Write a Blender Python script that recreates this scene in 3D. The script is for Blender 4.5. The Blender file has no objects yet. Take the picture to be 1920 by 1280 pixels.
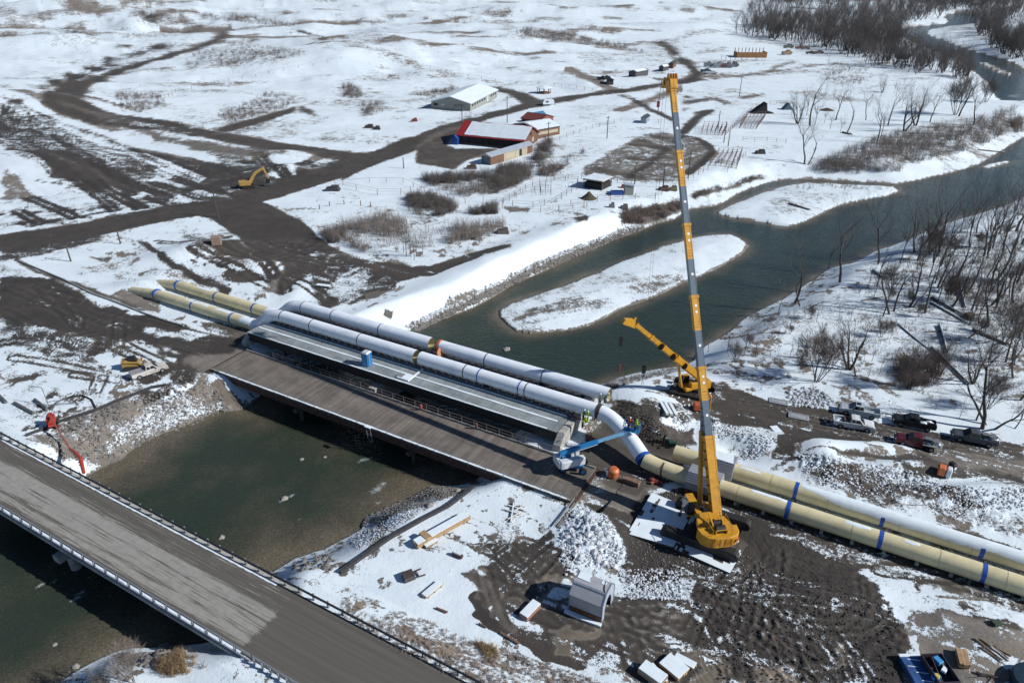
import bpy, bmesh, math, random
import numpy as np
from mathutils import Vector, Matrix
# ------------------------------------------------------------------ camera, sky, sun
scene = bpy.context.scene
C = scene.collection
F = 1333.0; TH = math.radians(28.4); CH = 57.0          # focal length in photo pixels, pitch down, camera height
cd = bpy.data.cameras.new("camera"); cam = bpy.data.objects.new("camera", cd); C.objects.link(cam)
cam.location = (0, 0, CH); cam.rotation_euler = (math.pi/2-TH, 0, 0)
cd.sensor_width = 36; cd.lens = F/1920*36; cd.clip_start = 0.5; cd.clip_end = 20000
scene.camera = cam
SUN_EL = math.radians(33.7); SH = math.radians(14)         # shadows fall towards (-cos, sin)
w = bpy.data.worlds.new("World"); scene.world = w; w.use_nodes = True
nt = w.node_tree; bg = nt.nodes["Background"]
sk = nt.nodes.new("ShaderNodeTexSky"); sk.sky_type = 'NISHITA'; sk.sun_disc = False
sk.sun_elevation = SUN_EL; sk.sun_rotation = math.atan2(math.cos(SH), -math.sin(SH)); sk.altitude = 1400; sk.dust_density = 0.1; sk.ozone_density = 4.0
nt.links.new(sk.outputs[0], bg.inputs[0]); bg.inputs[1].default_value = 0.075
sl = bpy.data.lights.new("sun", 'SUN'); sun = bpy.data.objects.new("sun", sl); C.objects.link(sun)
sl.energy = 5.0; sl.angle = math.radians(0.5); sl.color = (1.0, 0.975, 0.945)
sun.rotation_euler = Vector((-math.cos(SH)*math.cos(SUN_EL), math.sin(SH)*math.cos(SUN_EL), -math.sin(SUN_EL))).to_track_quat('-Z', 'Y').to_euler()
sun.location = (150, -40, 120)
scene.view_settings.view_transform = 'Standard'; scene.view_settings.look = 'None'
scene.view_settings.exposure = 0.0; scene.view_settings.gamma = 1.0
scene.cycles.max_bounces = 5; scene.cycles.diffuse_bounces = 3; scene.cycles.transparent_max_bounces = 6
scene.cycles.caustics_reflective = False; scene.cycles.caustics_refractive = False
R = random.Random(7); RS = np.random.RandomState(7)
# ------------------------------------------------------------------ from photo pixels to the ground
ST, CT = math.sin(TH), math.cos(TH)
UX, UY = 0.870, -0.493                                    # direction the bridges and pipes run in
def gp(px, py, z=0.0):
    a = (px-960)/F; b = (py-640)/F
    t = (z-CH)/(-(ST+b*CT)); return (a*t, (CT-b*ST)*t)
def st2(px, py, z=0.0):
    x, y = gp(px, py, z); return (x*UX+y*UY, -x*UY+y*UX)
def wp(s, t, z=0.0): return (s*UX-t*UY, s*UY+t*UX, z)
CROP = dict(z1=(0,0,2.9766), z2=(640,0,2.9766), z3=(1280,0,2.9766), z4=(0,430,2.9766), z5=(640,430,2.9766), z6=(1280,430,2.9766),
 z7=(0,850,2.9766), z8=(640,850,2.9766), z9=(1280,850,2.9766), c1=(1280,40,5.82), c2=(560,330,4.8), c3=(0,420,6.4), c4=(640,260,4.174),
 c5=(940,880,6.4), c6=(1100,680,7.11), b1=(1180,780,4.267), b4=(1000,700,5.817), b5=(990,1040,8.535), d1=(1540,740,5.333), d4=(780,150,6.857),
 d5=(0,760,8.535), d6=(1180,1160,6.4), d7=(1660,1160,7.385), e4=(1240,60,5.333), e6=(540,850,5.333), e7=(740,1050,6.4), px=(0,0,1.0))
def cp(key, fl):
    x0, y0, s = CROP[key]
    return [(x0+fl[i]/s, y0+fl[i+1]/s) for i in range(0, len(fl), 2)]
# ------------------------------------------------------------------ numpy noise and distance fields
def hsh(i, j, seed):
    n = (i.astype(np.int64)*374761393 + j.astype(np.int64)*668265263 + seed*974634777) & 0xffffffff
    n = ((n ^ (n >> 13))*1274126177) & 0xffffffff
    return ((n ^ (n >> 16)) & 0xffff)/65535.0
def vn(x, y, seed=0):
    xi = np.floor(x); yi = np.floor(y); fx = x-xi; fy = y-yi
    fx = fx*fx*(3-2*fx); fy = fy*fy*(3-2*fy)
    a = hsh(xi, yi, seed); b = hsh(xi+1, yi, seed); c = hsh(xi, yi+1, seed); d = hsh(xi+1, yi+1, seed)
    return (a+(b-a)*fx)*(1-fy)+(c+(d-c)*fx)*fy
def fbm(x, y, seed=0, oc=4):
    s = 0; a = 0.5; t = 0
    for k in range(oc):
        s = s+a*vn(x*2**k, y*2**k, seed+k*17); t += a; a *= 0.55
    return s/t
def sst(a, b, x):
    t = np.clip((x-a)/(b-a), 0, 1); return t*t*(3-2*t)
def sdist(x, y, poly, closed=True):                       # signed distance, positive inside
    n = len(poly); d = np.full(x.shape, 1e9); ins = np.zeros(x.shape, bool)
    for i in range(n if closed else n-1):
        x0, y0 = poly[i]; x1, y1 = poly[(i+1) % n]
        ex, ey = x1-x0, y1-y0; L = ex*ex+ey*ey+1e-9
        t = np.clip(((x-x0)*ex+(y-y0)*ey)/L, 0, 1)
        d = np.minimum(d, (x-x0-t*ex)**2+(y-y0-t*ey)**2)
        if closed:
            c = ((y0 > y) != (y1 > y))
            if abs(ey) > 1e-9: ins ^= c & (x < (ex*(y-y0)/ey+x0))
    d = np.sqrt(d)
    return np.where(ins, d, -d) if closed else d
def local(x, y, poly, pad, closed=True):
    p = np.array(poly); m = (x > p[:,0].min()-pad) & (x < p[:,0].max()+pad) & (y > p[:,1].min()-pad) & (y < p[:,1].max()+pad)
    idx = np.nonzero(m)[0]
    return idx, (sdist(x[idx], y[idx], poly, closed) if len(idx) else np.zeros(0))
# ------------------------------------------------------------------ terrain
WZ = -3.5
W = lambda pts: [gp(a, b, WZ) for a, b in pts]
RIVER = W(cp('z4', [680,1280, 755,1210, 870,1150, 1010,1100, 1200,1020, 1350,1005, 1450,935, 1560,800, 1640,740]) + [(600,672),(625,690),(660,668),(700,648),(740,628)] +
 cp('z5', [400,560, 560,500, 730,440, 850,375, 970,300, 1080,255, 1180,210, 1310,150, 1450,85, 1560,40, 1680,0]) + [(1235,418),(1262,412)] +
 cp('z3', [40,1168, 180,1150, 240,1125, 300,1085, 380,1050, 470,1020, 560,1003, 640,1000, 760,1000, 900,1008, 1040,1015, 1190,1028, 1290,1010, 1400,985, 1500,965, 1580,940, 1660,915, 1730,870, 1830,810, 1905,765]) +
 [(1990,225),(2060,222),(2010,205),(1960,185)] +
 cp('z3', [1905,560, 1860,578, 1810,575, 1750,545, 1720,500, 1700,460, 1650,420, 1600,380, 1540,340, 1480,310, 1400,280, 1330,250, 1230,210, 1200,185, 1215,165, 1300,152, 1400,140, 1490,130, 1470,105, 1455,88, 1500,80]) +
 [(1795,24),(1838,26)] + cp('z3', [1650,100, 1645,130, 1540,140, 1450,150, 1385,165, 1360,180, 1370,195, 1400,210, 1450,225, 1520,255, 1600,285, 1700,310, 1800,335, 1850,350, 1905,390]) +
 [(1990,150),(2140,190),(2240,240),(2200,320),(2050,350),(1960,366)] +
 cp('z3', [1905,1100, 1800,1150, 1700,1180, 1600,1210, 1500,1240, 1395,1280]) +
 cp('z6', [1280,50, 1180,90, 1080,120, 1010,160, 950,190, 880,205, 810,225, 740,275, 700,300, 640,340, 560,390, 480,430, 400,470, 330,510, 270,565, 220,600, 130,650, 75,700, 60,735]) +
 cp('z5', [1905,768, 1820,775, 1750,785, 1640,805, 1550,830, 1470,865, 1400,880]) + [(1085,745),(1040,770),(985,800),(940,830),(905,870),(900,895),(888,905)] +
 cp('e6', [1700,325, 1430,330, 1280,410, 1180,470, 1070,510, 900,590, 790,640, 740,720, 735,760, 600,840, 480,900, 350,970, 240,1000, 160,1030, 60,1060, 0,1100]) +
 [(504,1078),(480,1110),(455,1160),(425,1200),(380,1208),(336,1213),(289,1216),(250,1216),(215,1223),(180,1240),(148,1256),(110,1282),(40,1340),(-60,1420),(-500,1500),(-900,1350),(-700,1080),(-350,990),(-100,960),(60,930),(150,900),(190,876)])
ISL = [W(cp('z5', [875,455, 940,410, 1100,360, 1180,335, 1260,305, 1350,270, 1450,230, 1560,180, 1680,140, 1780,95, 1905,60]) + cp('z6', [60,45, 160,32, 270,28, 330,55, 372,92, 350,120, 330,145, 180,230, 80,270, 0,305]) + cp('z5', [1800,360, 1700,400, 1560,450, 1470,500, 1380,540, 1290,565, 1200,572, 1120,580, 1050,585, 970,570, 920,530, 880,490])),
 W(cp('z3', [180,1190, 250,1150, 330,1120, 440,1075, 560,1040, 700,1018, 800,1020, 900,1028, 1040,1035, 1180,1040, 1218,1072, 1130,1100, 1070,1105, 1010,1122, 930,1140, 850,1160, 800,1185, 750,1212, 680,1245, 600,1268, 520,1262, 450,1243, 340,1230, 250,1212])),
 W(cp('z3', [1640,345, 1700,350, 1780,385, 1850,415, 1830,425, 1760,410, 1690,375])), W(cp('z3', [1650,935, 1720,912, 1790,900, 1840,902, 1780,925, 1700,942]))]
def gauss(x, y, c, sx, sy, h, a=0.0):
    ca, sa = math.cos(a), math.sin(a); dx, dy = x-c[0], y-c[1]
    u = (dx*ca+dy*sa)/sx; v = (-dx*sa+dy*ca)/sy
    return h*np.exp(-(u*u+v*v))
def ridge(x, y, pts, wd, h):
    return h*(1-sst(0, wd, sdist(x, y, pts, False)))
G0 = lambda a, b: gp(a, b, 0)
HILLS = [(G0(560,120),60,34,7), (G0(760,95),90,70,9), (G0(250,48),19,16,10), (G0(262,54),8,8,3), (G0(70,90),42,16,9), (G0(150,88),14,8,4), (G0(-60,205),70,30,8), (G0(60,300),30,9,1.6), (G0(10,45),50,40,9), (G0(130,20),70,60,7), (G0(60,160),40,16,3), (G0(560,35),120,60,6), (G0(900,60),150,70,6), (G0(1100,30),130,70,6), (G0(700,125),30,14,3),
 (G0(330,30),30,40,7), (G0(1340,62),30,16,3), (G0(30,320),34,16,3.0)]
SMALL = [(G0(395,470),9,5,2.2), (G0(535,290),13,4,1.4), (G0(530,318),8,4,2.0), (G0(335,488),8,4,1.6), (G0(470,500),8,4,1.4),
 (G0(1190,768),6,6,2.0), (G0(1240,790),5,3,0.8), (G0(1115,985),3.4,3.6,.9), (G0(1105,1020),3.8,2.4,.7),
 (G0(1400,830),7,1.8,1.0), (G0(1600,845),6,1.6,1.2), (G0(1700,880),7,1.5,1.2), (G0(1860,925),9,1.6,1.2), (G0(1545,870),3,5,1.2),
 (G0(1350,1120),8,2.5,0.5), (G0(1560,1130),7,3,0.8), (G0(1850,1195),6,4,0.7), (G0(560,545),2.5,6,.5), (G0(262,536),4.5,2.0,1.1), (G0(306,517),4.5,2.0,1.1)]
LEV = [G0(*p) for p in [(700,602),(790,560),(880,515),(980,465),(1070,428),(1150,414)]]
def H0(x, y):                                              # the land without the river
    z = np.zeros_like(x)
    for c, a, b, h in HILLS: z = z+gauss(x, y, c, a, b, h)
    far = sst(330, 900, y)*(1-sst(60, 330, x-0.12*y))
    z = z+far*(fbm(x/140, y/90, 3, 3)-0.35)*24+sst(900, 2500, y)*34
    z = z+sst(120, 300, y)*(fbm(x/45, y/30, 5, 3)-0.5)*2.4*(1-0.8*sst(20, 60, x))+sst(250, 420, y)*(1-sst(0, 160, x))*(np.abs(fbm(x/60+y/200, y/42, 6, 4)-0.5)*-9)
    for c, a, b, h in SMALL: z = z+gauss(x, y, c, a, b, h)
    z = z+ridge(x, y, LEV, 8.0, 1.0)
    return z
def T(x, y):
    x = np.asarray(x, float); y = np.asarray(y, float); shp = x.shape; x = x.ravel(); y = y.ravel()
    z = H0(x, y)+0.12*(fbm(x/3.0, y/3.0, 11, 3)-0.5)
    s = x*UX+y*UY; t = -x*UY+y*UX
    hw = np.maximum(np.abs(t-29.6)-5.0, 0)                  # highway embankment
    z = np.maximum(z, 0.86-0.33*np.maximum(hw-0.6, 0))
    hw2 = (np.abs(t-29.6) < 4.3); z = np.where(hw2, np.minimum(z, 0.86), z)
    wb = (np.abs(t-63.8) < 4.6) & (s > -92) & (s < -22); z = np.where(wb, np.minimum(z, -0.05), z)
    d = np.full(x.shape, -60.0)
    idx, dd = local(x, y, RIVER, 30)
    if len(idx): d[idx] = np.maximum(dd, -60)
    wid = (6.5-1.5*sst(78, 92, t)+4.0*sst(10, 30, x)*sst(78, 92, t))*(0.75+0.5*fbm(x/9, y/9, 23, 2))
    wid = wid*np.clip(y/160, 1, 3)
    prof = sst(-0.15, 1.0, (-d)/wid)
    z = np.where(d > 0, WZ-np.minimum(d*0.16, 1.5), WZ+(z-WZ)*np.minimum(prof, 1)+0.02)
    for I in ISL:
        idx, dd = local(x, y, I, 3)
        if len(idx): z[idx] = np.where(dd > 0, WZ+np.minimum(0.25*dd**0.6+0.03, 0.9)+0.25*(fbm(x[idx]/4, y[idx]/4, 31, 3)-0.5)*np.minimum(dd, 1), z[idx])
    # pits and trenches
    for (c, a, b, h) in PITS: z = z-gauss(x, y, c, a, b, h, -0.515)
    return z.reshape(shp)
PITS = [(G0(1375,838),3.6,2.0,1.6), (G0(1238,838),9.0,1.6,1.3), (G0(1290,815),2.6,2.2,1.0)]
TM = 38*1.0235**np.arange(205)
def gts(pts):                                              # photo pixels -> points on the terrain (first crossing of each ray)
    a = np.array([p[0] for p in pts], float); b = np.array([p[1] for p in pts], float); A = (a-960)/F; B = (b-640)/F; z = np.zeros(len(a))
    ray = lambda t: (A*t, (CT-B*ST)*t, CH-(ST+B*CT)*t)
    for k in range(7):
        t = (z-CH)/(-(ST+B*CT)); x, y, _ = ray(t); zn = T(x, y); r = np.abs(zn-z); z = zn if k < 2 else 0.5*z+0.5*zn
    bad = np.nonzero(r > .06)[0]; x = A*(z-CH)/(-(ST+B*CT)); t = (z-CH)/(-(ST+B*CT)); x, y, _ = ray(t)
    if len(bad):
        tt = TM[None, :]*np.ones((len(bad), 1)); X = A[bad, None]*tt; Y = (CT-B[bad, None]*ST)*tt; Z = CH-(ST+B[bad, None]*CT)*tt; D = Z-T(X, Y)
        i = np.argmax(D < 0, axis=1); i = np.maximum(i, 1); r_ = np.arange(len(bad)); d0 = D[r_, i-1]; d1 = D[r_, i]; f = d0/(d0-d1+1e-9); tb = tt[r_, i-1]+(tt[r_, i]-tt[r_, i-1])*np.clip(f, 0, 1)
        x = x.copy(); y = y.copy(); x[bad] = A[bad]*tb; y[bad] = (CT-B[bad]*ST)*tb
    return [(x[i], y[i]) for i in range(len(a))]
def gt(px, py, dz=0.0):
    x, y = gts([(px, py)])[0]; return Vector((x, y, float(T(np.array([x]), np.array([y]))[0])+dz))
# ------------------------------------------------------------------ materials
def nodes(name):
    m = bpy.data.materials.new(name); m.use_nodes = True; n = m.node_tree; return m, n, n.nodes["Principled BSDF"]
def mk(n, t, **k):
    o = n.nodes.new(t)
    for a, b in k.items(): setattr(o, a, b)
    return o
def noise(n, vec, scale, det=3, rough=0.55):
    o = mk(n, "ShaderNodeTexNoise"); o.inputs["Scale"].default_value = scale; o.inputs["Detail"].default_value = det; o.inputs["Roughness"].default_value = rough
    if vec is not None: n.links.new(vec, o.inputs["Vector"])
    return o.outputs["Fac"]
def ramp(n, fac, stops):
    o = mk(n, "ShaderNodeValToRGB"); e = o.color_ramp.elements
    while len(e) < len(stops): e.new(0.5)
    for i, (p, c) in enumerate(stops): e[i].position = p; e[i].color = (*c, 1) if len(c) == 3 else c
    n.links.new(fac, o.inputs[0]); return o.outputs[0]
def math_(n, op, a, b=None, c=None, clamp=False):
    o = mk(n, "ShaderNodeMath", operation=op, use_clamp=clamp)
    for i, v in enumerate((a, b, c)):
        if v is None: continue
        if isinstance(v, (int, float)): o.inputs[i].default_value = v
        else: n.links.new(v, o.inputs[i])
    return o.outputs[0]
def mixc(n, f, a, b):
    o = mk(n, "ShaderNodeMix", data_type='RGBA')
    for s, v in ((0, f), (6, a), (7, b)):
        if isinstance(v, (int, float)): o.inputs[s].default_value = v
        elif isinstance(v, tuple): o.inputs[s].default_value = (*v, 1)
        else: n.links.new(v, o.inputs[s])
    return o.outputs[2]
def objco(n, sc=(1,1,1)):
    t = mk(n, "ShaderNodeTexCoord"); m = mk(n, "ShaderNodeMapping"); m.inputs["Scale"].default_value = sc
    n.links.new(t.outputs["Object"], m.inputs["Vector"]); return m.outputs[0]
def bump(n, h, st, d=0.1):
    b = mk(n, "ShaderNodeBump"); b.inputs["Strength"].default_value = st; b.inputs["Distance"].default_value = d
    n.links.new(h, b.inputs["Height"]); return b.outputs[0]
MATS = {}
def M(name, col, rough=0.6, metal=0.0, var=0.25, sc=3.0, bmp=0.15, dirt=None, stretch=(1,1,1)):
    """paint, metal, wood: base colour broken by two noises, optional dirt colour in its own blotches"""
    if name in MATS: return MATS[name]
    m, n, p = nodes(name); v = objco(n, stretch)
    a = noise(n, v, sc, 4); c1 = tuple(c*(1-var) for c in col); c2 = tuple(min(1, c*(1+var*0.6)) for c in col)
    c = ramp(n, a, [(0.3, c1), (0.7, c2)])
    if dirt:
        f = ramp(n, noise(n, v, sc*0.45+0.13, 5, 0.65), [(0.5, (0,0,0)), (0.68, (1,1,1))]); c = mixc(n, math_(n, 'MULTIPLY', f, 0.75), c, dirt)
    n.links.new(c, p.inputs["Base Color"]); p.inputs["Roughness"].default_value = rough; p.inputs["Metallic"].default_value = metal
    if bmp: n.links.new(bump(n, noise(n, v, sc*6, 3), bmp, 0.02), p.inputs["Normal"])
    MATS[name] = m; return m
SNOW = (0.75, 0.835, 0.88)
def ground_mat():
    m, n, p = nodes("ground"); v = objco(n)
    at = lambda a: mk(n, "ShaderNodeAttribute", attribute_name=a).outputs["Fac"]
    S, D, Wt = at("snow"), at("tone"), at("wet")
    n1 = noise(n, v, 2.6, 5, 0.62); n2 = noise(n, v, 0.45, 4, 0.6); n3 = noise(n, v, 9.0, 3, 0.6); n4 = noise(n, v, 0.10, 5, 0.65)
    nn = math_(n, 'ADD', math_(n, 'ADD', math_(n, 'MULTIPLY', n1, 0.30), math_(n, 'MULTIPLY', n4, 0.22)), math_(n, 'ADD', math_(n, 'MULTIPLY', n2, 0.24), math_(n, 'MULTIPLY', n3, 0.24)))
    f = math_(n, 'ADD', S, math_(n, 'MULTIPLY', math_(n, 'SUBTRACT', nn, 0.5), 4.2))
    sf = ramp(n, f, [(0.44, (0,0,0)), (0.60, (1,1,1))])
    d = ramp(n, D, [(0.0, (0.033,0.029,0.026)), (0.3, (0.064,0.056,0.048)), (0.62, (0.19,0.175,0.155)), (0.8, (0.165,0.140,0.115)), (1.0, (0.27,0.22,0.165))])
    g = ramp(n, math_(n, 'ADD', math_(n, 'MULTIPLY', noise(n, v, 5.0, 5, 0.7), .5), math_(n, 'MULTIPLY', noise(n, v, 0.30, 5, 0.7), .5)), [(0.32, (0.50,0.50,0.52)), (0.5, (1.0,.97,.94)), (0.68, (1.6,1.5,1.38))])
    mm = mk(n, "ShaderNodeMix", data_type='RGBA', blend_type='MULTIPLY'); mm.inputs[0].default_value = 1
    n.links.new(d, mm.inputs[6]); n.links.new(g, mm.inputs[7]); d = mm.outputs[2]
    peb = mk(n, "ShaderNodeTexVoronoi"); peb.inputs["Scale"].default_value = 3.6; n.links.new(v, peb.inputs["Vector"])
    pf = math_(n, 'MULTIPLY', ramp(n, peb.outputs["Distance"], [(0.12, (1,1,1)), (0.22, (0,0,0))]), ramp(n, noise(n, v, 1.1, 2), [(0.5, (0,0,0)), (0.65, (1,1,1))]))
    d = mixc(n, math_(n, 'MULTIPLY', pf, 0.45), d, (0.22,0.21,0.2))
    d = mixc(n, math_(n, 'MULTIPLY', Wt, .8), d, (0.13,0.112,0.078))
    sc = ramp(n, noise(n, v, 0.16, 3), [(0.3, (0.66,0.745,0.80)), (0.7, SNOW)])
    c = mixc(n, sf, d, sc)
    n.links.new(c, p.inputs["Base Color"])
    rr = math_(n, 'SUBTRACT', 0.9, math_(n, 'MULTIPLY', math_(n, 'MULTIPLY', Wt, math_(n, 'SUBTRACT', 1.0, sf)), 0.75)); n.links.new(rr, p.inputs["Roughness"])
    h = math_(n, 'ADD', math_(n, 'MULTIPLY', nn, 1.0), math_(n, 'MULTIPLY', sf, 0.28))
    st = math_(n, 'MULTIPLY', math_(n, 'SUBTRACT', 1.0, Wt), 0.75)
    b = mk(n, "ShaderNodeBump"); b.inputs["Distance"].default_value = 0.20; n.links.new(h, b.inputs["Height"]); n.links.new(st, b.inputs["Strength"])
    n.links.new(b.outputs[0], p.inputs["Normal"]); return m
def water_mat():
    m, n, p = nodes("river_water"); v = objco(n)
    D = mk(n, "ShaderNodeAttribute", attribute_name="depth").outputs["Fac"]
    nz = noise(n, v, 0.10, 4, 0.6)
    dd = math_(n, 'ADD', D, math_(n, 'MULTIPLY', math_(n, 'SUBTRACT', nz, 0.5), 1.3))
    c = ramp(n, dd, [(0.0, (0.120,0.103,0.076)), (0.3, (0.066,0.063,0.046)), (0.62, (0.033,0.044,0.030)), (1.0, (0.026,0.040,0.031))])
    pb = noise(n, v, 4.5, 4, 0.75)
    pb = ramp(n, pb, [(0.35, (0.6,0.6,0.6)), (0.7, (1.7,1.7,1.6))])
    mm = mk(n, "ShaderNodeMix", data_type='RGBA', blend_type='MULTIPLY'); n.links.new(math_(n, 'SUBTRACT', 1.0, math_(n, 'MULTIPLY', dd, 0.75), clamp=True), mm.inputs[0])
    n.links.new(c, mm.inputs[6]); n.links.new(pb, mm.inputs[7])
    foam = mk(n, "ShaderNodeAttribute", attribute_name="foam").outputs["Fac"]
    ff = ramp(n, math_(n, 'ADD', foam, math_(n, 'MULTIPLY', math_(n, 'SUBTRACT', noise(n, objco(n, (1,1,1)), 3.0, 5, 0.7), 0.5), 1.6)), [(0.72, (0,0,0)), (1.05, (0.6,0.6,0.6))])
    n.links.new(mixc(n, ff, mm.outputs[2], (0.45,0.52,0.52)), p.inputs["Base Color"])
    p.inputs["Roughness"].default_value = 0.10; p.inputs["IOR"].default_value = 1.333
    mp = mk(n, "ShaderNodeMapping"); mp.inputs["Rotation"].default_value = (0,0,0.55); mp.inputs["Scale"].default_value = (1.0,2.4,1)
    n.links.new(v, mp.inputs["Vector"])
    h = math_(n, 'ADD', noise(n, mp.outputs[0], 0.9, 4, 0.65), math_(n, 'MULTIPLY', noise(n, v, 0.12, 2), 1.2))
    n.links.new(bump(n, h, 0.55, 0.22), p.inputs["Normal"]); return m
MG = ground_mat(); MW = water_mat()
# ------------------------------------------------------------------ the ground: one fine grid, finest near the camera's foot
az = np.concatenate([np.radians(np.linspace(-100, -51, 14)), np.radians(np.linspace(-50, 50, 1180)), np.radians(np.linspace(51, 100, 14))])
rr_ = 1/np.linspace(1/31.0, 1/4200.0, 900); rr_ = np.concatenate([[1.0, 12, 24], rr_])
NA, NR = len(az), len(rr_)
A_, R_ = np.meshgrid(az, rr_)
GX = (R_*np.sin(A_)).ravel(); GY = (R_*np.cos(A_)).ravel()
GZ = T(GX, GY)
near = sst(1500, 150, GY)
base = 0.95-0.20*sst(0.50, 0.74, fbm(GX/38, GY/24, 41, 3))-0.24*sst(0.54, 0.74, fbm(GX/11, GY/7, 42, 3))
streak = fbm(GX/110+GY/260, GY/26-GX/130, 43, 4); base -= 0.60*sst(0.58, 0.72, streak)*sst(300, 520, GY)
SN = base; TN = np.full(SN.shape, 0.78); WET = np.zeros(SN.shape); ID = np.zeros(SN.shape, np.int8)
s_ = GX*UX+GY*UY; t_ = -GX*UY+GY*UX
NW = np.clip(95/np.maximum(GY, 1), 0, 1)**2
wx = (fbm(GX/2.5, GY/2.5, 51, 5)-0.5)*2*NW; wy = (fbm(GX/2.5+9, GY/2.5+5, 52, 5)-0.5)*2*NW
wx2 = (fbm(GX/12, GY/12, 53, 3)-0.5)*2; wy2 = (fbm(GX/12+9, GY/12+5, 54, 3)-0.5)*2
def dirn(a, b):                                            # direction of a pair of pixels on the ground
    (x0, y0), (x1, y1) = gts([a, b]); L = math.hypot(x1-x0, y1-y0); return (x1-x0)/L, (y1-y0)/L
def paint(key, fl, S=None, tone=None, fe=3, wet=None, gid=None, warp=1.0, line=None, streak=None, op=1.0):
    """fe and warp in photo pixels at the shape's middle; line = half width in metres; streak = (pixel a, pixel b, amount, width m)"""
    poly = gts(cp(key, fl)); cx, cy = np.mean(poly, axis=0)
    c = (cy*CT+CH*ST)/F; fm = (max(fe*c*1.3, 0.12) if line else max(fe*c*2.0, 0.35)) if warp > .5 else max(fe*c, .03); wa = warp*(fm*2.2+0.3)
    pad = fm*3+wa*3+(line or 0)
    p = np.array(poly); m = (GX > p[:,0].min()-pad) & (GX < p[:,0].max()+pad) & (GY > p[:,1].min()-pad) & (GY < p[:,1].max()+pad)
    idx = np.nonzero(m)[0]
    if not len(idx): return
    big = min(1.0, fm/3)
    x = GX[idx]+wa*(wx[idx]*(1-big*0.5)+wx2[idx]*big); y = GY[idx]+wa*(wy[idx]*(1-big*0.5)+wy2[idx]*big)
    d = (line-sdist(x, y, poly, False)) if line else sdist(x, y, poly)
    fv = np.maximum(fm, 2.6e-5*GY[idx]**2); f = sst(-fv, fv, d)*op
    if S is not None:
        v = S
        if streak:
            a, b, am, wd = streak; ux, uy = dirn(a, b)
            v = S+am*2*(fbm((GX[idx]*ux+GY[idx]*uy)/(wd*14), (-GX[idx]*uy+GY[idx]*ux)/wd, 61, 3)-0.5)
        SN[idx] = SN[idx]*(1-f)+v*f
    if tone is not None: TN[idx] = TN[idx]*(1-f)+tone*f
    if wet is not None: WET[idx] = np.maximum(WET[idx], wet*f)
    if gid is not None: ID[idx[f > 0.5]] = gid
P = paint
# natural ground beyond and beside the site
P('z1', [0,0, 60,40, 150,120, 0,160], .5, .75, 6)
P('z1', [360,0, 560,40, 650,60, 420,75, 350,45], .12, .7, 5)
P('z1', [560,40, 700,35, 680,55, 620,70, 560,60], .15, .72, 4)
P('z1', [230,60, 340,90, 230,120, 160,110], .3, .4, 6)
P('z1', [765,35, 830,75, 925,135, 875,140, 825,115, 760,128, 790,80], .18, .1, 3)
P('z1', [320,150, 380,160, 460,205, 515,245, 500,262, 430,225, 350,180], .0, .1, 3)
P('z1', [120,170, 330,150, 420,230, 510,270, 490,290, 340,220, 200,185], .62, .3, 6)
P('z1', [560,330, 1000,230, 1010,290, 520,430, 300,490, 220,500, 210,440], .66, .1, 12)
for q in ([590,315,660,330,640,345,590,335],[500,365,580,385,560,395,490,385],[350,405,490,410,470,440,380,450],[280,440,360,450,330,485,270,470],[680,245,740,250,730,265,670,258],[760,285,820,290,810,305,750,300],[850,250,940,255,930,275,830,280],[580,355,650,365,630,375,580,370],[220,480,260,490,240,500,200,490],[700,305,760,312,740,320,690,315],[450,368,520,380,560,392,480,388],[70,550,130,560,120,580,60,570]): P('z1', q, .05, .1, 2.5)
P('z1', [650,190, 1140,150, 1150,190, 900,215, 680,220], .62, .9, 6)
P('z1', [940,110, 1060,130, 1170,170, 1130,180, 1000,150, 900,140], .6, .75, 6)
P('z1', [1080,290, 1350,230, 1690,290, 1600,350, 1300,370, 1000,375], .60, .8, 10)
P('z1', [640,510, 900,530, 930,580, 800,640, 640,590], .58, .8, 8)
P('z1', [1200,650, 1500,510, 1680,540, 1600,610, 1300,700, 1180,690], .58, .8, 10)
P('z1', [960,640, 1100,600, 1180,680, 1100,710, 980,670], .64, .8, 10)
P('z1', [1195,727, 1450,650, 1640,598, 1650,625, 1420,700, 1250,740], .0, .25, 2.5)
P('z1', [1640,600, 1700,590, 1780,650, 1760,660, 1700,640], .3, .2, 4)
P('z1', [1300,735, 1500,680, 1660,640, 1500,720, 1330,745], .5, .3, 4)
P('z1', [1500,700, 1700,650, 1760,690, 1700,740, 1540,740], .60, .85, 10)
P('z1', [1690,780, 1850,750, 1905,780, 1905,800, 1760,812], .52, .85, 8)
P('z1', [1600,150, 1700,170, 1860,230, 1905,240, 1905,250, 1750,210], .45, .8, 5)
P('z1', [1700,240, 1850,250, 1905,280, 1760,280], .62, .85, 8)
P('z2', [0,250, 200,270, 560,390, 760,440, 1100,470, 1100,480, 800,462, 540,410, 200,295, 0,262], .45, .8, 3)
P('z2', [0,200, 150,205, 240,280, 100,275, 0,240], .58, .8, 8)
P('z2', [400,520, 640,480, 660,520, 500,560, 420,560], .58, .85, 8)
P('z2', [80,590, 230,580, 250,640, 120,655], .55, .85, 8)
P('z2', [140,750, 350,745, 350,780, 230,790, 90,790], .62, .85, 8)
P('z2', [930,180, 1060,160, 1300,190, 1600,250, 1700,300, 1550,290, 1300,240, 1000,205], .40, .8, 8)
P('z2', [1280,290, 1690,300, 1700,320, 1500,360, 1420,380, 1300,330], .62, .8, 10)
P('z2', [600,30, 750,60, 900,110, 1000,150, 940,160, 800,120, 640,60], .55, .85, 5)
P('z2', [340,20, 500,40, 700,60, 780,75, 640,62, 450,45], .5, .85, 4)
P('z2', [700,120, 860,140, 980,165, 860,155, 720,132], .45, .85, 4)
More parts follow.
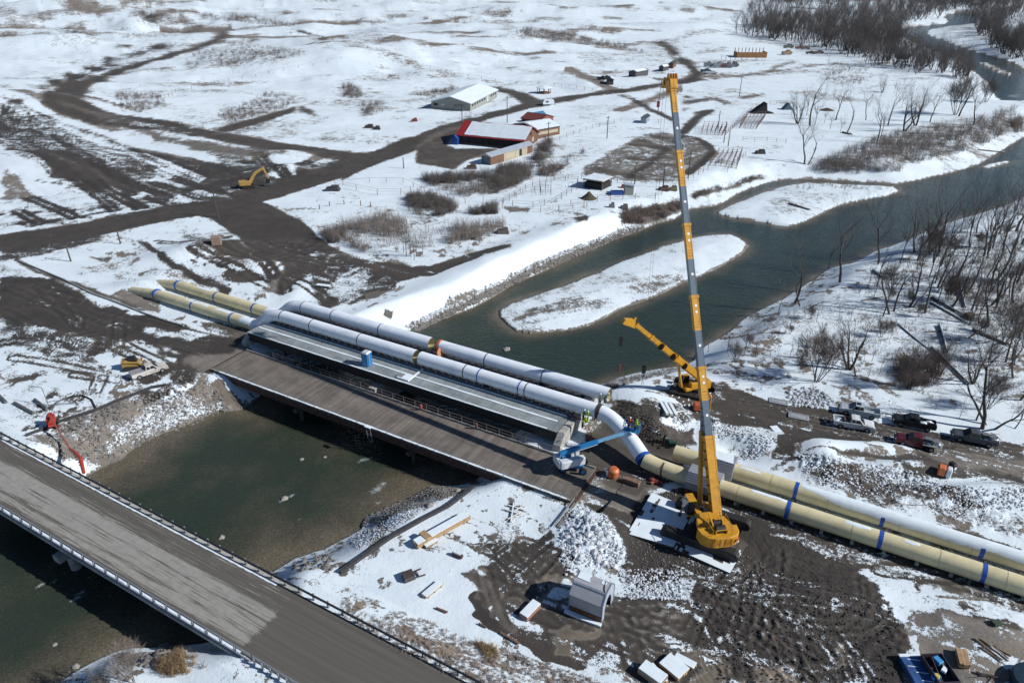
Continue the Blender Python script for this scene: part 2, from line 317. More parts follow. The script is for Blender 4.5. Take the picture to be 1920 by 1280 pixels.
P('z2', [0,82, 120,90, 150,105, 60,100, 0,95], .35, .8, 3)
P('z2', [1730,240, 1905,200, 1905,290, 1850,320, 1750,350, 1640,345, 1700,290], .62, .7, 8)
P('z2', [860,460, 1110,462, 1000,485, 880,478], .62, .85, 5)
P('z2', [990,400, 1200,400, 1200,415, 1050,420], .6, .85, 4)
P('z2', [1280,600, 1500,560, 1620,570, 1560,640, 1450,700, 1330,690], .66, .85, 14)
P('z2', [0,480, 60,470, 130,530, 90,560, 0,540], .6, .8, 8)
P('z3', [330,190, 700,230, 880,300, 760,310, 560,250, 380,240], .62, .8, 8)
P('z3', [60,290, 200,260, 260,265, 140,300, 80,305], .45, .85, 5)
P('z3', [440,330, 640,330, 560,345, 460,345], .6, .85, 5)
P('z3', [820,340, 1050,370, 1000,480, 900,500, 780,460, 820,400], .62, .7, 14)
P('z3', [610,525, 700,515, 1000,550, 1100,560, 900,570, 700,550], .52, .8, 6)
P('z3', [0,0, 120,10, 160,30, 60,40, 0,30], .5, .8, 6)
P('z3', [0,170, 60,165, 200,165, 215,185, 120,180, 0,215], .45, .4, 4)
for q in ([0,530,60,545,0,550],[0,560,140,545,160,560,60,580,0,585],[130,540,260,548,170,556],[300,540,420,530,440,540,330,552],[160,555,280,560,200,568],[0,600,60,610,0,620],[60,625,200,605,160,620,60,640],[180,575,300,565,240,580]): P('z3', q, .12, .35, 2.5)
P('z3', [500,120, 760,70, 1100,60, 1240,30, 1480,50, 1460,110, 1200,150, 1200,280, 900,290, 500,220, 300,180], .66, .6, 8)
P('z3', [480,45, 860,70, 900,90, 700,100, 480,70], .97, .8, 4)
P('z3', [1500,0, 1905,0, 1905,300, 1800,290, 1700,280, 1600,230, 1400,160, 1650,130, 1650,60], .55, .6, 10)
P('z3', [1760,125, 1850,125, 1905,150, 1905,200, 1800,175], .98, .8, 3)
P('z3', [1360,180, 1500,200, 1640,250, 1800,290, 1800,330, 1650,290, 1500,250, 1370,210], .85, .6, 3)
P('z3', [700,960, 820,880, 1050,790, 1250,730, 1500,700, 1650,660, 1850,600, 1880,700, 1640,830, 1400,890, 1200,960, 900,975], .50, .75, 12)
P('z3', [700,985, 830,1000, 870,1010, 760,1025, 700,1020, 650,1000], .05, .62, 3)
P('z3', [40,1090, 200,1050, 400,985, 480,990, 330,1030, 200,1070, 60,1120], .06, .32, 3)
P('z2', [1570,1180, 1700,1150, 1905,1130, 1905,1180, 1800,1230, 1700,1255, 1560,1250], .10, .4, 4)
P('z6', [300,560, 900,330, 1400,60, 1905,0, 1905,1000, 1500,700, 1200,650, 700,650], .70, .72, 16)
P('z6', [1500,300, 1905,100, 1905,600, 1600,500], .62, .55, 20)
P('z6', [700,580, 850,600, 830,740, 700,760, 640,700], .58, .8, 14)
P('z6', [1150,700, 1420,700, 1400,900, 1180,890], .58, .8, 14)
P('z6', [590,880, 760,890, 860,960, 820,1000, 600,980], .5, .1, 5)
# islands
P('z5', [950,490, 1100,420, 1300,370, 1500,390, 1540,430, 1300,510, 1200,545, 1040,560, 960,520], .50, .45, 6, streak=((960,600),(1200,560),.60,1.3))
P('z5', [1700,280, 1905,230, 1905,300, 1800,330, 1720,330], .5, .45, 5)
P('z3', [500,1110, 700,1050, 900,1050, 700,1190, 560,1220, 450,1170], .64, .5, 8)
P('z3', [1640,345, 1700,350, 1780,385, 1850,415, 1830,425, 1760,410, 1690,375], .3, .75, 3)
# left field, tracks and the excavator's yard
P('z1', [0,545, 260,650, 500,770, 700,820, 1000,880, 1200,900, 1300,940, 1200,1080, 900,1110, 400,1090, 300,1020, 0,870], .52, .12, 8, streak=((20,215),(290,330),.55,1.3))
P('z1', [0,560, 130,640, 350,760, 600,880, 830,940, 810,1000, 640,1020, 500,1050, 380,1000, 180,870, 0,720], .26, .06, 8, streak=((20,215),(290,330),.42,1.0))
P('z1', [340,780, 600,880, 830,950, 800,1005, 640,1020, 500,1050, 380,1000, 230,880], .05, .05, 8)
P('z1', [560,720, 760,780, 1000,860, 1250,900, 1100,895, 860,830, 700,790], .97, .1, 4)
P('z1', [650,690, 820,720, 1100,790, 1450,830, 1700,890, 1560,900, 1300,890, 1200,870, 900,780], .22, .45, 6)
P('z1', [1200,870, 1500,880, 1760,910, 1905,870, 1905,920, 1500,1080, 1250,1090, 1000,1080, 1180,960], .36, .08, 8, streak=((380,345),(520,325),.5,1.2))
P('z1', [0,935, 60,975, 100,1000, 160,1060, 100,1110, 0,1105], .2, .65, 6)
P('z1', [0,860, 120,900, 330,1010, 260,1050, 120,980, 0,930], .97, .1, 4)
P('z1', [1450,875, 1560,860, 1700,880, 1750,905, 1600,920, 1440,910], .98, .1, 3)
P('z1', [1500,940, 1570,915, 1640,940, 1650,980, 1540,1000, 1490,975], .96, .1, 3)
P('z1', [0,1110, 400,1060, 900,1090, 1300,1085, 1100,1130, 700,1190, 200,1270, 0,1280], .74, .1, 6, streak=((0,420),(380,375),.35,1.6))
for q in ([0,1200,300,1180,600,1160,900,1100],[0,1262,300,1230,600,1180,900,1120,1090,1050,1200,975,1120,930,850,850],[150,1265,500,1200,800,1140],[210,1010,420,1040,640,1010],[0,700,200,760,450,930,640,1030],[0,540,150,600,350,690,600,770,800,850]):
    P('z1', q, .08, .05, 1.2, line=0.5, warp=.6)
P('z4', [0,60, 300,0, 620,0, 560,60, 300,130, 0,190], .33, .1, 5, streak=((0,480),(200,450),.35,1.4))
P('z4', [0,200, 160,230, 200,260, 40,280, 0,270], .6, .2, 5)
# mud between the junction and the bridges
P('z4', [980,0, 1340,0, 1500,60, 1560,240, 1500,330, 1400,400, 1250,380, 1050,280, 900,200, 760,80, 800,20], .60, .3, 8, streak=((330,430),(480,560),.2,1.5))
P('z4', [760,60, 820,70, 960,170, 1130,270, 1300,330, 1270,370, 1110,300, 920,190], .02, .1, 3)
P('z4', [800,30, 1000,20, 1010,90, 1200,200, 1380,215, 1300,255, 1120,240, 950,150, 800,60], .97, .1, 4)
P('z4', [1180,90, 1320,60, 1420,150, 1400,160, 1250,140], .08, .08, 4)
P('z4', [1030,100, 1130,60, 1190,90, 1110,150, 1040,130], .2, .25, 3)
P('z4', [1270,240, 1400,215, 1480,260, 1450,290, 1330,300, 1250,280], .03, .2, 3)
P('z4', [1450,200, 1520,150, 1560,250, 1500,300, 1400,370, 1290,360, 1360,310, 1450,290], .85, .1, 4)
P('c2', [0,400, 60,470, 260,620, 420,700, 600,760, 720,775, 900,760, 1010,820, 1200,810, 1400,740, 1700,650, 1900,612, 1915,630, 1700,700, 1500,790, 1400,860, 1240,900, 1100,900, 900,960, 850,1020, 700,1080, 620,1080, 500,1000, 350,900, 200,860, 0,850], .0, .20, 2.5)
P('z4', [1340,0, 1560,0, 1640,60, 1905,140, 1905,420, 1800,470, 1600,420, 1540,330, 1580,200, 1560,60, 1500,40], .04, .18, 4)
P('z5', [0,180, 200,250, 300,290, 240,350, 100,420, 0,430], .42, .1, 5, streak=((640,560),(760,500),.35,1.2))
P('c2', [370,900, 640,950, 660,1010, 500,1100, 220,1100, 300,1000], .58, .2, 5)
P('c2', [600,1060, 700,1035, 790,1050, 700,1100, 620,1095], .0, .8, 2, wet=.8)
P('z4', [1560,400, 1640,300, 1740,240, 1760,330, 1800,420, 1620,440, 1520,420], .8, .1, 4)
P('c2', [250,720, 420,690, 560,740, 900,740, 1000,800, 800,760, 600,760, 420,715], .5, .6, 4)
P('c4', [200,500, 500,560, 760,650, 1300,640, 1500,680, 1000,751, 0,751, 0,640], .74, .75, 10)
P('c4', [620,310, 860,300, 1100,280, 1440,190, 1520,240, 1450,330, 1180,440, 960,470, 780,430], .45, .55, 8)
P('c4', [1540,60, 1640,30, 1660,110, 1560,230, 1500,180], .5, .55, 6)
P('c4', [1560,260, 1700,190, 1905,90, 1905,130, 1700,270, 1600,300], .6, .6, 8)
P('c4', [520,450, 740,430, 910,530, 870,590, 640,640, 520,560], .45, .5, 6)
P('c4', [980,560, 1210,520, 1220,590, 1010,600], .5, .5, 5)
P('c4', [1270,540, 1330,530, 1480,545, 1460,570, 1320,575], .1, .5, 3)
P('c4', [1800,620, 1920,600, 1920,650, 1850,660], .15, .15, 4)
# riding arena
P('z2', [1340,930, 1450,880, 1700,745, 1800,735, 1905,760, 1905,1010, 1800,1015, 1600,1010, 1420,1000, 1340,975], .34, .45, 3, streak=((1100,330),(1250,290),.32,.9), gid=3)
P('z3', [0,760, 60,775, 130,810, 165,850, 100,910, 30,960, 0,990], .34, .45, 3, streak=((1100,330),(1250,290),.32,.9), gid=3)
P('z3', [0,755, 70,770, 140,805, 172,850, 110,910, 30,970], .0, .08, 1.5, line=1.3)
P('z2', [1600,990, 1680,940, 1760,880, 1860,790, 1900,760], .05, .08, 1.5, line=1.0)
P('z3', [0,740, 40,700, 90,650, 150,620], .05, .08, 3, line=2.2)
# main gravel roads
LINES = [([0,455, 130,437, 270,408, 400,385, 500,362, 600,332, 700,297, 780,265, 850,238, 900,222, 960,207, 1010,194, 1100,179, 1180,169, 1260,156, 1300,149], 4.8, 'px', .2), ([-60,466, 0,455, 130,437, 270,408, 400,385, 500,362, 600,332, 700,297, 780,265], 6.3, 'px', .18),
 ([1905,870, 1500,810, 1200,755, 900,700, 600,660, 430,620, 350,560, 400,500, 560,430, 750,370, 950,310, 1150,250, 1260,205, 1210,172, 1050,130, 880,95], 5.2, 'z1', .24), ([900,700, 600,660, 430,620, 350,560, 400,500, 500,455], 7.5, 'z1', .22),
 ([1260,205, 1430,190], 3.5, 'z1', .28), ([400,385, 450,395, 510,430, 545,470], 8.0, 'px', .15), ([330,575, 420,600, 500,640, 600,665], 6, 'z1', .28),
 ([1780,230, 1850,290, 1905,340], 2.6, 'z2', .08), ([0,335, 50,375, 80,410, 60,440, 0,460], 3.0, 'z3', .08), ([850,498, 950,515, 1020,545, 1080,580], 5.0, 'z2', .25),
 ([1560,535, 1640,560, 1720,610, 1850,670], 1.6, 'z2', .08), ([0,460, 200,438, 400,415, 500,400, 700,372, 900,350], 1.0, 'z3', .3), ([480,400, 530,370, 620,345], .8, 'z3', .4), ([1140,440, 1190,400, 1200,380, 1170,350], 1.5, 'z3', .9)]
for fl, hw, k, tn in LINES: P(k, fl, .0 if tn < .85 else .8, tn, 2.0, line=hw, warp=.8, gid=2)
P('d4', [0,850, 250,640, 480,590, 640,600, 560,690, 430,740, 420,830, 500,880, 800,885, 1060,890, 960,940, 760,1000, 600,1060, 500,1160, 300,1120, 0,1070], .0, .3, 2, gid=2)
P('d4', [420,820, 560,840, 1070,890, 1000,880, 700,870, 420,840], .95, .3, 1.0, warp=.3)
P('z2', [0,1010, 60,980, 200,900, 420,770, 560,720, 560,700, 300,830, 0,860], .0, .2, 2, gid=2)
P('d4', [0,860, 200,700, 480,610, 640,600, 640,620, 480,650, 260,740, 0,880], .0, .5, 2, op=.8)
P('z2', [430,600, 500,560, 640,600, 760,640, 900,540, 930,550, 760,660, 700,660, 560,700, 480,710, 640,640], .6, .5, 4)
# left yard by the bridges
P('c3', [0,680, 330,640, 560,680, 620,720, 900,800, 980,890, 1100,970, 1200,1010, 1350,970, 1500,1060, 1620,1110, 1920,1190, 1920,1280, 700,1280, 500,1150, 200,1010, 0,900], .0, .08, 3, gid=2)
P('c3', [0,900, 250,1010, 500,1130, 760,1240, 600,1280, 0,1280], .25, .08, 5)
P('c3', [1300,860, 1460,780, 1800,880, 1920,940, 1920,1070, 1700,1010, 1400,860], .12, .6, 3)
P('c3', [200,430, 420,560, 560,610, 900,720, 1200,830, 1500,930, 1700,1030], .05, .4, 1.5, line=.5)
P('c3', [1050,380, 1200,420, 1340,380, 1300,440, 1180,460], .1, .4, 3)
P('c3', [950,490, 1280,500, 1300,560, 1100,590, 1000,550], .55, .75, 5)
P('z4', [0,270, 300,280, 420,340, 560,440, 780,480, 1000,520, 1150,590, 1330,610, 1400,690, 1230,800, 1180,820, 1020,780, 930,720, 830,660, 640,600, 500,610, 300,560, 0,500], .0, .09, 4, gid=2)
P('z4', [800,540, 1000,570, 1150,590, 1060,620, 920,600, 800,570], .6, .3, 4)
P('z4', [1000,545, 1170,590, 1130,600, 1000,565], .9, .3, 2)
P('z4', [1110,510, 1230,520, 1390,590, 1330,610, 1150,560], .1, .35, 3)
P('z4', [880,640, 960,660, 1000,700, 900,680], .6, .5, 4)
P('z4', [1020,720, 1120,690, 1300,690, 1330,640, 1400,660, 1390,700, 1210,800, 1150,820, 1040,780], .03, .58, 4)
P('z4', [0,520, 280,560, 500,620, 480,700, 440,730, 540,690, 640,620, 800,620, 940,740, 920,800, 700,860, 0,1280], .78, .3, 8, streak=((20,640),(200,700),.25,1.5))
P('z4', [0,500, 300,560, 500,640, 460,720, 300,700, 100,640, 0,650], .38, .06, 6, streak=((0,600),(200,650),.5,1.3))
P('z4', [560,560, 700,600, 520,720, 440,725, 520,640], .02, .06, 4)
P('z4', [730,850, 900,740, 1010,760, 1130,800, 960,810, 850,850, 800,870], .12, .12, 3)
P('z4', [540,1000, 900,880, 960,860, 1040,790, 1120,800, 1190,850, 1300,1000, 1100,1090, 850,1200, 620,1290, 320,1290, 160,1150, 300,1085], .34, .62, 5)
P('z4', [760,900, 900,880, 980,800, 1080,780, 1110,850, 900,990, 800,960], .22, .12, 5)
P('z4', [620,1100, 830,1010, 1000,960, 1250,990, 1200,1030, 980,1090, 760,1180, 620,1180], .60, .6, 8)
P('z4', [980,870, 1120,830, 1100,860, 940,950, 900,940], .95, .5, 3)
P('z4', [0,1080, 150,1140, 300,1290, 0,1290], .7, .6, 6)
P('z4', [40,1160, 100,1150, 110,1190, 60,1200], .0, .9, 2, wet=.6)
P('z4', [1180,850, 1240,850, 1370,980, 1330,1010, 1290,990, 1200,910], .0, .75, 2)
# right bank: yard, work pad, banks
P('z6', [60,840, 200,850, 330,900, 480,950, 640,990, 820,1000, 1000,1060, 1400,1130, 1905,1200, 1905,1420, 1600,1330, 1430,1290, 1200,1200, 1050,1180, 800,1170, 640,1190, 640,1290, 480,1290, 560,1110, 400,1090, 200,1080, 100,1060, 0,1010, 0,860], .0, .20, 3, gid=4)
P('z9', [640,0, 900,0, 1100,30, 1300,120, 1905,160, 1905,0], .0, .24, 3, gid=4)
P('z9', [1350,0, 1905,30, 1905,130, 1600,110], .0, .55, 8, wet=.15)
P('c6', [430,490, 700,560, 900,640, 1100,800, 1500,900, 1500,1100, 1000,1150, 700,1000, 500,700, 380,600], .04, .33, 3)
P('c6', [700,560, 960,490, 1400,560, 1480,700, 1500,840, 1350,900, 1150,800, 1000,800, 800,690], .45, .15, 5)
P('c6', [800,680, 1000,710, 1130,760, 1100,800, 980,790, 830,710], .97, .15, 2)
P('c6', [1150,760, 1600,760, 1849,800, 1849,1000, 1650,1050, 1500,900, 1200,860], .62, .2, 4)
P('c6', [250,280, 500,190, 800,110, 1000,60, 1200,60, 1100,90, 800,200, 500,300, 400,340], .66, .6, 4)
P('b1', [640,30, 900,70, 1110,110, 1210,90, 1190,230, 1000,360, 860,350, 830,270, 950,250, 960,200, 800,170, 640,190], .66, .15, 4)
P('z9', [640,0, 740,0, 1000,60, 1130,60, 1300,100, 1440,170, 1905,330, 1905,480, 1700,430, 1400,330, 1100,300, 900,200, 700,170, 640,100], .58, .25, 6)
P('z9', [760,100, 980,60, 1130,160, 1100,240, 900,170], .22, .3, 6)
P('z9', [1150,180, 1450,190, 1700,270, 1600,300, 1300,220, 1150,230], .15, .3, 5)
P('z9', [1500,130, 1905,170, 1905,320, 1800,290, 1600,240, 1440,170], .68, .3, 4)
P('z9', [1000,300, 1300,380, 1600,430, 1905,540, 1905,600, 1400,450, 900,280], .08, .2, 4)
P('z9', [640,20, 560,90, 480,90, 600,0], .25, .15, 4)
P('z9', [190,240, 500,340, 1000,480, 1400,610, 1905,800, 1905,900, 1500,760, 1200,690, 950,640, 500,480, 190,330], .22, .24, 4, streak=((1400,980),(1800,1110),.45,.8))
P('b1', [60,620, 500,560, 640,650, 800,660, 1280,860, 1280,1280, 0,1280, 0,620], .10, .10, 5)
P('b1', [700,700, 1280,890, 1280,1000, 1000,960, 850,890, 760,850], .45, .15, 4, streak=((1400,980),(1800,1110),.35,.6))
P('z9', [0,590, 250,650, 400,680, 300,710, 100,690, 0,640], .78, .1, 3)
P('z9', [260,330, 700,470, 1000,650, 1200,880, 1260,1000, 1240,1290, 0,1290, 0,700, 260,690, 420,640], .02, .05, 4, gid=4)
P('z9', [950,640, 1250,680, 1400,760, 1600,830, 1905,900, 1905,1010, 1500,930, 1300,900, 1260,960, 1180,900, 1080,780], .74, .2, 5, streak=((1600,1080),(1900,1170),.3,.8))
P('z9', [1260,880, 1500,880, 1700,930, 1905,1010, 1905,1290, 1240,1290, 1250,1000], .10, .60, 5)
P('z9', [1290,880, 1450,900, 1560,960, 1540,1040, 1400,1050, 1270,980], .55, .5, 4)
P('z9', [1300,900, 1420,890, 1440,970, 1320,980], .05, .5, 3)
P('z9', [1250,1010, 1310,1010, 1300,1100, 1250,1100], .97, .5, 2)
P('z9', [500,440, 700,460, 900,550, 800,560, 600,490], .55, .2, 4)
P('z9', [0,700, 60,690, 40,800, 230,1040, 200,1080, 60,930, 0,850], .68, .1, 4)
P('z9', [30,1080, 220,1100, 240,1200, 230,1290, 60,1290, 80,1180, 20,1120], .0, .8, 3, wet=.6)
P('z9', [390,1180, 600,1200, 620,1290, 420,1290], .0, .8, 3, wet=.5)
P('z9', [870,1080, 910,1060, 920,1200, 880,1230], .0, .7, 2, wet=.4)
P('z9', [620,1190, 860,1180, 860,1290, 620,1290], .5, .1, 5)
# lower centre yard
P('z8', [0,620, 760,230, 960,280, 1200,320, 1130,480, 1000,500, 900,620, 680,660, 760,840, 950,980, 1150,1110, 1330,1180, 1340,1290, 640,1290, 300,1100, 0,900], .93, .4, 4)
P('z8', [0,700, 300,880, 640,1000, 900,1130, 1300,1200, 1600,1290, 640,1290, 300,1100, 0,930], .84, .95, 12, streak=((660,1100),(1000,1270),.3,1.6))
P('z8', [0,480, 120,400, 480,180, 620,180, 740,190, 700,210, 560,260, 360,290, 150,400], .12, .64, 4)
P('z8', [120,400, 360,280, 560,260, 680,235, 540,300, 200,500, 0,620, 0,490], .80, .62, 6)
P('z8', [890,290, 1010,330, 1000,500, 1040,520, 960,600, 880,540], .58, .5, 4)
P('z8', [780,500, 1000,480, 1160,400, 1230,470, 1200,540, 1260,620, 1230,690, 1120,690, 1110,800, 1130,850, 1000,830, 880,830, 740,760, 860,640], .28, .13, 5, streak=((870,1080),(1040,960),.5,.55))
P('z8', [900,600, 1180,500, 1240,620, 1120,820, 960,800, 920,700], .10, .16, 4, streak=((870,1080),(1040,960),.35,.55))
P('z8', [660,670, 740,650, 780,700, 860,730, 820,800, 740,750], .04, .48, 2)
P('z8', [740,800, 790,880, 860,950, 980,1000, 1160,1110, 1330,1180, 1330,1195, 1150,1130, 950,1000, 840,960, 770,890], .0, .12, 1.5, line=.5)
P('z8', [860,800, 980,860, 1120,850, 1280,880, 1460,960, 1600,940, 1905,830, 1905,1200, 1800,1180, 1700,1200, 1340,1130, 1150,1110, 960,980], .03, .16, 4, gid=4)
P('z8', [880,840, 990,850, 1000,930, 1160,1010, 1120,1050, 960,980, 880,880], .60, .2, 4)
for q in ([760,800,880,830,900,850],[880,830,910,930,960,990],[880,830,850,900],[760,690,880,800,1000,830],[880,800,800,850]): P('z8', q, .0, .4, 1.5, line=.45)
P('z8', [1190,440, 1260,290, 1340,270, 1500,350, 1600,560, 1560,650, 1340,640, 1240,690, 1200,560], .72, .12, 4)
P('z8', [1340,260, 1500,290, 1640,330, 1600,440, 1800,560, 1905,620, 1905,700, 1700,740, 1560,660, 1600,560, 1500,350], .03, .16, 4)
P('z8', [1370,140, 1440,130, 1600,170, 1700,220, 1600,320, 1400,250, 1340,200], .20, .64, 4)
P('z8', [1370,130, 1440,130, 1520,200, 1450,240, 1370,190], .45, .64, 3)
P('z8', [1540,640, 1905,620, 1905,840, 1560,820, 1500,760], .62, .12, 5)
P('z8', [1760,570, 1870,600, 1820,700, 1700,740, 1660,680], .02, .1, 4)
P('z8', [1500,800, 1905,820, 1905,1290, 1700,1290, 1450,1130, 1400,960], .0, .17, 4, gid=4)
P('z8', [1090,690, 1180,680, 1180,700, 1110,760], .0, .8, 2, wet=.5)
P('z8', [1220,980, 1280,960, 1300,1040, 1280,1140, 1210,1130, 1200,1050], .0, .8, 2.5, wet=.6)
P('z8', [1330,980, 1440,960, 1420,1010, 1340,1020, 1160,1000, 1160,985], .0, .8, 3, wet=.4)
P('z8', [1330,1120, 1480,1050, 1600,1060, 1620,1140, 1700,1200, 1340,1190], .58, .15, 4)
P('b1', [0,1080, 200,1040, 430,1130, 820,1280, 0,1280], .15, .08, 5)
P('px', [560,1092, 620,1068, 700,1110, 620,1120], .75, .75, 5)
P('px', [1078,850, 1100,815, 1125,790, 1165,752, 1205,765, 1255,800, 1300,860, 1250,905, 1190,935, 1110,895], .08, .33, 4)
P('px', [1085,735, 1125,722, 1160,720, 1150,745], .4, .5, 3)
# the long white embankment and its rocky toe
P('c2', [720,1104, 960,1000, 1300,860, 1500,780, 1915,650, 1915,830, 1500,1104], .985, .3, 2, warp=.4)
P('px', [655,590, 720,565, 800,530, 900,490, 1000,450, 1100,415, 1140,403, 1170,430, 1100,452, 1000,492, 900,545, 800,590, 760,612, 700,612], .985, .3, 2, warp=.4)
P('px', [760,615, 830,577, 900,543, 1000,495, 1080,462, 1165,430, 1205,420, 1205,432, 1165,445, 1080,482, 1000,512, 900,562, 830,596, 790,620], .10, .55, 2.5)
P('px', [725,577, 740,583, 735,600, 722,590], .0, .5, 1)
# tyre and dozer marks pressed into the ground as relief
def relief(key, fl, a, b, wl, amp):
    poly = gts(cp(key, fl)); idx, d = local(GX, GY, poly, 3); ux, uy = dirn(a, b)
    x = GX[idx]; y = GY[idx]; u = x*ux+y*uy+1.2*(fbm(x/4, y/4, 71, 3)-.5)*2; k = -x*uy+y*ux
    GZ[idx] += sst(-1, 2, d)*(amp*.55*np.sin(u*2*math.pi/wl)*sst(.50, .62, fbm(k/2.6, u/14, 72, 2))+amp*2.6*(fbm(x/.6, y/.6, 73, 4)-.5)*2+amp*1.6*(fbm(x/2.6, y/2.6, 74, 3)-.5)*2)
relief('z9', [260,330, 700,470, 1000,650, 1200,880, 1260,1000, 1240,1290, 0,1290, 0,700, 260,690, 420,640], (1400,1200), (1560,1120), .55, .038)
relief('b1', [0,1080, 200,1040, 430,1130, 820,1280, 0,1280], (1200,1070), (1250,1040), .6, .03)
relief('z8', [1190,440, 1260,290, 1340,270, 1500,350, 1600,560, 1560,650, 1340,640, 1240,690, 1200,560], (1100,980), (1120,1020), 1.1, .09)
relief('z8', [1540,640, 1905,620, 1905,780, 1560,740], (1100,980), (1120,1020), 1.0, .05)
relief('z9', [640,0, 740,0, 1000,60, 1130,60, 1300,100, 1440,170, 1905,330, 1905,480, 1700,430, 1400,330, 1100,300, 900,200, 700,170, 640,100], (1500,900), (1800,980), 1.0, .12)
relief('c6', [430,490, 700,560, 900,640, 1100,800, 1500,900, 1849,800, 1849,1000, 1650,1050, 1000,1150, 700,1000, 500,700, 380,600], (1180,780), (1240,820), 1.0, .09)
relief('z4', [540,1000, 900,880, 1040,790, 1190,850, 1300,1000, 1100,1090, 850,1200, 620,1290, 320,1290, 160,1150, 300,1085], (100,800), (300,760), 1.0, .12)
relief('z8', [780,500, 1000,480, 1160,400, 1260,620, 1110,800, 880,830, 740,760, 860,640], (870,1080), (1040,960), .8, .02)
def ruts(key, fl, n, length, curl, seed, depth=.035, ang=None):       # pairs of wheel or track marks wandering over a yard
    poly = gts(cp(key, fl)); p = np.array(poly); rg = np.random.RandomState(seed)
    for _ in range(n):
        for _t in range(40):
            x0 = rg.uniform(p[:,0].min(), p[:,0].max()); y0 = rg.uniform(p[:,1].min(), p[:,1].max())
            if sdist(np.array([x0]), np.array([y0]), poly)[0] > 0: break
        a = (math.atan2(UY, UX)+rg.choice([0, 0, .5, -.6, 1.5]) if ang is None else ang)+rg.normal(0, .15 if ang is None else .05); cu = rg.normal(0, curl); L_ = length*rg.uniform(.6, 1.3); c = []
        for k in range(9): c.append((x0, y0)); x0 += math.cos(a)*L_/8; y0 += math.sin(a)*L_/8; a += cu
        idx, d = local(GX, GY, c, 3, False); 
        if not len(idx): continue
        g = 1.0 if rg.rand() < .6 else .8; m = sst(-.3, .5, sdist(GX[idx], GY[idx], poly)); e = np.abs(d-g)
        w_ = np.maximum(.22, 2.6e-5*GY[idx]**2)
        f = np.exp(-(e/w_)**2)*m; b = np.exp(-((e-2*w_)/w_)**2)*m
        GZ[idx] -= depth*f; GZ[idx] += depth*.6*b
        if rg.rand() < .6: SN[idx] = SN[idx]*(1-.9*f)
        else: SN[idx] = np.where(SN[idx] < .3, SN[idx]+.25*b, SN[idx])
        TN[idx] = np.clip(TN[idx]-.10*f+.08*b, 0, 1)
ruts('z8', [780,500, 1160,400, 1260,620, 1500,800, 1905,820, 1905,1290, 1500,1180, 960,980, 740,800], 24, 16, .08, 1, .02); ruts('z9', [0,700, 260,640, 700,470, 1000,650, 1260,1000, 1240,1290, 0,1290], 26, 16, .12, 2, .05)
ruts('z9', [260,330, 700,400, 1905,800, 1905,950, 1300,760, 700,560], 14, 22, .03, 3); ruts('z6', [60,840, 480,960, 1000,1070, 1905,1210, 1905,1400, 1200,1200, 400,1080], 18, 26, .03, 4)
ruts('c3', [0,680, 560,680, 1200,1010, 1920,1190, 1920,1280, 760,1240, 0,1200], 10, 30, .01, 5, .04); ruts('z4', [0,300, 1000,530, 1330,620, 1000,780, 500,600, 0,520], 8, 28, .02, 6, .04)
ruts('z4', [0,500, 560,560, 900,740, 700,860, 0,1100], 12, 20, .05, 7); dfx, dfy = dirn((20,215),(290,330)); ruts('z1', [0,545, 1300,940, 1900,900, 1400,1090, 0,1280], 30, 80, .012, 8, .08, math.atan2(dfy, dfx)); ruts('z4', [780,20, 1900,60, 1900,400, 1300,380], 24, 22, .08, 9)
ruts('z1', [0,455, 1905,870, 1905,900, 900,1200, 0,1270], 14, 80, .03, 10, .12); ruts('z2', [1340,930, 1700,745, 1905,760, 1905,1010, 1420,1000], 14, 50, .10, 11, .12); ruts('z2', [1300,100, 1905,200, 1905,700, 1200,600], 10, 80, .06, 12, .1)
def add_mesh(name, V, Fc, mat, attrs=None, smooth=False):
    me = bpy.data.meshes.new(name); nv, nf = len(V), len(Fc); k = Fc.shape[1]
    me.vertices.add(nv); me.vertices.foreach_set("co", np.ascontiguousarray(V, dtype=np.float32).ravel())
    me.loops.add(nf*k); me.loops.foreach_set("vertex_index", np.ascontiguousarray(Fc, dtype=np.int32).ravel())
    me.polygons.add(nf); me.polygons.foreach_set("loop_start", np.arange(0, nf*k, k, dtype=np.int32))
    if smooth: me.polygons.foreach_set("use_smooth", np.ones(nf, bool))
    for a, v in (attrs or {}).items():
        at = me.attributes.new(a, 'FLOAT', 'POINT'); at.data.foreach_set("value", np.ascontiguousarray(v, dtype=np.float32))
    me.materials.append(mat); me.update(calc_edges=True)
    o = bpy.data.objects.new(name, me); C.objects.link(o); return o
def structure(o, label=None):
    o["kind"] = "structure"
    if label: o["label"] = label
    return o
ii, jj = np.meshgrid(np.arange(NR-1), np.arange(NA-1), indexing='ij'); ii = ii.ravel(); jj = jj.ravel()
q0 = ii*NA+jj; FC = np.stack([q0, q0+1, q0+NA+1, q0+NA], 1)
fid = ID[q0]; hwf = (t_[q0] > 25.9) & (t_[q0] < 33.4) & (s_[q0] > -37)
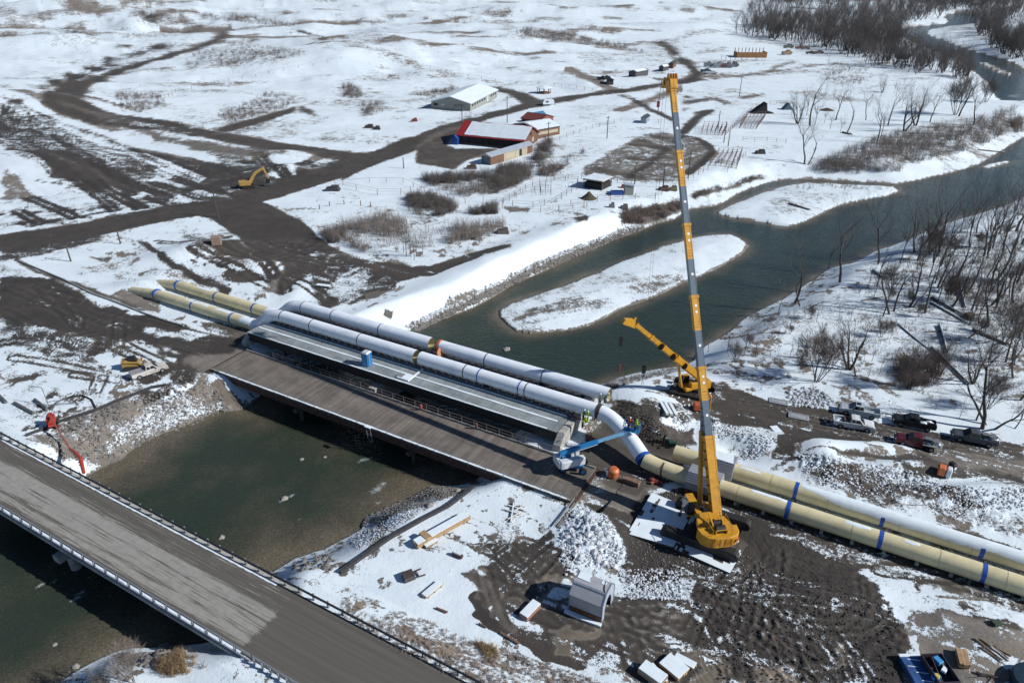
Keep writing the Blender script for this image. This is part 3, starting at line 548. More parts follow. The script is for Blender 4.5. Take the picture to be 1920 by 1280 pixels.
# stray patches: mud breaking through snow near the site, snow left lying in the mud
site = sst(230, 120, GY); ff1 = fbm(GX/1.7, GY/1.7, 81, 4); ff2 = fbm(GX/5.5, GY/5.5, 82, 4); ff3 = fbm(s_/9, t_/1.1, 83, 3)
isl = np.zeros(GX.shape)
for I in ISL:
    ix_, d_ = local(GX, GY, I, 2); isl[ix_] = np.maximum(isl[ix_], d_ > 0)
SN = np.where((SN > .7) & (SN < .975), SN-site*(0.62*sst(.54, .68, ff1)*sst(.40, .58, ff2)+.45*sst(.60, .72, ff3)*sst(.45, .6, ff2))*(1-isl), SN)
SN = np.where((SN < .2) & (ID != 2), SN+site*(0.36*sst(.60, .72, ff3)+0.36*sst(.60, .72, ff2)*sst(.45, .6, ff1)), SN)
TN = np.clip(TN+0.12*(ff2-.5)*2*(TN < .7), 0, 1)
SN = np.clip(SN, 0, 1)
under = GZ < WZ-0.02; SN[under] = 0; TN[under] = .6
bank = (GZ < WZ+0.22); SN[bank] = np.minimum(SN[bank], .30); TN[bank] = .55
def subset(mask, name, V, mat, attrs, label):
    f = FC[mask]; u, inv = np.unique(f, return_inverse=True)
    return structure(add_mesh(name, V[u], inv.reshape(f.shape), mat, {k: a[u] for k, a in attrs.items()}, True), label)
GV = np.stack([GX, GY, GZ], 1); AT = dict(snow=SN, tone=TN, wet=WET)
subset(fid == 0, "ground", GV, MG, AT, "snow covered ground with dead grass showing through")
subset(fid == 2, "road", GV, MG, AT, "dark gravel roads winding through the snow")
subset(fid == 3, "riding_arena_ground", GV, MG, AT, "dark bare oval of the riding arena")
subset(fid == 4, "mud", GV, MG, AT, "churned dark mud of the building site yards")
# water
dep = np.full(GX.shape, -9.0); idx, dd = local(GX, GY, RIVER, 6); dep[idx] = dd
for I in ISL:
    idx, dd = local(GX, GY, I, 40); dep[idx] = np.minimum(dep[idx], -dd)
FO = np.zeros(GX.shape)
for (a, b, r) in [(533,935,1.1),(545,930,.9),(415,1008,.7),(705,918,1.7),(715,908,1.2),(680,862,1.2),(690,860,1.0),(75,1097,.9),(100,1090,.8),(145,1120,1.1),(150,1112,.8),(560,974,.5),(710,942,.6),(1180,25,1),(1900,180,10)]:
    x, y = gp(a, b, WZ); u = (GX-x)*UX*0+((GX-x)*.70+(GY-y)*.71); k = -(GX-x)*.71+(GY-y)*.70
    FO = np.maximum(FO, np.exp(-((u/(r*1.1))**2+(k/(r*.5))**2)))
dn = np.clip(dep/4.0, 0, 1)*sst(60, 100, t_)+np.clip(dep/16.0, 0, .62)*(1-sst(60, 100, t_))
GW = GV.copy(); GW[:, 2] = WZ
wm = (dep > -1.2)[FC].any(1)
subset(wm, "water", GW, MW, dict(depth=dn, foam=FO), "dark green river")
# ------------------------------------------------------------------ object helpers
class MB:
    def __init__(s): s.v = []; s.f = []
    def add(s, V, Fs, mx=None):
        o = len(s.v)
        for p in V:
            p = Vector(p); s.v.append(tuple(mx @ p if mx is not None else p))
        s.f += [tuple(i+o for i in f) for f in Fs]; return s
    def box(s, c, d, rz=0.0, mx=None, taper=1.0, ry=0.0, rx=0.0):
        x, y, z = d[0]/2, d[1]/2, d[2]/2; k = taper
        V = [(-x,-y,-z),(x,-y,-z),(x,y,-z),(-x,y,-z),(-x*k,-y*k,z),(x*k,-y*k,z),(x*k,y*k,z),(-x*k,y*k,z)]
        m = Matrix.Translation(c) @ Matrix.Rotation(rz, 4, 'Z') @ Matrix.Rotation(ry, 4, 'Y') @ Matrix.Rotation(rx, 4, 'X')
        if mx is not None: m = mx @ m
        return s.add(V, [(0,3,2,1),(4,5,6,7),(0,1,5,4),(1,2,6,5),(2,3,7,6),(3,0,4,7)], m)
    def path(s, pts, rad, n=8, cap=True, a0=0.0):
        pts = [Vector(p) for p in pts]; rad = rad if isinstance(rad, (list, tuple)) else [rad]*len(pts)
        o = len(s.v); up = None
        for i, p in enumerate(pts):
            d = (pts[min(i+1, len(pts)-1)]-pts[max(i-1, 0)]).normalized()
            if up is None: up = Vector((0,0,1)) if abs(d.z) < 0.95 else Vector((1,0,0))
            a = d.cross(up).normalized(); b = a.cross(d).normalized(); up = b
            for k in range(n):
                t = a0+2*math.pi*k/n; q = p+(a*math.cos(t)+b*math.sin(t))*rad[i]; s.v.append(tuple(q))
        for i in range(len(pts)-1):
            for k in range(n):
                k2 = (k+1) % n; s.f.append((o+i*n+k, o+(i+1)*n+k, o+(i+1)*n+k2, o+i*n+k2))
        if cap:
            s.f.append(tuple(o+k for k in range(n))); s.f.append(tuple(o+(len(pts)-1)*n+k for k in reversed(range(n))))
        return s
    def tube(s, a, b, r, r2=None, n=6): return s.path([a, b], [r, r if r2 is None else r2], n)
    def beam(s, a, b, w, h=None):                          # rectangular bar between two points
        a, b = Vector(a), Vector(b); d = b-a; L = d.length; h = h or w
        q = d.to_track_quat('X', 'Z').to_matrix().to_4x4()
        return s.box((0,0,0), (L, w, h), mx=Matrix.Translation((a+b)/2) @ q)
    def prism(s, poly, y0, y1, mx=None):                   # outline in xz, extruded along y
        n = len(poly); V = [(p[0], y0, p[1]) for p in poly]+[(p[0], y1, p[1]) for p in poly]
        return s.add(V, [tuple(range(n)), tuple(reversed(range(n, 2*n)))]+[(i, i+n, (i+1) % n+n, (i+1) % n) for i in range(n)], mx)
    def slab(s, poly, z0, z1, mx=None):                    # outline in xy, extruded up
        n = len(poly); V = [(p[0], p[1], z0) for p in poly]+[(p[0], p[1], z1) for p in poly]
        return s.add(V, [tuple(reversed(range(n))), tuple(range(n, 2*n))]+[(i, (i+1) % n, (i+1) % n+n, i+n) for i in range(n)], mx)
    def loft(s, secs, mx=None):                            # sections of equal point count, capped
        n = len(secs[0]); V = [p for q in secs for p in q]; Fs = []
        for i in range(len(secs)-1):
            for k in range(n): Fs.append((i*n+k, i*n+(k+1) % n, (i+1)*n+(k+1) % n, (i+1)*n+k))
        Fs += [tuple(reversed(range(n))), tuple((len(secs)-1)*n+k for k in range(n))]
        return s.add(V, Fs, mx)
    def disc(s, c, r, ax, th=0.05, n=20): c = Vector(c); ax = Vector(ax).normalized(); return s.path([c-ax*th/2, c+ax*th/2], r, n)
    def rock(s, c, r, rnd, sq=0.7):
        V = []; 
        for z, k in ((-1, 1), (-.35, 5), (.45, 5), (1, 1)):
            for i in range(k):
                a = 2*math.pi*i/k+z*1.3; q = math.sqrt(max(0, 1-z*z)); j = rnd.uniform(.72, 1.2)
                V.append((c[0]+r*q*math.cos(a)*j, c[1]+r*q*math.sin(a)*j*rnd.uniform(.8, 1), c[2]+r*z*sq*rnd.uniform(.8, 1.1)))
        Fs = [(0, 1+(i+1) % 5, 1+i) for i in range(5)]+[(1+i, 1+(i+1) % 5, 6+(i+1) % 5, 6+i) for i in range(5)]+[(6+i, 6+(i+1) % 5, 11) for i in range(5)]
        return s.add(V, Fs)
    def build(s, name, mat, parent=None, smooth=False, world=False, bev=0.0, label=None):
        me = bpy.data.meshes.new(name)
        off = Vector(parent.location) if (world and parent is not None) else Vector((0,0,0))
        me.from_pydata([tuple(Vector(v)-off) for v in s.v], [], s.f); me.materials.append(mat)
        bm = bmesh.new(); bm.from_mesh(me)
        if bev: bmesh.ops.bevel(bm, geom=[e for e in bm.edges], offset=bev, segments=1, profile=0.5, affect='EDGES', clamp_overlap=True)
        bmesh.ops.recalc_face_normals(bm, faces=bm.faces); bm.to_mesh(me); bm.free()
        if smooth:
            me.polygons.foreach_set("use_smooth", [True]*len(me.polygons)); 
            try: me.set_sharp_from_angle(angle=math.radians(38))
            except Exception: pass
        o = bpy.data.objects.new(name, me); C.objects.link(o)
        if parent is not None: o.parent = parent
        if label: o["label"] = label
        return o
def thing(name, label, cat, loc=(0,0,0), rz=0.0, group=None):
    o = bpy.data.objects.new(name, None); C.objects.link(o); o.empty_display_size = 0.3
    o.location = loc; o.rotation_euler = (0, 0, rz); o["label"] = label; o["category"] = cat
    if group: o["group"] = group
    return o
def tag(o, label, cat, group=None, kind=None):
    o["label"] = label
    if cat: o["category"] = cat
    if group: o["group"] = group
    if kind: o["kind"] = kind
    return o
def dup(o, parent=None):
    c = o.copy(); C.objects.link(c); c.parent = parent
    for ch in list(o.children): dup(ch, c)
    return c
ANG = math.atan2(UY, UX)
# colours
STEEL = M("galvanised_grey", (0.30,0.31,0.32), .5, .3, .2); CONC = M("concrete", (0.42,0.41,0.38), .85, 0, .2, 1.2, .3, (0.22,0.21,0.19))
BLACK = M("black_steel", (0.022,0.022,0.024), .6, .2, .3); RUST = M("brown_steel", (0.10,0.055,0.04), .8, .1, .4, 2)
SNOWM = M("packed_snow", (0.75,0.835,0.88), .8, 0, .08, 1.2, .4); YEL = M("cream_pipe_paint", (0.70,0.62,0.38), .5, 0, .12, .6, .15, (0.56,0.48,0.30))
WHI = M("white_pipe_paint", (0.82,0.88,0.94), .45, 0, .06, .5, .2, (0.66,0.72,0.80)); BLU = M("blue_band", (0.02,0.09,0.42), .45, 0, .15); DK = M("dark_seam", (0.06,0.055,0.06), .7, 0, .3)
CRY = M("crane_yellow", (0.60,0.29,0.018), .5, 0, .14, 1.5, .05, (0.40,0.21,0.04)); CGR = M("boom_grey", (0.12,0.16,0.20), .4, .2, .12)
WOOD = M("sawn_timber", (0.40,0.26,0.14), .8, 0, .3, 2); RUB = M("rubber", (0.02,0.02,0.02), .85, 0, .3); GLS = M("tinted_glass", (0.01,0.013,0.018), .08, 0, .1, 1, 0)
def planks_mat(name, cols, along, wid, dark):
    m, n, p = nodes(name); v = objco(n)
    sx = mk(n, "ShaderNodeSeparateXYZ"); n.links.new(v, sx.inputs[0]); u = sx.outputs[0 if along == 'x' else 1]
    q = math_(n, 'DIVIDE', u, wid); fl = math_(n, 'FLOOR', q); fr = math_(n, 'FRACT', q)
    wn = mk(n, "ShaderNodeTexWhiteNoise", noise_dimensions='1D'); n.links.new(fl, wn.inputs["W"])
    c = ramp(n, wn.outputs[0], [(0, cols[0]), (0.6, cols[1]), (1, cols[2])])
    big = ramp(n, noise(n, v, .35, 4, .6), [(.35, (.68,.68,.68)), (.7, (1.25,1.22,1.2))])
    mm = mk(n, "ShaderNodeMix", data_type='RGBA', blend_type='MULTIPLY'); mm.inputs[0].default_value = 1; n.links.new(c, mm.inputs[6]); n.links.new(big, mm.inputs[7])
    g = ramp(n, fr, [(0, (1,1,1)), (.10, (0,0,0)), (.90, (0,0,0)), (1, (1,1,1))])
    n.links.new(mixc(n, g, mm.outputs[2], dark), p.inputs["Base Color"]); p.inputs["Roughness"].default_value = .85
    n.links.new(bump(n, math_(n, 'SUBTRACT', noise(n, v, 4, 3), g), .5, .03), p.inputs["Normal"]); return m
DECKM = planks_mat("deck_planks", [(.155,.135,.115), (.19,.167,.143), (.22,.195,.168)], 'x', .30, (.03,.025,.02))
GRAT = planks_mat("steel_grating", [(.25,.285,.30), (.28,.315,.33), (.30,.335,.35)], 'x', .22, (.09,.10,.105))
# ------------------------------------------------------------------ wooden bridge
def frame(name, label, cat, s, t, z): x, y, _ = wp(s, t); return thing(name, label, cat, (x, y, z), ANG)
S0, S1, TA, TB, DZ = -88.2, -26.0, 60.1, 67.3, 0.22
wb = frame("wooden_bridge", "brown plank deck bridge with thin railings between the highway bridge and the pipe bridge", "bridge", S0, TA, DZ)
L = S1-S0; Wd = TB-TA
MB().box((L/2, Wd/2, -.10), (L, Wd, .20)).build("deck", DECKM, wb)
g = MB()
for yy in (.25, 2.0, 3.7, 5.4, Wd-.25): g.box((L/2, yy, -.80), (L-.3, .32, 1.18))
for i in range(21): g.box((1.5+i*3.0, Wd/2, -.75), (.12, Wd-.2, .8))
g.build("girder", RUST, wb)
MB().box((L/2, .06, .10), (L, .22, .2)).build("kerb", M("grey_kerb", (.28,.27,.25), .8), wb); MB().box((L/2, Wd-.06, .10), (L, .22, .2)).build("kerb", M("grey_kerb", (.28,.27,.25)), wb)
sn = MB()
def snowstrip(mb, x0, x1, y, wd, z, h=.05, step=.5, rnd=R):
    pa = []; pb = []; x = x0
    while x < x1: pa.append((x, y-wd/2*rnd.uniform(.6, 1.15))); pb.append((x, y+wd/2*rnd.uniform(.6, 1.15))); x += step*rnd.uniform(.7, 1.3)
    for i in range(len(pa)-1):
        mb.slab([pa[i], pa[i+1], pb[i+1], pb[i]], z, z+h)
snowstrip(sn, 2, L-.5, -.02, .30, .203); sn.build("snow_cover", SNOWM, wb)
PST = M("rail_brown", (.20,.16,.14), .7)
for side, yy, h in ((0, -.10, 1.0), (1, Wd+.10, 1.05)):
    rl = MB()
    x0 = 1.0 if side == 0 else 6.0
    for zz in (.55, h): rl.tube((x0, yy, zz), (L-.4, yy, zz), .035 if side else .025, n=5)
    rl.build("rail", PST if side else STEEL, wb)
    x = x0
    while x < L-.3:
        MB().tube((x, yy, -.35), (x, yy, h+.03), .05 if side else .035, n=5).build("railing_post", PST if side else STEEL, wb); x += 2.0 if side else 2.6
for sx in (18.0, 38.5):
    p = MB()
    for yy in (.6, 3.6, 6.6): p.tube((sx, yy, -1.4), (sx, yy, -5.2), .28, n=10)
    p.box((sx, Wd/2, -1.55), (.7, Wd+1.2, .4)); p.beam((sx, -.4, -1.9), (sx, 5.5, -4), .18); p.build("pier", M("pier_timber", (.10,.08,.07)), wb)
MB().box((-.35, Wd/2, -1.2), (.7, Wd+1.4, 2.0)).build("abutment", RUST, wb); MB().box((L+.25, Wd/2, -1.2), (.5, Wd+.6, 2.0)).build("abutment", RUST, wb)
# timber wing wall at the near right corner
ww = frame("wing_wall", "snow topped timber retaining wall at the end of the wooden bridge", "retaining wall", S1+.4, TA, .1)
b = MB(); b.box((.0,-2.4,-.55), (.18,4.6,1.6)); b.build("boards", M("old_boards", (.17,.10,.065), .85, 0, .4, 2), ww)
b = MB(); b.box((.35,-2.3,.33), (.12,5.0,.12)); b.box((-.2,-2.2,.42), (.12,5.2,.12)); b.box((.12,-2.4,.28),(.12,4.6,.1)); b.build("capping_beam", M("grey_kerb", (.3,.3,.3)), ww)
bk = frame("underslung_bracket", "small white bracket platform hung on the near railing of the wooden bridge", "bracket", *st2(694,801,.7), .7)
MB().box((0,-.35,.35), (1.0,.55,.08)).build("platform", WHI, bk); q = MB(); q.tube((-.35,-.5,.3),(-.35,-.2,-2.2),.04); q.tube((.35,-.5,.3),(.35,-.2,-2.2),.04); q.box((0,-.3,-1),(1.0,.06,.08)); q.build("frame", STEEL, bk)
# ------------------------------------------------------------------ highway bridge and road
HS0, HS1, HT0, HT1, HZ = -150.0, 46.0, 25.85, 33.45, 1.0
def asphalt():
    m, n, p = nodes("highway_surface"); v = objco(n)
    s = mk(n, "ShaderNodeSeparateXYZ"); n.links.new(v, s.inputs[0]); x, y = s.outputs[0], s.outputs[1]
    st = mk(n, "ShaderNodeMapping"); st.inputs["Scale"].default_value = (.045,1.9,1); n.links.new(v, st.inputs["Vector"])
    a = noise(n, st.outputs[0], 1.0, 4, .6); b = noise(n, st.outputs[0], 4.0, 4, .7)
    base = ramp(n, a, [(.3, (.085,.079,.067)), (.7, (.125,.117,.10))])
    end = ramp(n, math_(n, 'DIVIDE', math_(n, 'ADD', x, 0), 200), [(.531, (1,1,1)), (.5385, (0,0,0))])     # bare concrete stops at the joint
    sx = mk(n, "ShaderNodeMapping"); sx.inputs["Scale"].default_value = (.022,.72,1); sx.inputs["Location"].default_value = (0,.35,0); n.links.new(v, sx.inputs["Vector"])
    c = noise(n, sx.outputs[0], 1.0, 2, .5)
    prof = ramp(n, math_(n, 'DIVIDE', y, 7.6), [(.02,(0,0,0)), (.08,(.52,)*3), (.16,(.66,)*3), (.22,(.44,)*3), (.30,(.64,)*3), (.43,(.62,)*3), (.47,(.50,)*3), (.50,(.66,)*3), (.60,(.72,)*3), (.66,(.44,)*3), (.74,(.36,)*3), (.85,(.37,)*3)])
    k = math_(n, 'ADD', prof, math_(n, 'ADD', math_(n, 'MULTIPLY', math_(n, 'SUBTRACT', c, .5), .35), math_(n, 'MULTIPLY', math_(n, 'SUBTRACT', b, .5), 1.25)))
    k = ramp(n, math_(n, 'ADD', k, math_(n, 'MULTIPLY', math_(n, 'SUBTRACT', end, 1.0), .6)), [(.46, (0,0,0)), (.57, (1,1,1))])
    pale = ramp(n, noise(n, v, 1.2, 4, .6), [(.3, (.26,.25,.225)), (.7, (.33,.315,.285))])
    n.links.new(mixc(n, k, base, pale), p.inputs["Base Color"]); p.inputs["Roughness"].default_value = .85
    n.links.new(bump(n, noise(n, v, 14, 2), .25, .02), p.inputs["Normal"]); return m
ASPH = asphalt()
hb = frame("highway", "", "", HS0, HT0, HZ)
def curve_t(s): return 0.0
C.objects.unlink(hb); bpy.data.objects.remove(hb)
x, y, _ = wp(HS0, HT0)
rd = MB().box(((HS1-HS0)/2, (HT1-HT0)/2, -.06), (HS1-HS0, HT1-HT0, .12)).build("highway", ASPH)
rd.location = (x, y, HZ); rd.rotation_euler = (0,0,ANG); structure(rd, "worn grey highway crossing the river in the foreground")
hg = frame("highway_bridge", "concrete and steel girder span carrying the highway over the river", "bridge", -99, HT0, HZ)
LB = 57.0
b = MB(); b.box((LB/2, 3.8, -.30), (LB, 8.5, .34)); b.build("slab", CONC, hg)
b = MB()
for yy in (.3, 2.6, 5.0, 7.3): b.box((LB/2, yy, -1.1), (LB-.4, .4, 1.25))
b.build("girder", M("weathered_girder", (.05,.045,.04)), hg)
for sx in (27.5,):
    b = MB(); b.box((sx, 3.8, -1.95), (1.1, 9.2, .8)); 
    for yy in (.8, 6.8): b.tube((sx, yy, -2), (sx, yy, -6), .6, n=14)
    b.build("pier", CONC, hg)
b = MB(); b.box((LB+.4, 3.8, -1.4), (.8, 9.6, 2.4)); b.box((LB+.4, -1.6, -1.9), (1.4, 3.2, 2.2), rz=.35); b.build("abutment", CONC, hg)
MB().box((-.4, 3.8, -1.4), (.8, 9.6, 2.4)).build("abutment", CONC, hg)
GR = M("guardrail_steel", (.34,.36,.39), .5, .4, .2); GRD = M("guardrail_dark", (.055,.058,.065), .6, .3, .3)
def guard(name, label, s0, s1, t, side, mat, postmat, gap, h=.85, near=False):
    o = frame(name, label, "guardrail", s0, t, HZ)
    b = MB(); L = s1-s0
    prof = [(-.03,.42),(.04,.46),(-.02,.56),(.04,.66),(-.03,.72),(-.06,.72),(-.06,.42)]
    V = []; 
    secs = [[(xx, side*p[0], p[1]+.1) for p in prof] for xx in (0, L)]; b.loft(secs); b.build("rail", mat, o)
    if near: q = MB(); q.box((L/2, -.12, -.12), (L, .12, .34)); q.build("fascia", M("fascia_blue_shade", (.30,.33,.38), .6), o)  # blue shade of the rail's near side is put into this colour
    xx = .3; kk = 0
    while xx < L and kk < 100:
        q = MB(); q.box((xx, -side*.14, .30), (.16, .16, .95)); q.box((xx, -side*.05, .66), (.1,.16,.2)); q.build("post", postmat, o); xx += gap; kk += 1
    return o
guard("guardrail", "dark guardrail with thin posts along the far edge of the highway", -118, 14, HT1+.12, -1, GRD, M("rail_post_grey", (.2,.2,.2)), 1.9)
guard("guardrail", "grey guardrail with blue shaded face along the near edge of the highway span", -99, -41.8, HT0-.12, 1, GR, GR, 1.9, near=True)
guard("guardrail", "close set guardrail posts along the near highway edge past the span", -41.4, 0, HT0-.12, 1, GR, GR, 1.0)
b = MB(); snowstrip(b, 0, 50, 7.35, .3, .003, .03, .35); o = b.build("snow_ridge", SNOWM); o.location = (x, y, HZ); x2, y2, _ = wp(-96, HT0); o.location = (x2, y2, HZ); o.rotation_euler = (0,0,ANG); tag(o, "thin broken ridge of snow under the far guardrail", "snow ridge")
b = MB(); snowstrip(b, 0, 56, -.02, .35, .003, .04, .4); o = b.build("snow_ridge", SNOWM); x2, y2, _ = wp(-99, HT0); o.location = (x2, y2, HZ-.2+.2); o.rotation_euler = (0,0,ANG); tag(o, "thin line of snow under the near guardrail", "snow ridge")
# ------------------------------------------------------------------ pipe bridge
PZ = 2.2
sA, tA = st2(512,632,PZ); sB, tB = st2(1056,822,PZ)
PS0, PS1, PT0 = -89.6, -32.6, (tA+tB)/2
PT1 = (st2(540,613,PZ)[1]+st2(1075,775,PZ)[1])/2
TPF = (st2(909,707,PZ+1.5)[1]+st2(592.5,611,PZ+1.5)[1])/2; TPB = (st2(624,593,PZ+1.5)[1]+st2(1000,697,PZ+1.5)[1])/2
print("pipe bridge", PT0, PT1, TPF, TPB)
pb = frame("pipe_bridge", "steel girder bridge with grating walkway carrying the two white pipes over the river", "bridge", PS0, PT0, PZ)
L = PS1-PS0; w1 = PT1-PT0; w2 = TPB-PT0+1.2
MB().box((L/2, w1/2, -.05), (L, w1, .1)).build("walkway", GRAT, pb)
b = MB()
for yy in (.12, w1+.3, TPB-PT0-.8, w2): b.box((L/2, yy, -.78), (L, .3, 1.3))
b.build("girder", BLACK, pb)
b = MB(); xx = 1.0
while xx < L: b.box((xx, w2/2, -.62), (.16, w2-.3, .35)); xx += 2.4
b.build("cross_beam", BLACK, pb)
MB().box((L/2, (w1+w2)/2, -.36), (L, w2-w1, .08)).build("shade_plate", M("dark_plate", (.045,.047,.05), .8, 0, .4, 1), pb)  # opaque plate added to keep the water under the pipes in shadow
for yy, ww_, st_ in ((w1-.80, .55, .4), (w1*.46, .34, 1.2), (.06, .26, 1.2)): b = MB(); snowstrip(b, .2, L-.3, yy, ww_, .003, .07, st_); b.build("snow_cover", SNOWM, pb)
b = MB(); xx = .6
while xx < L: b.tube((xx, .0, .02), (xx, -.05, .95), .012, n=4); xx += 1.5
b.tube((0, -.05, .95), (L, -.05, .95), .012, n=4); b.tube((0, -.04, .5), (L, -.04, .5), .010, n=4); b.build("railing", STEEL, pb)
k = 0; xx = 1.0
SADD = M("saddle_grey", (.26,.27,.30), .6)
while xx < L-.5:                                           # saddles under both pipes
    for tt, w_ in ((TPF-PT0, 1.3), (TPB-PT0, 1.3)):
        q = MB(); q.box((xx, tt-w_/2, .22), (.14,.14,.75)); q.box((xx, tt+w_/2, .22), (.14,.14,.75)); q.box((xx, tt, .48), (.12, w_, .16)); q.build("pipe_saddle", SADD, pb)
    xx += 1.35
for yy in (TPF-PT0-.95, TPB-PT0-.95): MB().box((L/2, yy, .02), (L, .16, .18)).build("stringer", BLACK, pb)
b = MB(); b.box((27.0, 4.4, -2.3), (1.2, 11.5, 1.0)); b.box((27.0, 4.4, -4.6), (1.0, 8, 4.4)); b.build("pier", CONC, pb)
# abutments: stepped concrete walls with a pale face
def abut(s, t0, t1, z0, z1, name, label, dirs):
    o = frame(name, label, "abutment", s, t0, 0)
    pol = [(0,z0),(t1-t0,z0),(t1-t0,z1+.7),((t1-t0)*.62,z1+.7),((t1-t0)*.60,z1),(1.4,z1),(0,z1-1.2)]
    b = MB(); n = len(pol); V = [(-.5, p[0], p[1]) for p in pol]+[(.5, p[0], p[1]) for p in pol]
    b.add(V, [tuple(range(n)), tuple(reversed(range(n, 2*n)))]+[(i, i+n, (i+1) % n+n, (i+1) % n) for i in range(n)]); b.build("wall", CONC, o)
    q = MB(); q.tube((.3, .4, z1-.6), (.3, (t1-t0)*.58, z1+.15), .05); q.tube((.3, 1, z1-.3), (.3,1,z1+.5), .03); q.build("conduit", STEEL, o)
    return o
abut(-32.0, PT0-1.0, TPB+2.6, -2.6, PZ-.1, "concrete_abutment", "pale concrete wall under the right end of the pipe bridge", 1)
abut(-90.0, PT0-1.0, TPB+1.0, -2.4, PZ-.4, "concrete_abutment", "pale concrete wall under the left end of the pipe bridge", -1)
# ------------------------------------------------------------------ pipes
def smooth_path(pts, n=7):
    P_ = [Vector(p) for p in pts]; out = [P_[0]]
    for i in range(1, len(P_)-1):
        a, b, c = P_[i-1], P_[i], P_[i+1]; r = min((b-a).length, (c-b).length)*.45; p0 = b+(a-b).normalized()*r; p1 = b+(c-b).normalized()*r
        for k in range(n+1):
            t = k/n; out.append(p0*(1-t)**2+b*2*t*(1-t)+p1*t*t)
    out.append(P_[-1]); return out
def hollow(mb, pts, r, n=36, ri=None):
    ri = ri or r*.94; mb.path(pts, r, n, cap=False); a = len(mb.v)
    mb.path(list(reversed(pts)), ri, n, cap=False)
    np_ = len(pts)
def ring_end(p, d, r, ri, name, mat, parent):
    d = Vector(d).normalized(); up = Vector((0,0,1)); a = d.cross(up).normalized(); b_ = a.cross(d); n = 32; V = []
    for rr in (r, ri):
        for k in range(n): t = 2*math.pi*k/n; V.append(Vector(p)+(a*math.cos(t)+b_*math.sin(t))*rr)
    m = MB(); m.add(V, [(k, (k+1) % n, n+(k+1) % n, n+k) for k in range(n)]); return m.build(name, mat, parent, world=True)
def band(pipe, p, d, r, w, mat, name="band"):
    d = Vector(d).normalized(); p = Vector(p); return MB().path([p-d*w/2, p+d*w/2], r*1.012+.012, 36).build(name, mat, pipe, True, True)
def pipe(label, pts, r, mat, inner=None, openends=(False, False), name="pipeline", length=4.0):
    P0 = Vector(pts[0]); o = thing(name, label, "pipe", (P0.x, P0.y, 0))
    MB().path(pts, r, 36, cap=not any(openends)).build("pipe_wall", mat, o, True, True)
    if any(openends):
        MB().path([Vector(p)+Vector((0,0,0)) for p in pts], r*.93, 36, cap=False).build("lining", inner or YEL, o, True, True)
        for k, e in enumerate(openends):
            p = Vector(pts[-1 if k else 0]); d = (p-Vector(pts[-2 if k else 1])).normalized()
            if e:
                ring_end(p+d*.004, d, r*1.001, r*.93, "rim", DK, o)
            else: MB().disc(p-d*.02, r*.99, d, .03, 32).build("end_plate", mat, o, False, True)
    return o
def snowcap(o, pts, r, a0=-.6, a1=.9, jit=.25, th=.05, seed=1, fn=None):
    """snow lying along the top of a straight pipe; angles from the top, negative = near side"""
    rnd = random.Random(seed); a = Vector(pts[0]); b_ = Vector(pts[1]); d = (b_-a); L_ = d.length; d.normalize(); n_ = max(3, int(L_/.35)); side = Vector((-d.y, d.x, 0)); side.normalize()
    rows = []; m = 7; e0 = a0; e1 = a1
    for i in range(n_+1):
        u = i/n_; e0 = .7*e0+.3*(a0+rnd.uniform(-jit, jit)); e1 = .7*e1+.3*(a1+rnd.uniform(-jit, jit)); k = fn(u) if fn else 1.0
        row = []
        for j in range(m+1):
            ang = (e0+(e1-e0)*j/m)*k; q = r+(th*min(1, 2.5*math.sin(math.pi*j/m)) if 0 < j < m else .004)
            if i in (0, n_): q = r+.004
            row.append(a+d*(L_*u)+side*(math.sin(ang)*q)+Vector((0,0,1))*(math.cos(ang)*q))
        rows.append(row)
    V = [p for r_ in rows for p in r_]; mb = MB()
    mb.add(V, [(i*(m+1)+j, i*(m+1)+j+1, (i+1)*(m+1)+j+1, (i+1)*(m+1)+j) for i in range(n_) for j in range(m)])
    return mb.build("snow_cover", SNOWM, o, True, True)
RP = 1.0; ZP = PZ+1.5
D3 = Vector((UX, UY, 0))
# back white pipe, left piece / right piece with the cut between them
sg = lambda px, py, z: st2(px, py, z)[0]
c0, c1 = sg(812,642,ZP), sg(826,651,ZP); endB = sg(1142,741,ZP)
B1 = [Vector(wp(s, TPB, ZP)) for s in (-88.3, -84)]
lb = pipe("left half of the back white pipe on the bridge, cut open at its right end", smooth_path([wp(-92.6, 78.2, .9), wp(-91.3, 78.0, 1.3), wp(-88.6, TPB-.2, ZP-.2), wp(-86.2, TPB, ZP), wp(c0, TPB, ZP)]), RP, WHI, openends=(False, True))
rb = pipe("right half of the back white pipe, cut end open above the concrete wall", [wp(c1, TPB, ZP), wp(endB, TPB, ZP)], RP, WHI, openends=(True, True))
c0, c1 = sg(782,667,ZP), sg(790,670,ZP)
lf = pipe("left half of the front white pipe on the bridge, cut open beside the round cover", smooth_path([wp(-93.2, 73.3, .9), wp(-91.8, 73.3, 1.2), wp(-89.0, TPF-.2, ZP-.2), wp(-86.6, TPF, ZP), wp(c0, TPF, ZP)]), RP, WHI, openends=(False, True))
e1, e1t = st2(1131,776,ZP); e2, e2t = st2(1150,786,ZP-.15); e3, e3t = st2(1180,822,2.3); bb_, bbt = st2(1208,862,1.45)
rf = pipe("right half of the front white pipe, bending down beside the blue boom lift", smooth_path([wp(c1, TPF, ZP), wp(e1+.6, TPF, ZP), wp(e3, e3t, 2.45), wp(bb_, bbt, 1.5)], 10), RP, WHI, openends=(True, False))
for o_, lst, tt in ((lb, [(566,578),(624,593),(714,618)], TPB), (rb, [(915,673),(1022,703)], TPB), (lf, [(531,593),(588,609),(677,636)], TPF), (rf, [(876,694),(990,729)], TPF)):
    for (a, c_) in lst: band(o_, wp(sg(a, c_, ZP), tt, ZP), D3, RP, .14, DK, "joint_ring")
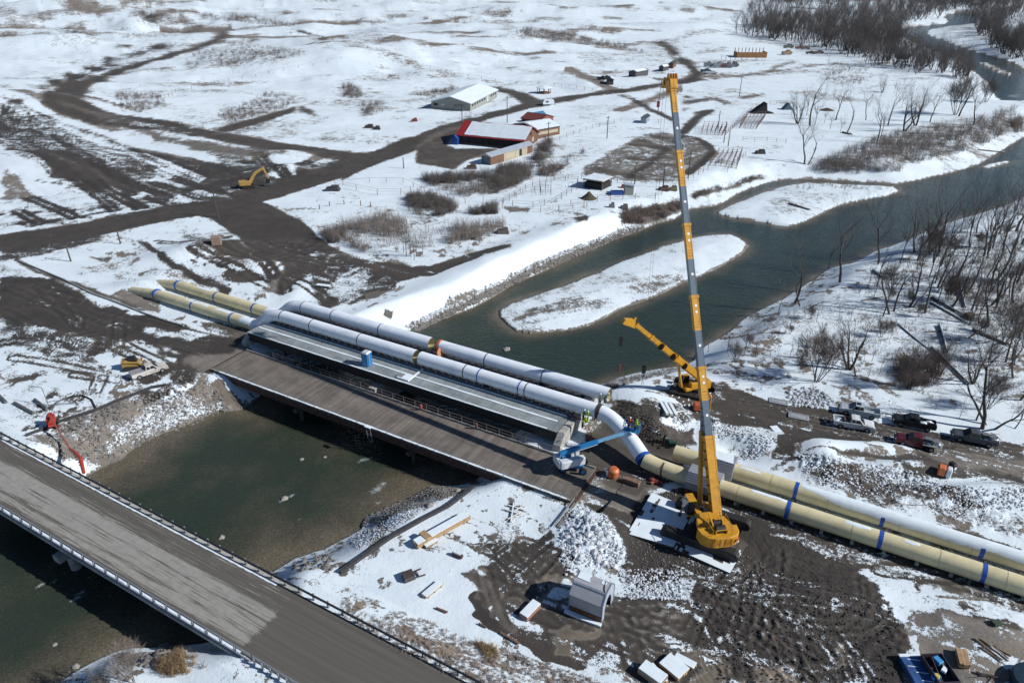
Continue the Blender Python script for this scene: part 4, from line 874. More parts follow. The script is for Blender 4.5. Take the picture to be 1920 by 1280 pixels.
for a, c_ in ((901,703),(975,728)): band(rf, wp(sg(a, c_, ZP), TPF, ZP), D3, RP, .16, BLU, "blue_band")
band(rf, wp(sg(1123,772,ZP), TPF, ZP), D3, RP*1.03, .55, M("dark_clamp", (.07,.055,.045)), "clamp")
d_ = (Vector(wp(bb_, bbt, 1.5))-Vector(wp(e3, e3t, 2.45))).normalized(); band(rf, Vector(wp(bb_, bbt, 1.5))-d_*.25, d_, RP*1.01, .5, BLU, "blue_band")
q = MB(); pe = Vector(wp(e3, e3t, 2.45)); q.path([pe+Vector((0,0,1.03))+d_*(-2.2)+Vector((.2,.1,.3)), pe+Vector((.1,.2,1.03)), pe+Vector((0,0,.95))+d_*2], .03, 5)
for r_, o_ in ((M("red_strap", (.35,.05,.03)), -1.3), (M("red_strap", (.35,.05,.03)), .4)): band(rf, pe+d_*o_, d_, RP, .05, r_, "strap")
q.build("cable", BLACK, rf, False, True)
# round orange cover leaning on the saddle between the pipes
cv = thing("round_cover", "orange rimmed round steel cover standing in front of the cut back pipe", "cover", (*gp(828,662,3.2), 3.2))
cdv = Vector((.75,-.55,.35)).normalized(); MB().disc((0,0,0), .98, cdv, .10, 32).build("rim", M("orange_rim", (.62,.13,.05)), cv); MB().disc(cdv*.04, .84, cdv, .10, 32).build("plate", M("tan_plate", (.42,.20,.10)), cv)
cv2 = thing("round_cover", "orange steel ring closing the cut mouth of the back white pipe's right half", "cover", wp(sg(824,650,ZP)+.0, TPB, ZP))
MB().path([D3*-.15, D3*.1], RP*1.06, 32).build("ring", M("orange_rim", (.62,.13,.05)), cv2, True)
# yellow pipes on the left, the far ends sunk into snow drifts
YZ = 1.0
t1 = (st2(310,560,YZ)[1]+st2(490,613,YZ)[1])/2
ylf = pipe("front yellow pipe on the left bank, sinking into a snow drift", [wp(sg(255,536,YZ)-1, 73.6, -.35), wp(sg(290,551,YZ), 73.5, .75), wp(sg(330,566,YZ), 73.3, YZ), wp(-93.0, 73.25, YZ)], RP, YEL)
ylb = pipe("back yellow pipe on the left bank, sinking into a snow drift", [wp(sg(300,520,YZ), 78.3, -.3), wp(sg(335,533,YZ), 78.2, .9), wp(sg(350,541,YZ), 78.1, YZ), wp(-92.5, 77.95, YZ)], RP, YEL)
for a, c_, t_a, o_ in ((296,551,73.4,ylf),(362,575,73.3,ylf),(433,599,73.25,ylf),(333,536,78.1,ylb),(399,561,78.05,ylb),(470,583,78.0,ylb)): band(o_, wp(sg(a, c_, YZ), t_a, YZ), D3, RP, .35, BLU, "blue_band")
snowcap(ylf, [wp(-95.5, 73.25, YZ), wp(-92.9, 73.25, YZ)], RP, -1.2, 1.3, .2, .05, 3); snowcap(ylf, [wp(-102, 73.25, YZ), wp(-98.5, 73.25, YZ)], RP, -.3, .35, .25, .04, 4)
snowcap(ylb, [wp(-94.4, 77.95, YZ), wp(-92.3, 77.95, YZ)], RP, -1.2, 1.3, .1, .06, 5); snowcap(ylb, [wp(-113, 78.0, YZ), wp(-109, 78.0, YZ)], RP, -.2, .5, .25, .04, 6); snowcap(ylf, [wp(-110, 73.3, YZ), wp(-104, 73.3, YZ)], RP, -.25, .2, .25, .03, 7)
# yellow pipes on the right
RZ = 1.2; tf, tb = 70.13, 74.07
yrf = pipe("front yellow pipe running right from the elbow past the big crane", smooth_path([wp(bb_, bbt, 1.5), wp(sg(1224,873,1.25)+.3, 70.25, 1.25), wp(sg(1262,884,RZ), tf, RZ), wp(60, tf, RZ)]), RP, YEL)
yrb = pipe("back yellow pipe half covered in snow, starting at a blank end behind the crane boom", [wp(sg(1264,850,RZ), tb, RZ), wp(60, tb, RZ)], RP, YEL)
for a, c_ in ((1478,953),(1650,1012),(1843,1074)): band(yrf, wp(sg(a, c_, RZ), tf, RZ), D3, RP, .42, BLU, "blue_band")
for a, c_ in ((1493,918),(1655,970),(1841,1030)): band(yrb, wp(sg(a, c_, RZ), tb, RZ), D3, RP, .42, BLU, "blue_band")
band(yrf, wp(sg(1243,880,RZ), tf, RZ), D3, RP, .22, M("brown_ring", (.12,.06,.04)), "joint_ring"); band(yrf, Vector(wp(sg(1224,873,1.25)-.4, 70.4, 1.3)), (UX*.8+.1, UY-.2, -.2), RP*.99, .06, M("red_strap", (.35,.05,.03)), "strap")
for o_, tt, zz, sl_ in ((yrf, tf, RZ, (-15.5,-9,-3,3.5,12,18,24)), (yrb, tb, RZ, (-14,-6,0.5,8,15,22)), (ylf, 73.28, YZ, (-99,-106,-112)), (ylb, 78.02, YZ, (-97,-104,-110))):
    for s_w in sl_: band(o_, wp(s_w, tt, zz), D3, RP*.992, .07, M("weld_ring", (.50,.44,.27), .6), "weld_ring")
s9 = sg(1496,919,RZ)
snowcap(yrb, [wp(s9+.2, tb, RZ), wp(60, tb, RZ)], RP, -1.15, 1.2, .30, .06, 8, fn=lambda u: min(1.0, .25+u*9))
for s_a, s_b, a0, a1, sd in ((-9.8,-7.4,-.3,.1,1),): snowcap(yrb, [wp(s_a, tb, RZ), wp(s_b, tb, RZ)], RP, a0, a1, .15, .04, sd)
for pa, pb_, lo, hi, sd in (((1410,923),(1476,942),-.15,.55,2),((1583,980),(1630,998),-.3,.3,3),((1693,1012),(1722,1022),-.25,.2,4)):
    snowcap(yrf, [wp(sg(*pa, RZ), tf, RZ), wp(sg(*pb_, RZ), tf, RZ)], RP, lo, hi, .3, .04, sd)
sd_ = MB(); s = -9.0
while s < 30:
    for tt in (tf, tb):
        for k in (-.75, .75):
            x_, y_, _ = wp(s, tt+k*1.0); sd_.box((x_, y_, .1), (.35, .3, .6), rz=ANG)
    s += 3.2
tag(sd_.build("pipe_blocks", CONC), "rows of concrete blocks wedged under the right hand yellow pipes", "blocks", kind="stuff")
# sheds over the pipes (gambrel housings)
def housing(label, s, t, L_, W_, H_, snowy, dark=False):
    o = frame("pipe_housing", label, "shed", s, t, 0)
    prof = [(-W_/2,0),(-W_/2,H_*.62),(-W_*.28,H_),(W_*.28,H_),(W_/2,H_*.62),(W_/2,0)]
    n = len(prof); b = MB(); V = [(0,p[0],p[1]) for p in prof]+[(L_,p[0],p[1]) for p in prof]
    b.add(V, [(i, i+1, i+1+n, i+n) for i in range(n-1)]); 
    V2 = [(.06,p[0]*.96,p[1]*.97) for p in prof]+[(L_-.06,p[0]*.96,p[1]*.97) for p in prof]; b.add(V2, [(i, i+1, i+1+n, i+n) for i in range(n-1)])
    for xx in (0.0, L_):
        b.add([(xx,p[0],p[1]) for p in prof]+[(xx,p[0]*.72,p[1]*.80) for p in prof], [(i, i+1, i+1+n, i+n) for i in range(n-1)])
    b.build("shell", M("shed_panel", (.33,.34,.38), .5, .1, .12, 1, .1), o)
    for y0, z0, y1, z1 in ((-W_/2,H_*.62,-W_*.28,H_),(W_*.28,H_,W_/2,H_*.62),(-W_*.28,H_,W_*.28,H_)):
        m = MB(); 
        for k in range(4):
            u = k/4; m.beam((.02, y0+(y1-y0)*u, z0+(z1-z0)*u+.012), (L_-.02, y0+(y1-y0)*u, z0+(z1-z0)*u+.012), .03, .03)
        m.build("seam", M("shed_trim", (.20,.24,.30)), o)
    MB().box((L_/2, -W_/2-.012, H_*.12), (L_, .02, H_*.24)).build("skirt_board", M("rust_board", (.14,.06,.03), .8, 0, .5, 2), o)
    if snowy:
        m = MB(); m.slab([(0.1,-W_*.27),(L_-.2,-W_*.27),(L_-.5,W_*.27),(.1,W_*.27)], H_+.003, H_+.06); m.build("snow_cover", SNOWM, o)
    return o
housing("grey panelled shed over the front yellow pipe, behind the crane boom", sg(1292,893,RZ), tf, 3.9, 3.0, 2.75, False)
housing("snow topped grey shed over the back yellow pipe, behind the crane boom", sg(1322,862,RZ)+.4, tb, 3.4, 3.1, 2.8, True)
# ------------------------------------------------------------------ machines
def heading(a, b):
    p, q = gt(*a), gt(*b); return (p+q)/2, math.atan2(q.y-p.y, q.x-p.x), (q-p).length
def wheel(parent, x, y, r, w, tyre=True, rimm=None):
    q = MB().path([(x, y-w/2, r), (x, y-w/2+.03, r), (x, y+w/2-.03, r), (x, y+w/2, r)], [r*.9, r, r, r*.9], 18); o = q.build("wheel", RUB, parent, True)
    sgn = -1 if y < 0 else 1
    MB().path([(x, y+sgn*(w/2-.05), r), (x, y+sgn*(w/2+.012), r)], r*.55, 12).build("rim", rimm or STEEL, o); return o
HLM = M("headlight_glass", (.6,.62,.6), .15, 0, .1); TLM = M("tail_light", (.35,.01,.01), .3, 0, .1)
def pickup(label, rear, front, col, load=0, body_rough=.3, flat=False, dirt=(.16,.13,.10)):
    c, rz, ln = heading(rear, front); L = 5.9
    o = thing("pickup_truck", label, "pickup truck", c, rz, None)
    pm = M("truck_paint_%d_%d_%d" % tuple(int(k*100) for k in col), col, body_rough, .1, .08, .8, .0, dirt)
    b = MB()
    # hull with hood, door line and bed sides
    hull = [(-2.9,.55),(-2.95,.75),(-2.9,1.22),(-.62,1.22),(-.60,1.25),(1.30,1.25),(1.45,1.22),(2.65,1.08),(2.90,.95),(2.95,.62),(2.85,.42),(2.35,.40),(2.28,.62),(2.05,.82),(1.75,.82),(1.5,.62),(1.42,.40),(-1.35,.40),(-1.45,.62),(-1.68,.82),(-1.98,.82),(-2.22,.62),(-2.32,.42)]
    if not flat:
        b.prism(hull, -.97, -.80); b.prism(hull, .80, .97)
        b.box((-1.75, 0, .66), (2.35, 1.7, .10)); b.box((-2.9, 0, .93), (.08, 1.75, .58)); b.box((-.66, 0, .95), (.08, 1.75, .6))
    else:
        b.prism([p for p in hull if p[0] > -.65 or False]+[(-.62,.40)], -.97, -.8); b.prism([p for p in hull if p[0] > -.65]+[(-.62,.40)], .8, .97)
    b.box((.42, 0, .72), (2.1, 1.62, .56)); b.loft([[(1.45,-.82,.5),(1.45,.82,.5),(1.45,.82,1.235),(1.45,-.82,1.235)], [(2.62,-.82,.5),(2.62,.82,.5),(2.62,.80,1.09),(2.62,-.80,1.09)], [(2.88,-.80,.5),(2.88,.80,.5),(2.88,.78,.97),(2.88,-.78,.97)]])
    b.build("body", pm, o, False, bev=.018)
    cabs = [[(-.60,-.90,1.23),(-.60,.90,1.23),(-.48,.74,1.86),(-.48,-.74,1.86)], [(.0,-.92,1.23),(.0,.92,1.23),(.0,.76,1.90),(.0,-.76,1.90)], [(1.35,-.90,1.23),(1.35,.90,1.23),(.70,.74,1.86),(.70,-.74,1.86)]]
    MB().loft(cabs).build("cab", pm, o, False, bev=.02)
    g = MB()
    for sy in (-1, 1):
        for xa, xb, ya, yb in ((-.45,.10,-.38,.10),(.16,1.12,.16,.66)):
            g.add([(xa, sy*.913, 1.30),(xb, sy*.913, 1.30),(yb, sy*.782, 1.79),(ya, sy*.782, 1.79),(xa, sy*.88, 1.30),(xb, sy*.88, 1.30),(yb, sy*.75, 1.79),(ya, sy*.75, 1.79)], [(0,1,2,3),(4,7,6,5),(0,4,5,1),(2,6,7,3),(1,5,6,2),(0,3,7,4)])
    g.build("side_window", GLS, o)
    g = MB(); g.add([(1.325,-.80,1.28),(1.325,.80,1.28),(.745,.68,1.83),(.745,-.68,1.83),(1.29,-.80,1.26),(1.29,.80,1.26),(.71,.68,1.81),(.71,-.68,1.81)], [(0,1,2,3),(4,7,6,5),(0,4,5,1),(2,6,7,3),(1,5,6,2),(0,3,7,4)]); g.build("windscreen", GLS, o)
    g = MB(); g.box((-.565, 0, 1.55), (.03, 1.3, .38), ry=.18); g.build("rear_window", GLS, o)
    MB().box((2.92, 0, .82), (.06, 1.1, .26)).build("grille", BLACK, o); MB().box((2.98, 0, .52), (.14, 1.9, .20)).build("bumper", STEEL, o)
    for sy in (-1, 1):
        MB().box((2.90, sy*.74, .86), (.08, .32, .2)).build("headlight", HLM, o)
        MB().box((1.0, sy*1.06, 1.3), (.12, .16, .2)).build("mirror", BLACK, o)
        if not flat: MB().box((-2.93, sy*.86, .95), (.05, .14, .36)).build("tail_light", TLM, o)
        wheel(o, 1.90, sy*.84, .41, .28); wheel(o, -1.83, sy*.84, .41, .28)
    if flat:
        f = MB(); f.box((-1.85, 0, .98), (2.5, 2.05, .1)); f.build("flatbed", STEEL, o)
    if load == 1:
        q = MB(); q.box((-1.1, 0, 1.1), (.7, 1.5, .55)); q.build("tool_box", RUST, o); q = MB(); q.rock((-2.0,.1,.95), .55, R, .5); q.rock((-2.3,-.3,.95), .4, R, .5); q.build("snow_load", SNOWM, o)
        q = MB(); q.tube((-2.95,-.5,.8), (-3.35,-.5,.8), .05); q.tube((-.7,-.8,1.2),(-.7,-.8,1.95),.04); q.tube((-.7,.8,1.2),(-.7,.8,1.95),.04); q.tube((-.7,-.8,1.95),(-.7,.8,1.95),.04); q.build("rack", BLACK, o)
    if load == 2:
        q = MB(); q.box((-1.3,-.3,1.25), (.9,.8,.6)); q.tube((-1.9,.4,1.2), (-1.9,.4,1.75), .28, n=12); q.box((-2.4,-.3,1.2), (.6,1.2,.4)); q.build("welder", M("welder_grey", (.16,.17,.18), .6), o)
        q = MB(); q.rock((-2.6,.1,1.15), .45, R, .5); q.rock((-1.4,.5,1.1), .35, R, .4); q.build("snow_load", SNOWM, o); q = MB(); q.path([(-2.9,-.8,1.2),(-3.2,0,1.25),(-2.9,.8,1.2)], .06, 6); q.build("hose", M("pale_hose", (.5,.47,.42)), o)
    if load == 3:
        q = MB(); q.rock((-1.2,.1,.95), .6, R, .5); q.rock((-2.0,-.2,.95), .7, R, .45); q.build("snow_load", SNOWM, o); q = MB(); q.box((-2.2,.6,1.28), (1.2,.35,.3)); q.box((-.9,-.5,1.2),(.4,.5,.5)); q.build("tool_box", BLACK, o)
    if load == 4: MB().box((-1.75, 0, 1.24), (2.2, 1.75, .03)).build("bed_cover", M("bed_grey", (.28,.28,.29)), o)
    if load == 5: MB().box((.25, 0, 1.905), (.6, .7, .02)).build("sunroof", GLS, o)
    o.scale = (min(1.12, max(.9, ln/5.9)),)*3
    return o
T1 = pickup("light blue white pickup with sunroof parked beside the snow edge, farther of the white pair", (1644,783), (1575,770), (.58,.64,.66), 5)
T2 = pickup("white work pickup with brown tool box and snow in its bed, nearer of the pair", (1560,794), (1637,807), (.72,.75,.76), 1)
T3 = pickup("black pickup with snow in its bed parked against the snowy bank", (1750,806), (1674,791), (.018,.019,.022), 3)
T4 = pickup("maroon pickup with welding gear on its flat bed in the muddy yard", (1760,845), (1676,826), (.10,.012,.022), 2, flat=True)
T5 = pickup("slate grey pickup with loaded bed, rightmost of the parked trucks", (1866,836), (1783,819), (.085,.10,.12), 2)
T6 = pickup("dusty pale beige pickup beside the yellow track loader on the snow", (248,711), (313,691), (.62,.59,.54), 4, .45)
# compact track loader
c, rz, ln = heading((225,694), (278,686)); tl = thing("track_loader", "small yellow compact track loader behind the beige pickup", "track loader", c, rz)
YM = M("machine_yellow", (.42,.27,.07), .5, 0, .2, 2, .05, (.2,.15,.08))
b = MB(); b.prism([(-1.5,.55),(-1.5,1.5),(-.9,1.75),(1.0,1.0),(1.0,.5)], -.5, .5); b.build("body", YM, tl, bev=.03)
b = MB(); b.prism([(-.6,1.1),(-.6,2.05),(.5,2.05),(.75,1.2)], -.48, .48); b.build("cab", BLACK, tl, bev=.02)
for sy in (-1, 1):
    t = MB(); t.prism([(-1.35,.05),(-1.55,.3),(-1.1,.75),(.6,.55),(1.0,.3),(.8,.02)], sy*.75-.2, sy*.75+.2); t.build("track", RUB, tl, bev=.03)
    a = MB(); a.beam((-1.5, sy*.62, 1.6), (.9, sy*.62, 1.15), .14, .24); a.beam((.9, sy*.62, 1.15), (1.5, sy*.55, .45), .14, .2); a.build("lift_arm", YM, tl)
b = MB(); b.prism([(1.35,.1),(1.35,.75),(1.6,.8),(2.1,.12)], -.9, .9); b.build("bucket", M("bucket_brown", (.16,.11,.08)), tl); MB().box((1.2,.75,1.1), (.2,.2,.4)).build("marker_light", TLM, tl)
# excavator
c, rz, ln = heading((452,352), (488,350)); ex = thing("excavator", "yellow tracked excavator standing in the muddy field with its bucket lowered", "excavator", gt(466,352), rz+.15); ex.scale = (.82,.82,.82)
for sy in (-1, 1):
    t = MB(); t.prism([(-2.2,.45),(-1.9,.05),(1.9,.05),(2.2,.45),(1.9,.9),(-1.9,.9)], sy*1.2-.33, sy*1.2+.33); t.build("track", RUB, ex, bev=.05)
YE = M("excavator_yellow", (.42,.26,.08), .5, 0, .2, 2, .05)
b = MB(); b.box((-.1,0,.9), (1.6,1.5,.5)); b.slab([(-2.9,-1.3),(-2.9,1.3),(-2.5,1.45),(.9,1.45),(.9,-1.45),(-2.5,-1.45)], 1.1, 2.45); b.build("house", YE, ex, bev=.06)
b = MB(); b.prism([(-.1,1.2),(-.1,2.9),(1.1,2.9),(1.5,2.0),(1.4,1.2)], .4, 1.4); b.build("cab", BLACK, ex, bev=.04)
b = MB(); b.prism([(.6,1.4),(1.2,1.4),(3.0,4.3),(5.9,6.0),(5.7,6.5),(2.6,5.2),(.4,2.4)], -.3, .3); b.build("boom", YE, ex, bev=.04)
b = MB(); b.prism([(5.3,6.5),(6.0,6.9),(7.2,2.5),(6.8,2.4),(5.6,5.6)], -.22, .22); b.build("arm", YE, ex, bev=.03)
b = MB(); b.prism([(6.6,2.6),(7.3,2.5),(7.4,1.6),(6.7,.9),(5.9,1.2),(6.1,2.0)], -.65, .65); b.build("bucket", BLACK, ex, bev=.03)
b = MB(); b.tube((1.3,.2,2.2),(3.2,.2,4.4),.1); b.tube((3.2,0,5.4),(5.4,0,6.7),.1); b.build("hydraulic_cylinder", STEEL, ex)
# ------------------------------------------------------------------ telescopic crawler cranes
def unproj(px, py, t):
    a = (px-960)/F; b = (py-640)/F; return Vector((a*t, (CT-b*ST)*t, CH-(ST+b*CT)*t))
def crawler(parent, tl_, gauge, shoe, h, mat=RUB):
    for sy in (-1, 1):
        y = sy*gauge/2; r = h/2; prof = []
        for k in range(7): a = -math.pi/2+math.pi*k/6; prof.append((tl_/2-r+r*math.cos(a), r+r*math.sin(a)))
        for k in range(7): a = math.pi/2+math.pi*k/6; prof.append((-tl_/2+r+r*math.cos(a), r+r*math.sin(a)))
        t = MB(); t.prism(prof, y-shoe/2, y+shoe/2); n = int(tl_/.28)
        for k in range(n): t.box((-tl_/2+r+(tl_-2*r)*k/(n-1), y, h+.015), (.16, shoe*1.02, .05)); t.box((-tl_/2+r+(tl_-2*r)*k/(n-1), y, .02), (.16, shoe*1.02, .05))
        o = t.build("track", M("track_steel", (.045,.042,.04), .7, .4, .4, 3, .3), parent)
        q = MB()
        for k in range(6): q.path([(-tl_/2+r+(tl_-2*r)*k/5, y-shoe/2-.02, r), (-tl_/2+r+(tl_-2*r)*k/5, y+shoe/2+.02, r)], r*.62, 12)
        q.build("roller", BLACK, o)
    b = MB(); b.box((0,0,h*.75), (1.9, gauge-shoe, h*.6)); b.box((0,0,h+.15), (2.2,2.2,.5)); b.build("carbody", BLACK, parent)
base = gt(1322,1000)
tl_c = thing("crawler_crane", "tall yellow telescopic crawler crane with grey and yellow boom on snow covered mats", "crane", (base.x, base.y, base.z+.3), 0)
und = bpy.data.objects.new("undercarriage", None); 
sub = thing("tmp", "x", "x", (0,0,0)); bpy.data.objects.remove(sub); bpy.data.objects.remove(und)
mxU = Matrix.Rotation(ANG, 4, 'Z')
def rotated(parent, fn, ang):                              # build children, then turn them about the thing's base
    before = set(parent.children); fn(); 
    for o in set(parent.children)-before: o.data.transform(Matrix.Rotation(ang, 4, 'Z')); [g.data.transform(Matrix.Rotation(ang, 4, 'Z')) for g in o.children]
def kids(parent, before): return [o for o in parent.children if o not in before]
rotated(tl_c, lambda: crawler(tl_c, 8.6, 5.4, .9, 1.15), ANG)
tip = Vector((18.7, 88.1, 44.4)); foot = Vector((base.x+.9, base.y+1.2, base.z+3.3))
hd = Vector((tip.x-foot.x, tip.y-foot.y, 0)).normalized(); ha = math.atan2(hd.y, hd.x)
def superstructure(o, col, s=1.0):
    b = MB(); b.slab([(-3.2,-1.35),(2.6,-1.35),(2.6,-.55),(-1.0,-.55),(-1.0,.55),(2.6,.55),(2.6,1.35),(-3.2,1.35)], 1.75, 2.35); b.slab([(-3.2,-1.3),(.4,-1.3),(.4,1.3),(-3.2,1.3)], 2.35, 2.62); b.build("deck", col, o, bev=.04)
    cw = [(-4.9,-.9),(-4.55,-1.9),(-3.9,-2.5),(-2.7,-2.65),(-2.7,2.65),(-3.9,2.5),(-4.55,1.9),(-4.9,.9)]
    m = MB(); m.slab(cw, 1.55, 2.9); m.build("counterweight", col, o, bev=.06)
    m = MB(); m.slab([(-2.7,-2.4),(-.6,-1.9),(-.6,1.9),(-2.7,2.4)], 2.0, 2.6); m.build("engine_cover", col, o, bev=.05)
    m = MB()
    for yy in (-.75, .75): m.box((-4.90, yy, 2.2), (.06, 1.1, .8))
    for k in range(4): m.box((-4.93, -1.1+.72*k, 2.3), (.05, .12, .9))
    m.build("panel_seam", M("crane_dark_orange", (.42,.18,.01), .5), o)
    w_ = MB(); w_.path([(-3.6,-.62,3.15),(-3.6,.62,3.15)], .48, 18); w_.path([(-2.4,-.62,3.05),(-2.4,.62,3.05)], .42, 18); w_.build("winch", BLACK, o)
    f_ = MB(); 
    for yy in (-.72, .72): f_.beam((-4.1,yy,2.9), (-1.4,yy,3.9), .14); f_.beam((-4.1,yy,2.9),(-4.1,yy,3.4),.14); f_.beam((-4.2,yy,3.1),(-1.2,yy,2.9),.1)
    f_.tube((-4.1,-.72,3.4),(-4.1,.72,3.4),.06); f_.build("winch_frame", col, o)
    for k in (-1, 1): h_ = MB(); h_.path([(-4.4,1.3*k,2.95),(-4.4,1.3*k,3.7),(-1.6,1.5*k,3.7),(-1.6,1.5*k,2.6)], .035, 5); h_.build("handrail", col, o)
    c_ = MB(); c_.prism([(1.2,1.6),(1.2,3.7),(2.7,3.7),(3.3,2.6),(3.3,1.6)], 1.35, 2.35); c_.build("cab", GLS, o, bev=.05)
    c_ = MB(); c_.box((1.95,1.85,3.73), (1.6,1.05,.06)); c_.box((2.2,1.85,1.65), (2.1,1.0,.25)); c_.build("cab_frame", col, o)
    s_ = MB(); s_.box((-4.6,-2.1,2.2), (.03,.6,.5), rz=.75); s_.build("warning_stripe", M("red_white", (.55,.08,.06), .5, 0, .6, 12), o)
rotated(tl_c, lambda: superstructure(tl_c, CRY), ha)
for o in [q for q in tl_c.children if not q.name.startswith(('track','carbody'))]:
    o.data.transform(Matrix.Diagonal((.84,.84,1,1))); [g.data.transform(Matrix.Diagonal((.84,.84,1,1))) for g in o.children]
def frame_of(a, b):
    x = (b-a).normalized(); y = Vector((0,0,1)).cross(x).normalized(); z = x.cross(y)
    return Matrix(((x.x,y.x,z.x,a.x),(x.y,y.y,z.y,a.y),(x.z,y.z,z.z,a.z),(0,0,0,1))), (b-a).length
def yfrac(y, a, b):                                        # where along a->b the photo row y falls
    lo, hi = 0.0, 1.0
    for _ in range(40):
        m_ = (lo+hi)/2; p = a+(b-a)*m_; dz = p.z-CH; c_ = p.y*CT-dz*ST; v = 640+F*(-(p.y*ST+dz*CT))/c_
        if v > y: lo = m_
        else: hi = m_
    return lo
mx, BL = frame_of(foot, tip)
loc = Matrix.Translation(-Vector(tl_c.location)) @ mx
def sect(parent, x0, x1, w_, h_, mat, name="boom_section", mxx=None, collar=None):
    a = .24; prof = lambda w_, h_: [(-w_/2,-h_/2*.55),(-w_/4,-h_/2),(w_/4,-h_/2),(w_/2,-h_/2*.55),(w_/2,h_/2),(-w_/2,h_/2)]
    b = MB(); b.loft([[(x, p[0], p[1]) for p in prof(w_, h_)] for x in (x0, x1)], mxx); o = b.build(name, mat, parent)
    if collar:
        b = MB(); b.loft([[(x, p[0], p[1]) for p in prof(w_+.14, h_+.14)] for x in (x1-.35, x1)], mxx); b.build("collar", CRY, o)
    return o
ys = [995, 816, 687, 554, 420, 284, 168]; ws = [1.04, .82, .77, .72, .67, .62]
xs = [0.0]+[yfrac(y, foot, tip)*BL for y in ys[1:]]
mids = [None, 751, 620, 487, 351, 213]
WHT = M("white_dot", (.8,.8,.8), .5, 0, .02)
for k in range(6):
    w_ = ws[k]; h_ = w_*1.18
    if k == 0: o = sect(tl_c, -1.2, xs[1], w_, h_, CRY, "boom_base", loc, True)
    else:
        xm = yfrac(mids[k], foot, tip)*BL
        o = sect(tl_c, xs[k]-.3, xm, w_, h_, CGR, "boom_section", loc); 
        d_ = MB(); d_.path([(xs[k]+(xm-xs[k])*.58, .0, h_/2), (xs[k]+(xm-xs[k])*.58, .0, h_/2+.02)], .16, 14); d_.v = [tuple(loc @ Vector(v)) for v in d_.v]; d_.build("marker_disc", WHT, o)
        o = sect(tl_c, xm, xs[k+1], w_, h_, CRY, "boom_section", loc, True)
        d_ = MB()
        for q_ in range(3): d_.box((xm+.35+q_*.32, 0, h_/2+.003), (.10, w_*.7, .012), mx=loc)
        d_.build("stripe", M("crane_dark_orange", (.42,.18,.01)), o)
        for u in (.52, .70):
            if k < 5: d_ = MB(); d_.path([(xm+(xs[k+1]-xm)*u, 0, h_/2), (xm+(xs[k+1]-xm)*u, 0, h_/2+.02)], .15, 14); d_.v = [tuple(loc @ Vector(v)) for v in d_.v]; d_.build("marker_disc", WHT, o)
hx = xs[6]
b = MB(); b.box((hx+.55, 0, -.1), (1.3, 1.0, 1.3), mx=loc); b.prism([(hx-.1,-.7),(hx+1.3,-1.2),(hx+1.7,-.5),(hx+1.3,.6),(hx,.6)], -.42, .42, loc); b.box((hx+1.2,.1,-1.3),(.5,1.1,.9),mx=loc); hdm = b.build("boom_head", CRY, tl_c, bev=.03)
b = MB()
for yy in (-.45, -.15, .15, .45): n0 = len(b.v); b.path([(hx+1.35, yy-.05, .35), (hx+1.35, yy+.05, .35)], .42, 16); b.path([(hx+1.5, yy-.05, -.9), (hx+1.5, yy+.05, -.9)], .42, 16); b.v[n0:] = [tuple(loc @ Vector(v)) for v in b.v[n0:]]
b.build("sheave", M("sheave_orange", (.5,.22,.03)), hdm)
cyl0 = Vector((base.x, base.y, base.z))+hd*2.3+Vector((0,0,2.2)); cyl1 = foot+(tip-foot)*.27
off = Vector(tl_c.location)
b = MB(); b.tube(cyl0, cyl0+(cyl1-cyl0)*.62, .28, n=14); b.build("luffing_cylinder", CRY, tl_c, True, True); b = MB(); b.tube(cyl0+(cyl1-cyl0)*.6, cyl1, .16, n=12); b.build("piston_rod", STEEL, tl_c, True, True)
b = MB(); sidev = Vector((-hd.y, hd.x, 0)); r0 = foot+(tip-foot)*.24
b.path([r0+sidev*-.9, r0+sidev*-1.1+Vector((0,0,-3.2)), r0+sidev*-.9+Vector((0,0,-4))], .05, 5); b.tube(r0+sidev*-.7+Vector((0,0,.4)), r0+sidev*-.9, .12); b.build("aux_bracket", CRY, tl_c, False, True)
rnd_ = random.Random(4)
for k in range(5): q_ = MB(); q_.beam((-1.1+k*2.3, -w_*.2-.6, .1), (.6+k*2.3, -w_*.2-.6, .1), .05, .10); q_.v = [tuple(loc @ Vector(v)) for v in q_.v]; q_.build("hose_tray", BLACK, tl_c)
for k in range(12): q_ = MB(); q_.box((.2+k*.95, ws[0]*.5+.05, .1), (.10,.12,.5)); q_.v = [tuple(loc @ Vector(v)) for v in q_.v]; q_.build("step", BLACK, tl_c)
hk = Vector((19.0, 88.2, 0)); htop = mx @ Vector((hx+1.7, .3, -.9))
b = MB(); b.path([mx @ Vector((0,.0,1.6)), mx @ Vector((hx+1.2,.1,.82))], .02, 4)
for dx in (-.22, .22): b.tube(Vector((htop.x+dx, htop.y, htop.z)), Vector((hk.x+dx*.6, hk.y, 5.2)), .014, n=4)
b.build("hoist_rope", M("wire_rope", (.06,.06,.065), .5, .5), tl_c, False, True)
b = MB(); b.box((hk.x, hk.y, 4.7), (.55,.35,1.1)); b.path([(hk.x,hk.y,4.2),(hk.x,hk.y,3.9),(hk.x+.15,hk.y,3.7),(hk.x-.1,hk.y,3.6)], .06, 6); b.build("hook_block", BLACK, tl_c, False, True)
b = MB(); 
for dx, dy in ((-.5,-.3),(.45,.2),(.0,.5)): b.tube((hk.x, hk.y, 3.7), (hk.x+dx, hk.y+dy, .15), .022, n=4)
b.build("lifting_chain", STEEL, tl_c, False, True)
a0 = mx @ Vector((hx+1.5, .9, -.6)); a1 = Vector((a0.x-.15, a0.y+.1, a0.z-2.5))
b = MB(); b.tube(a0, a1, .03, n=5); b.build("aux_rope", BLACK, tl_c, False, True)
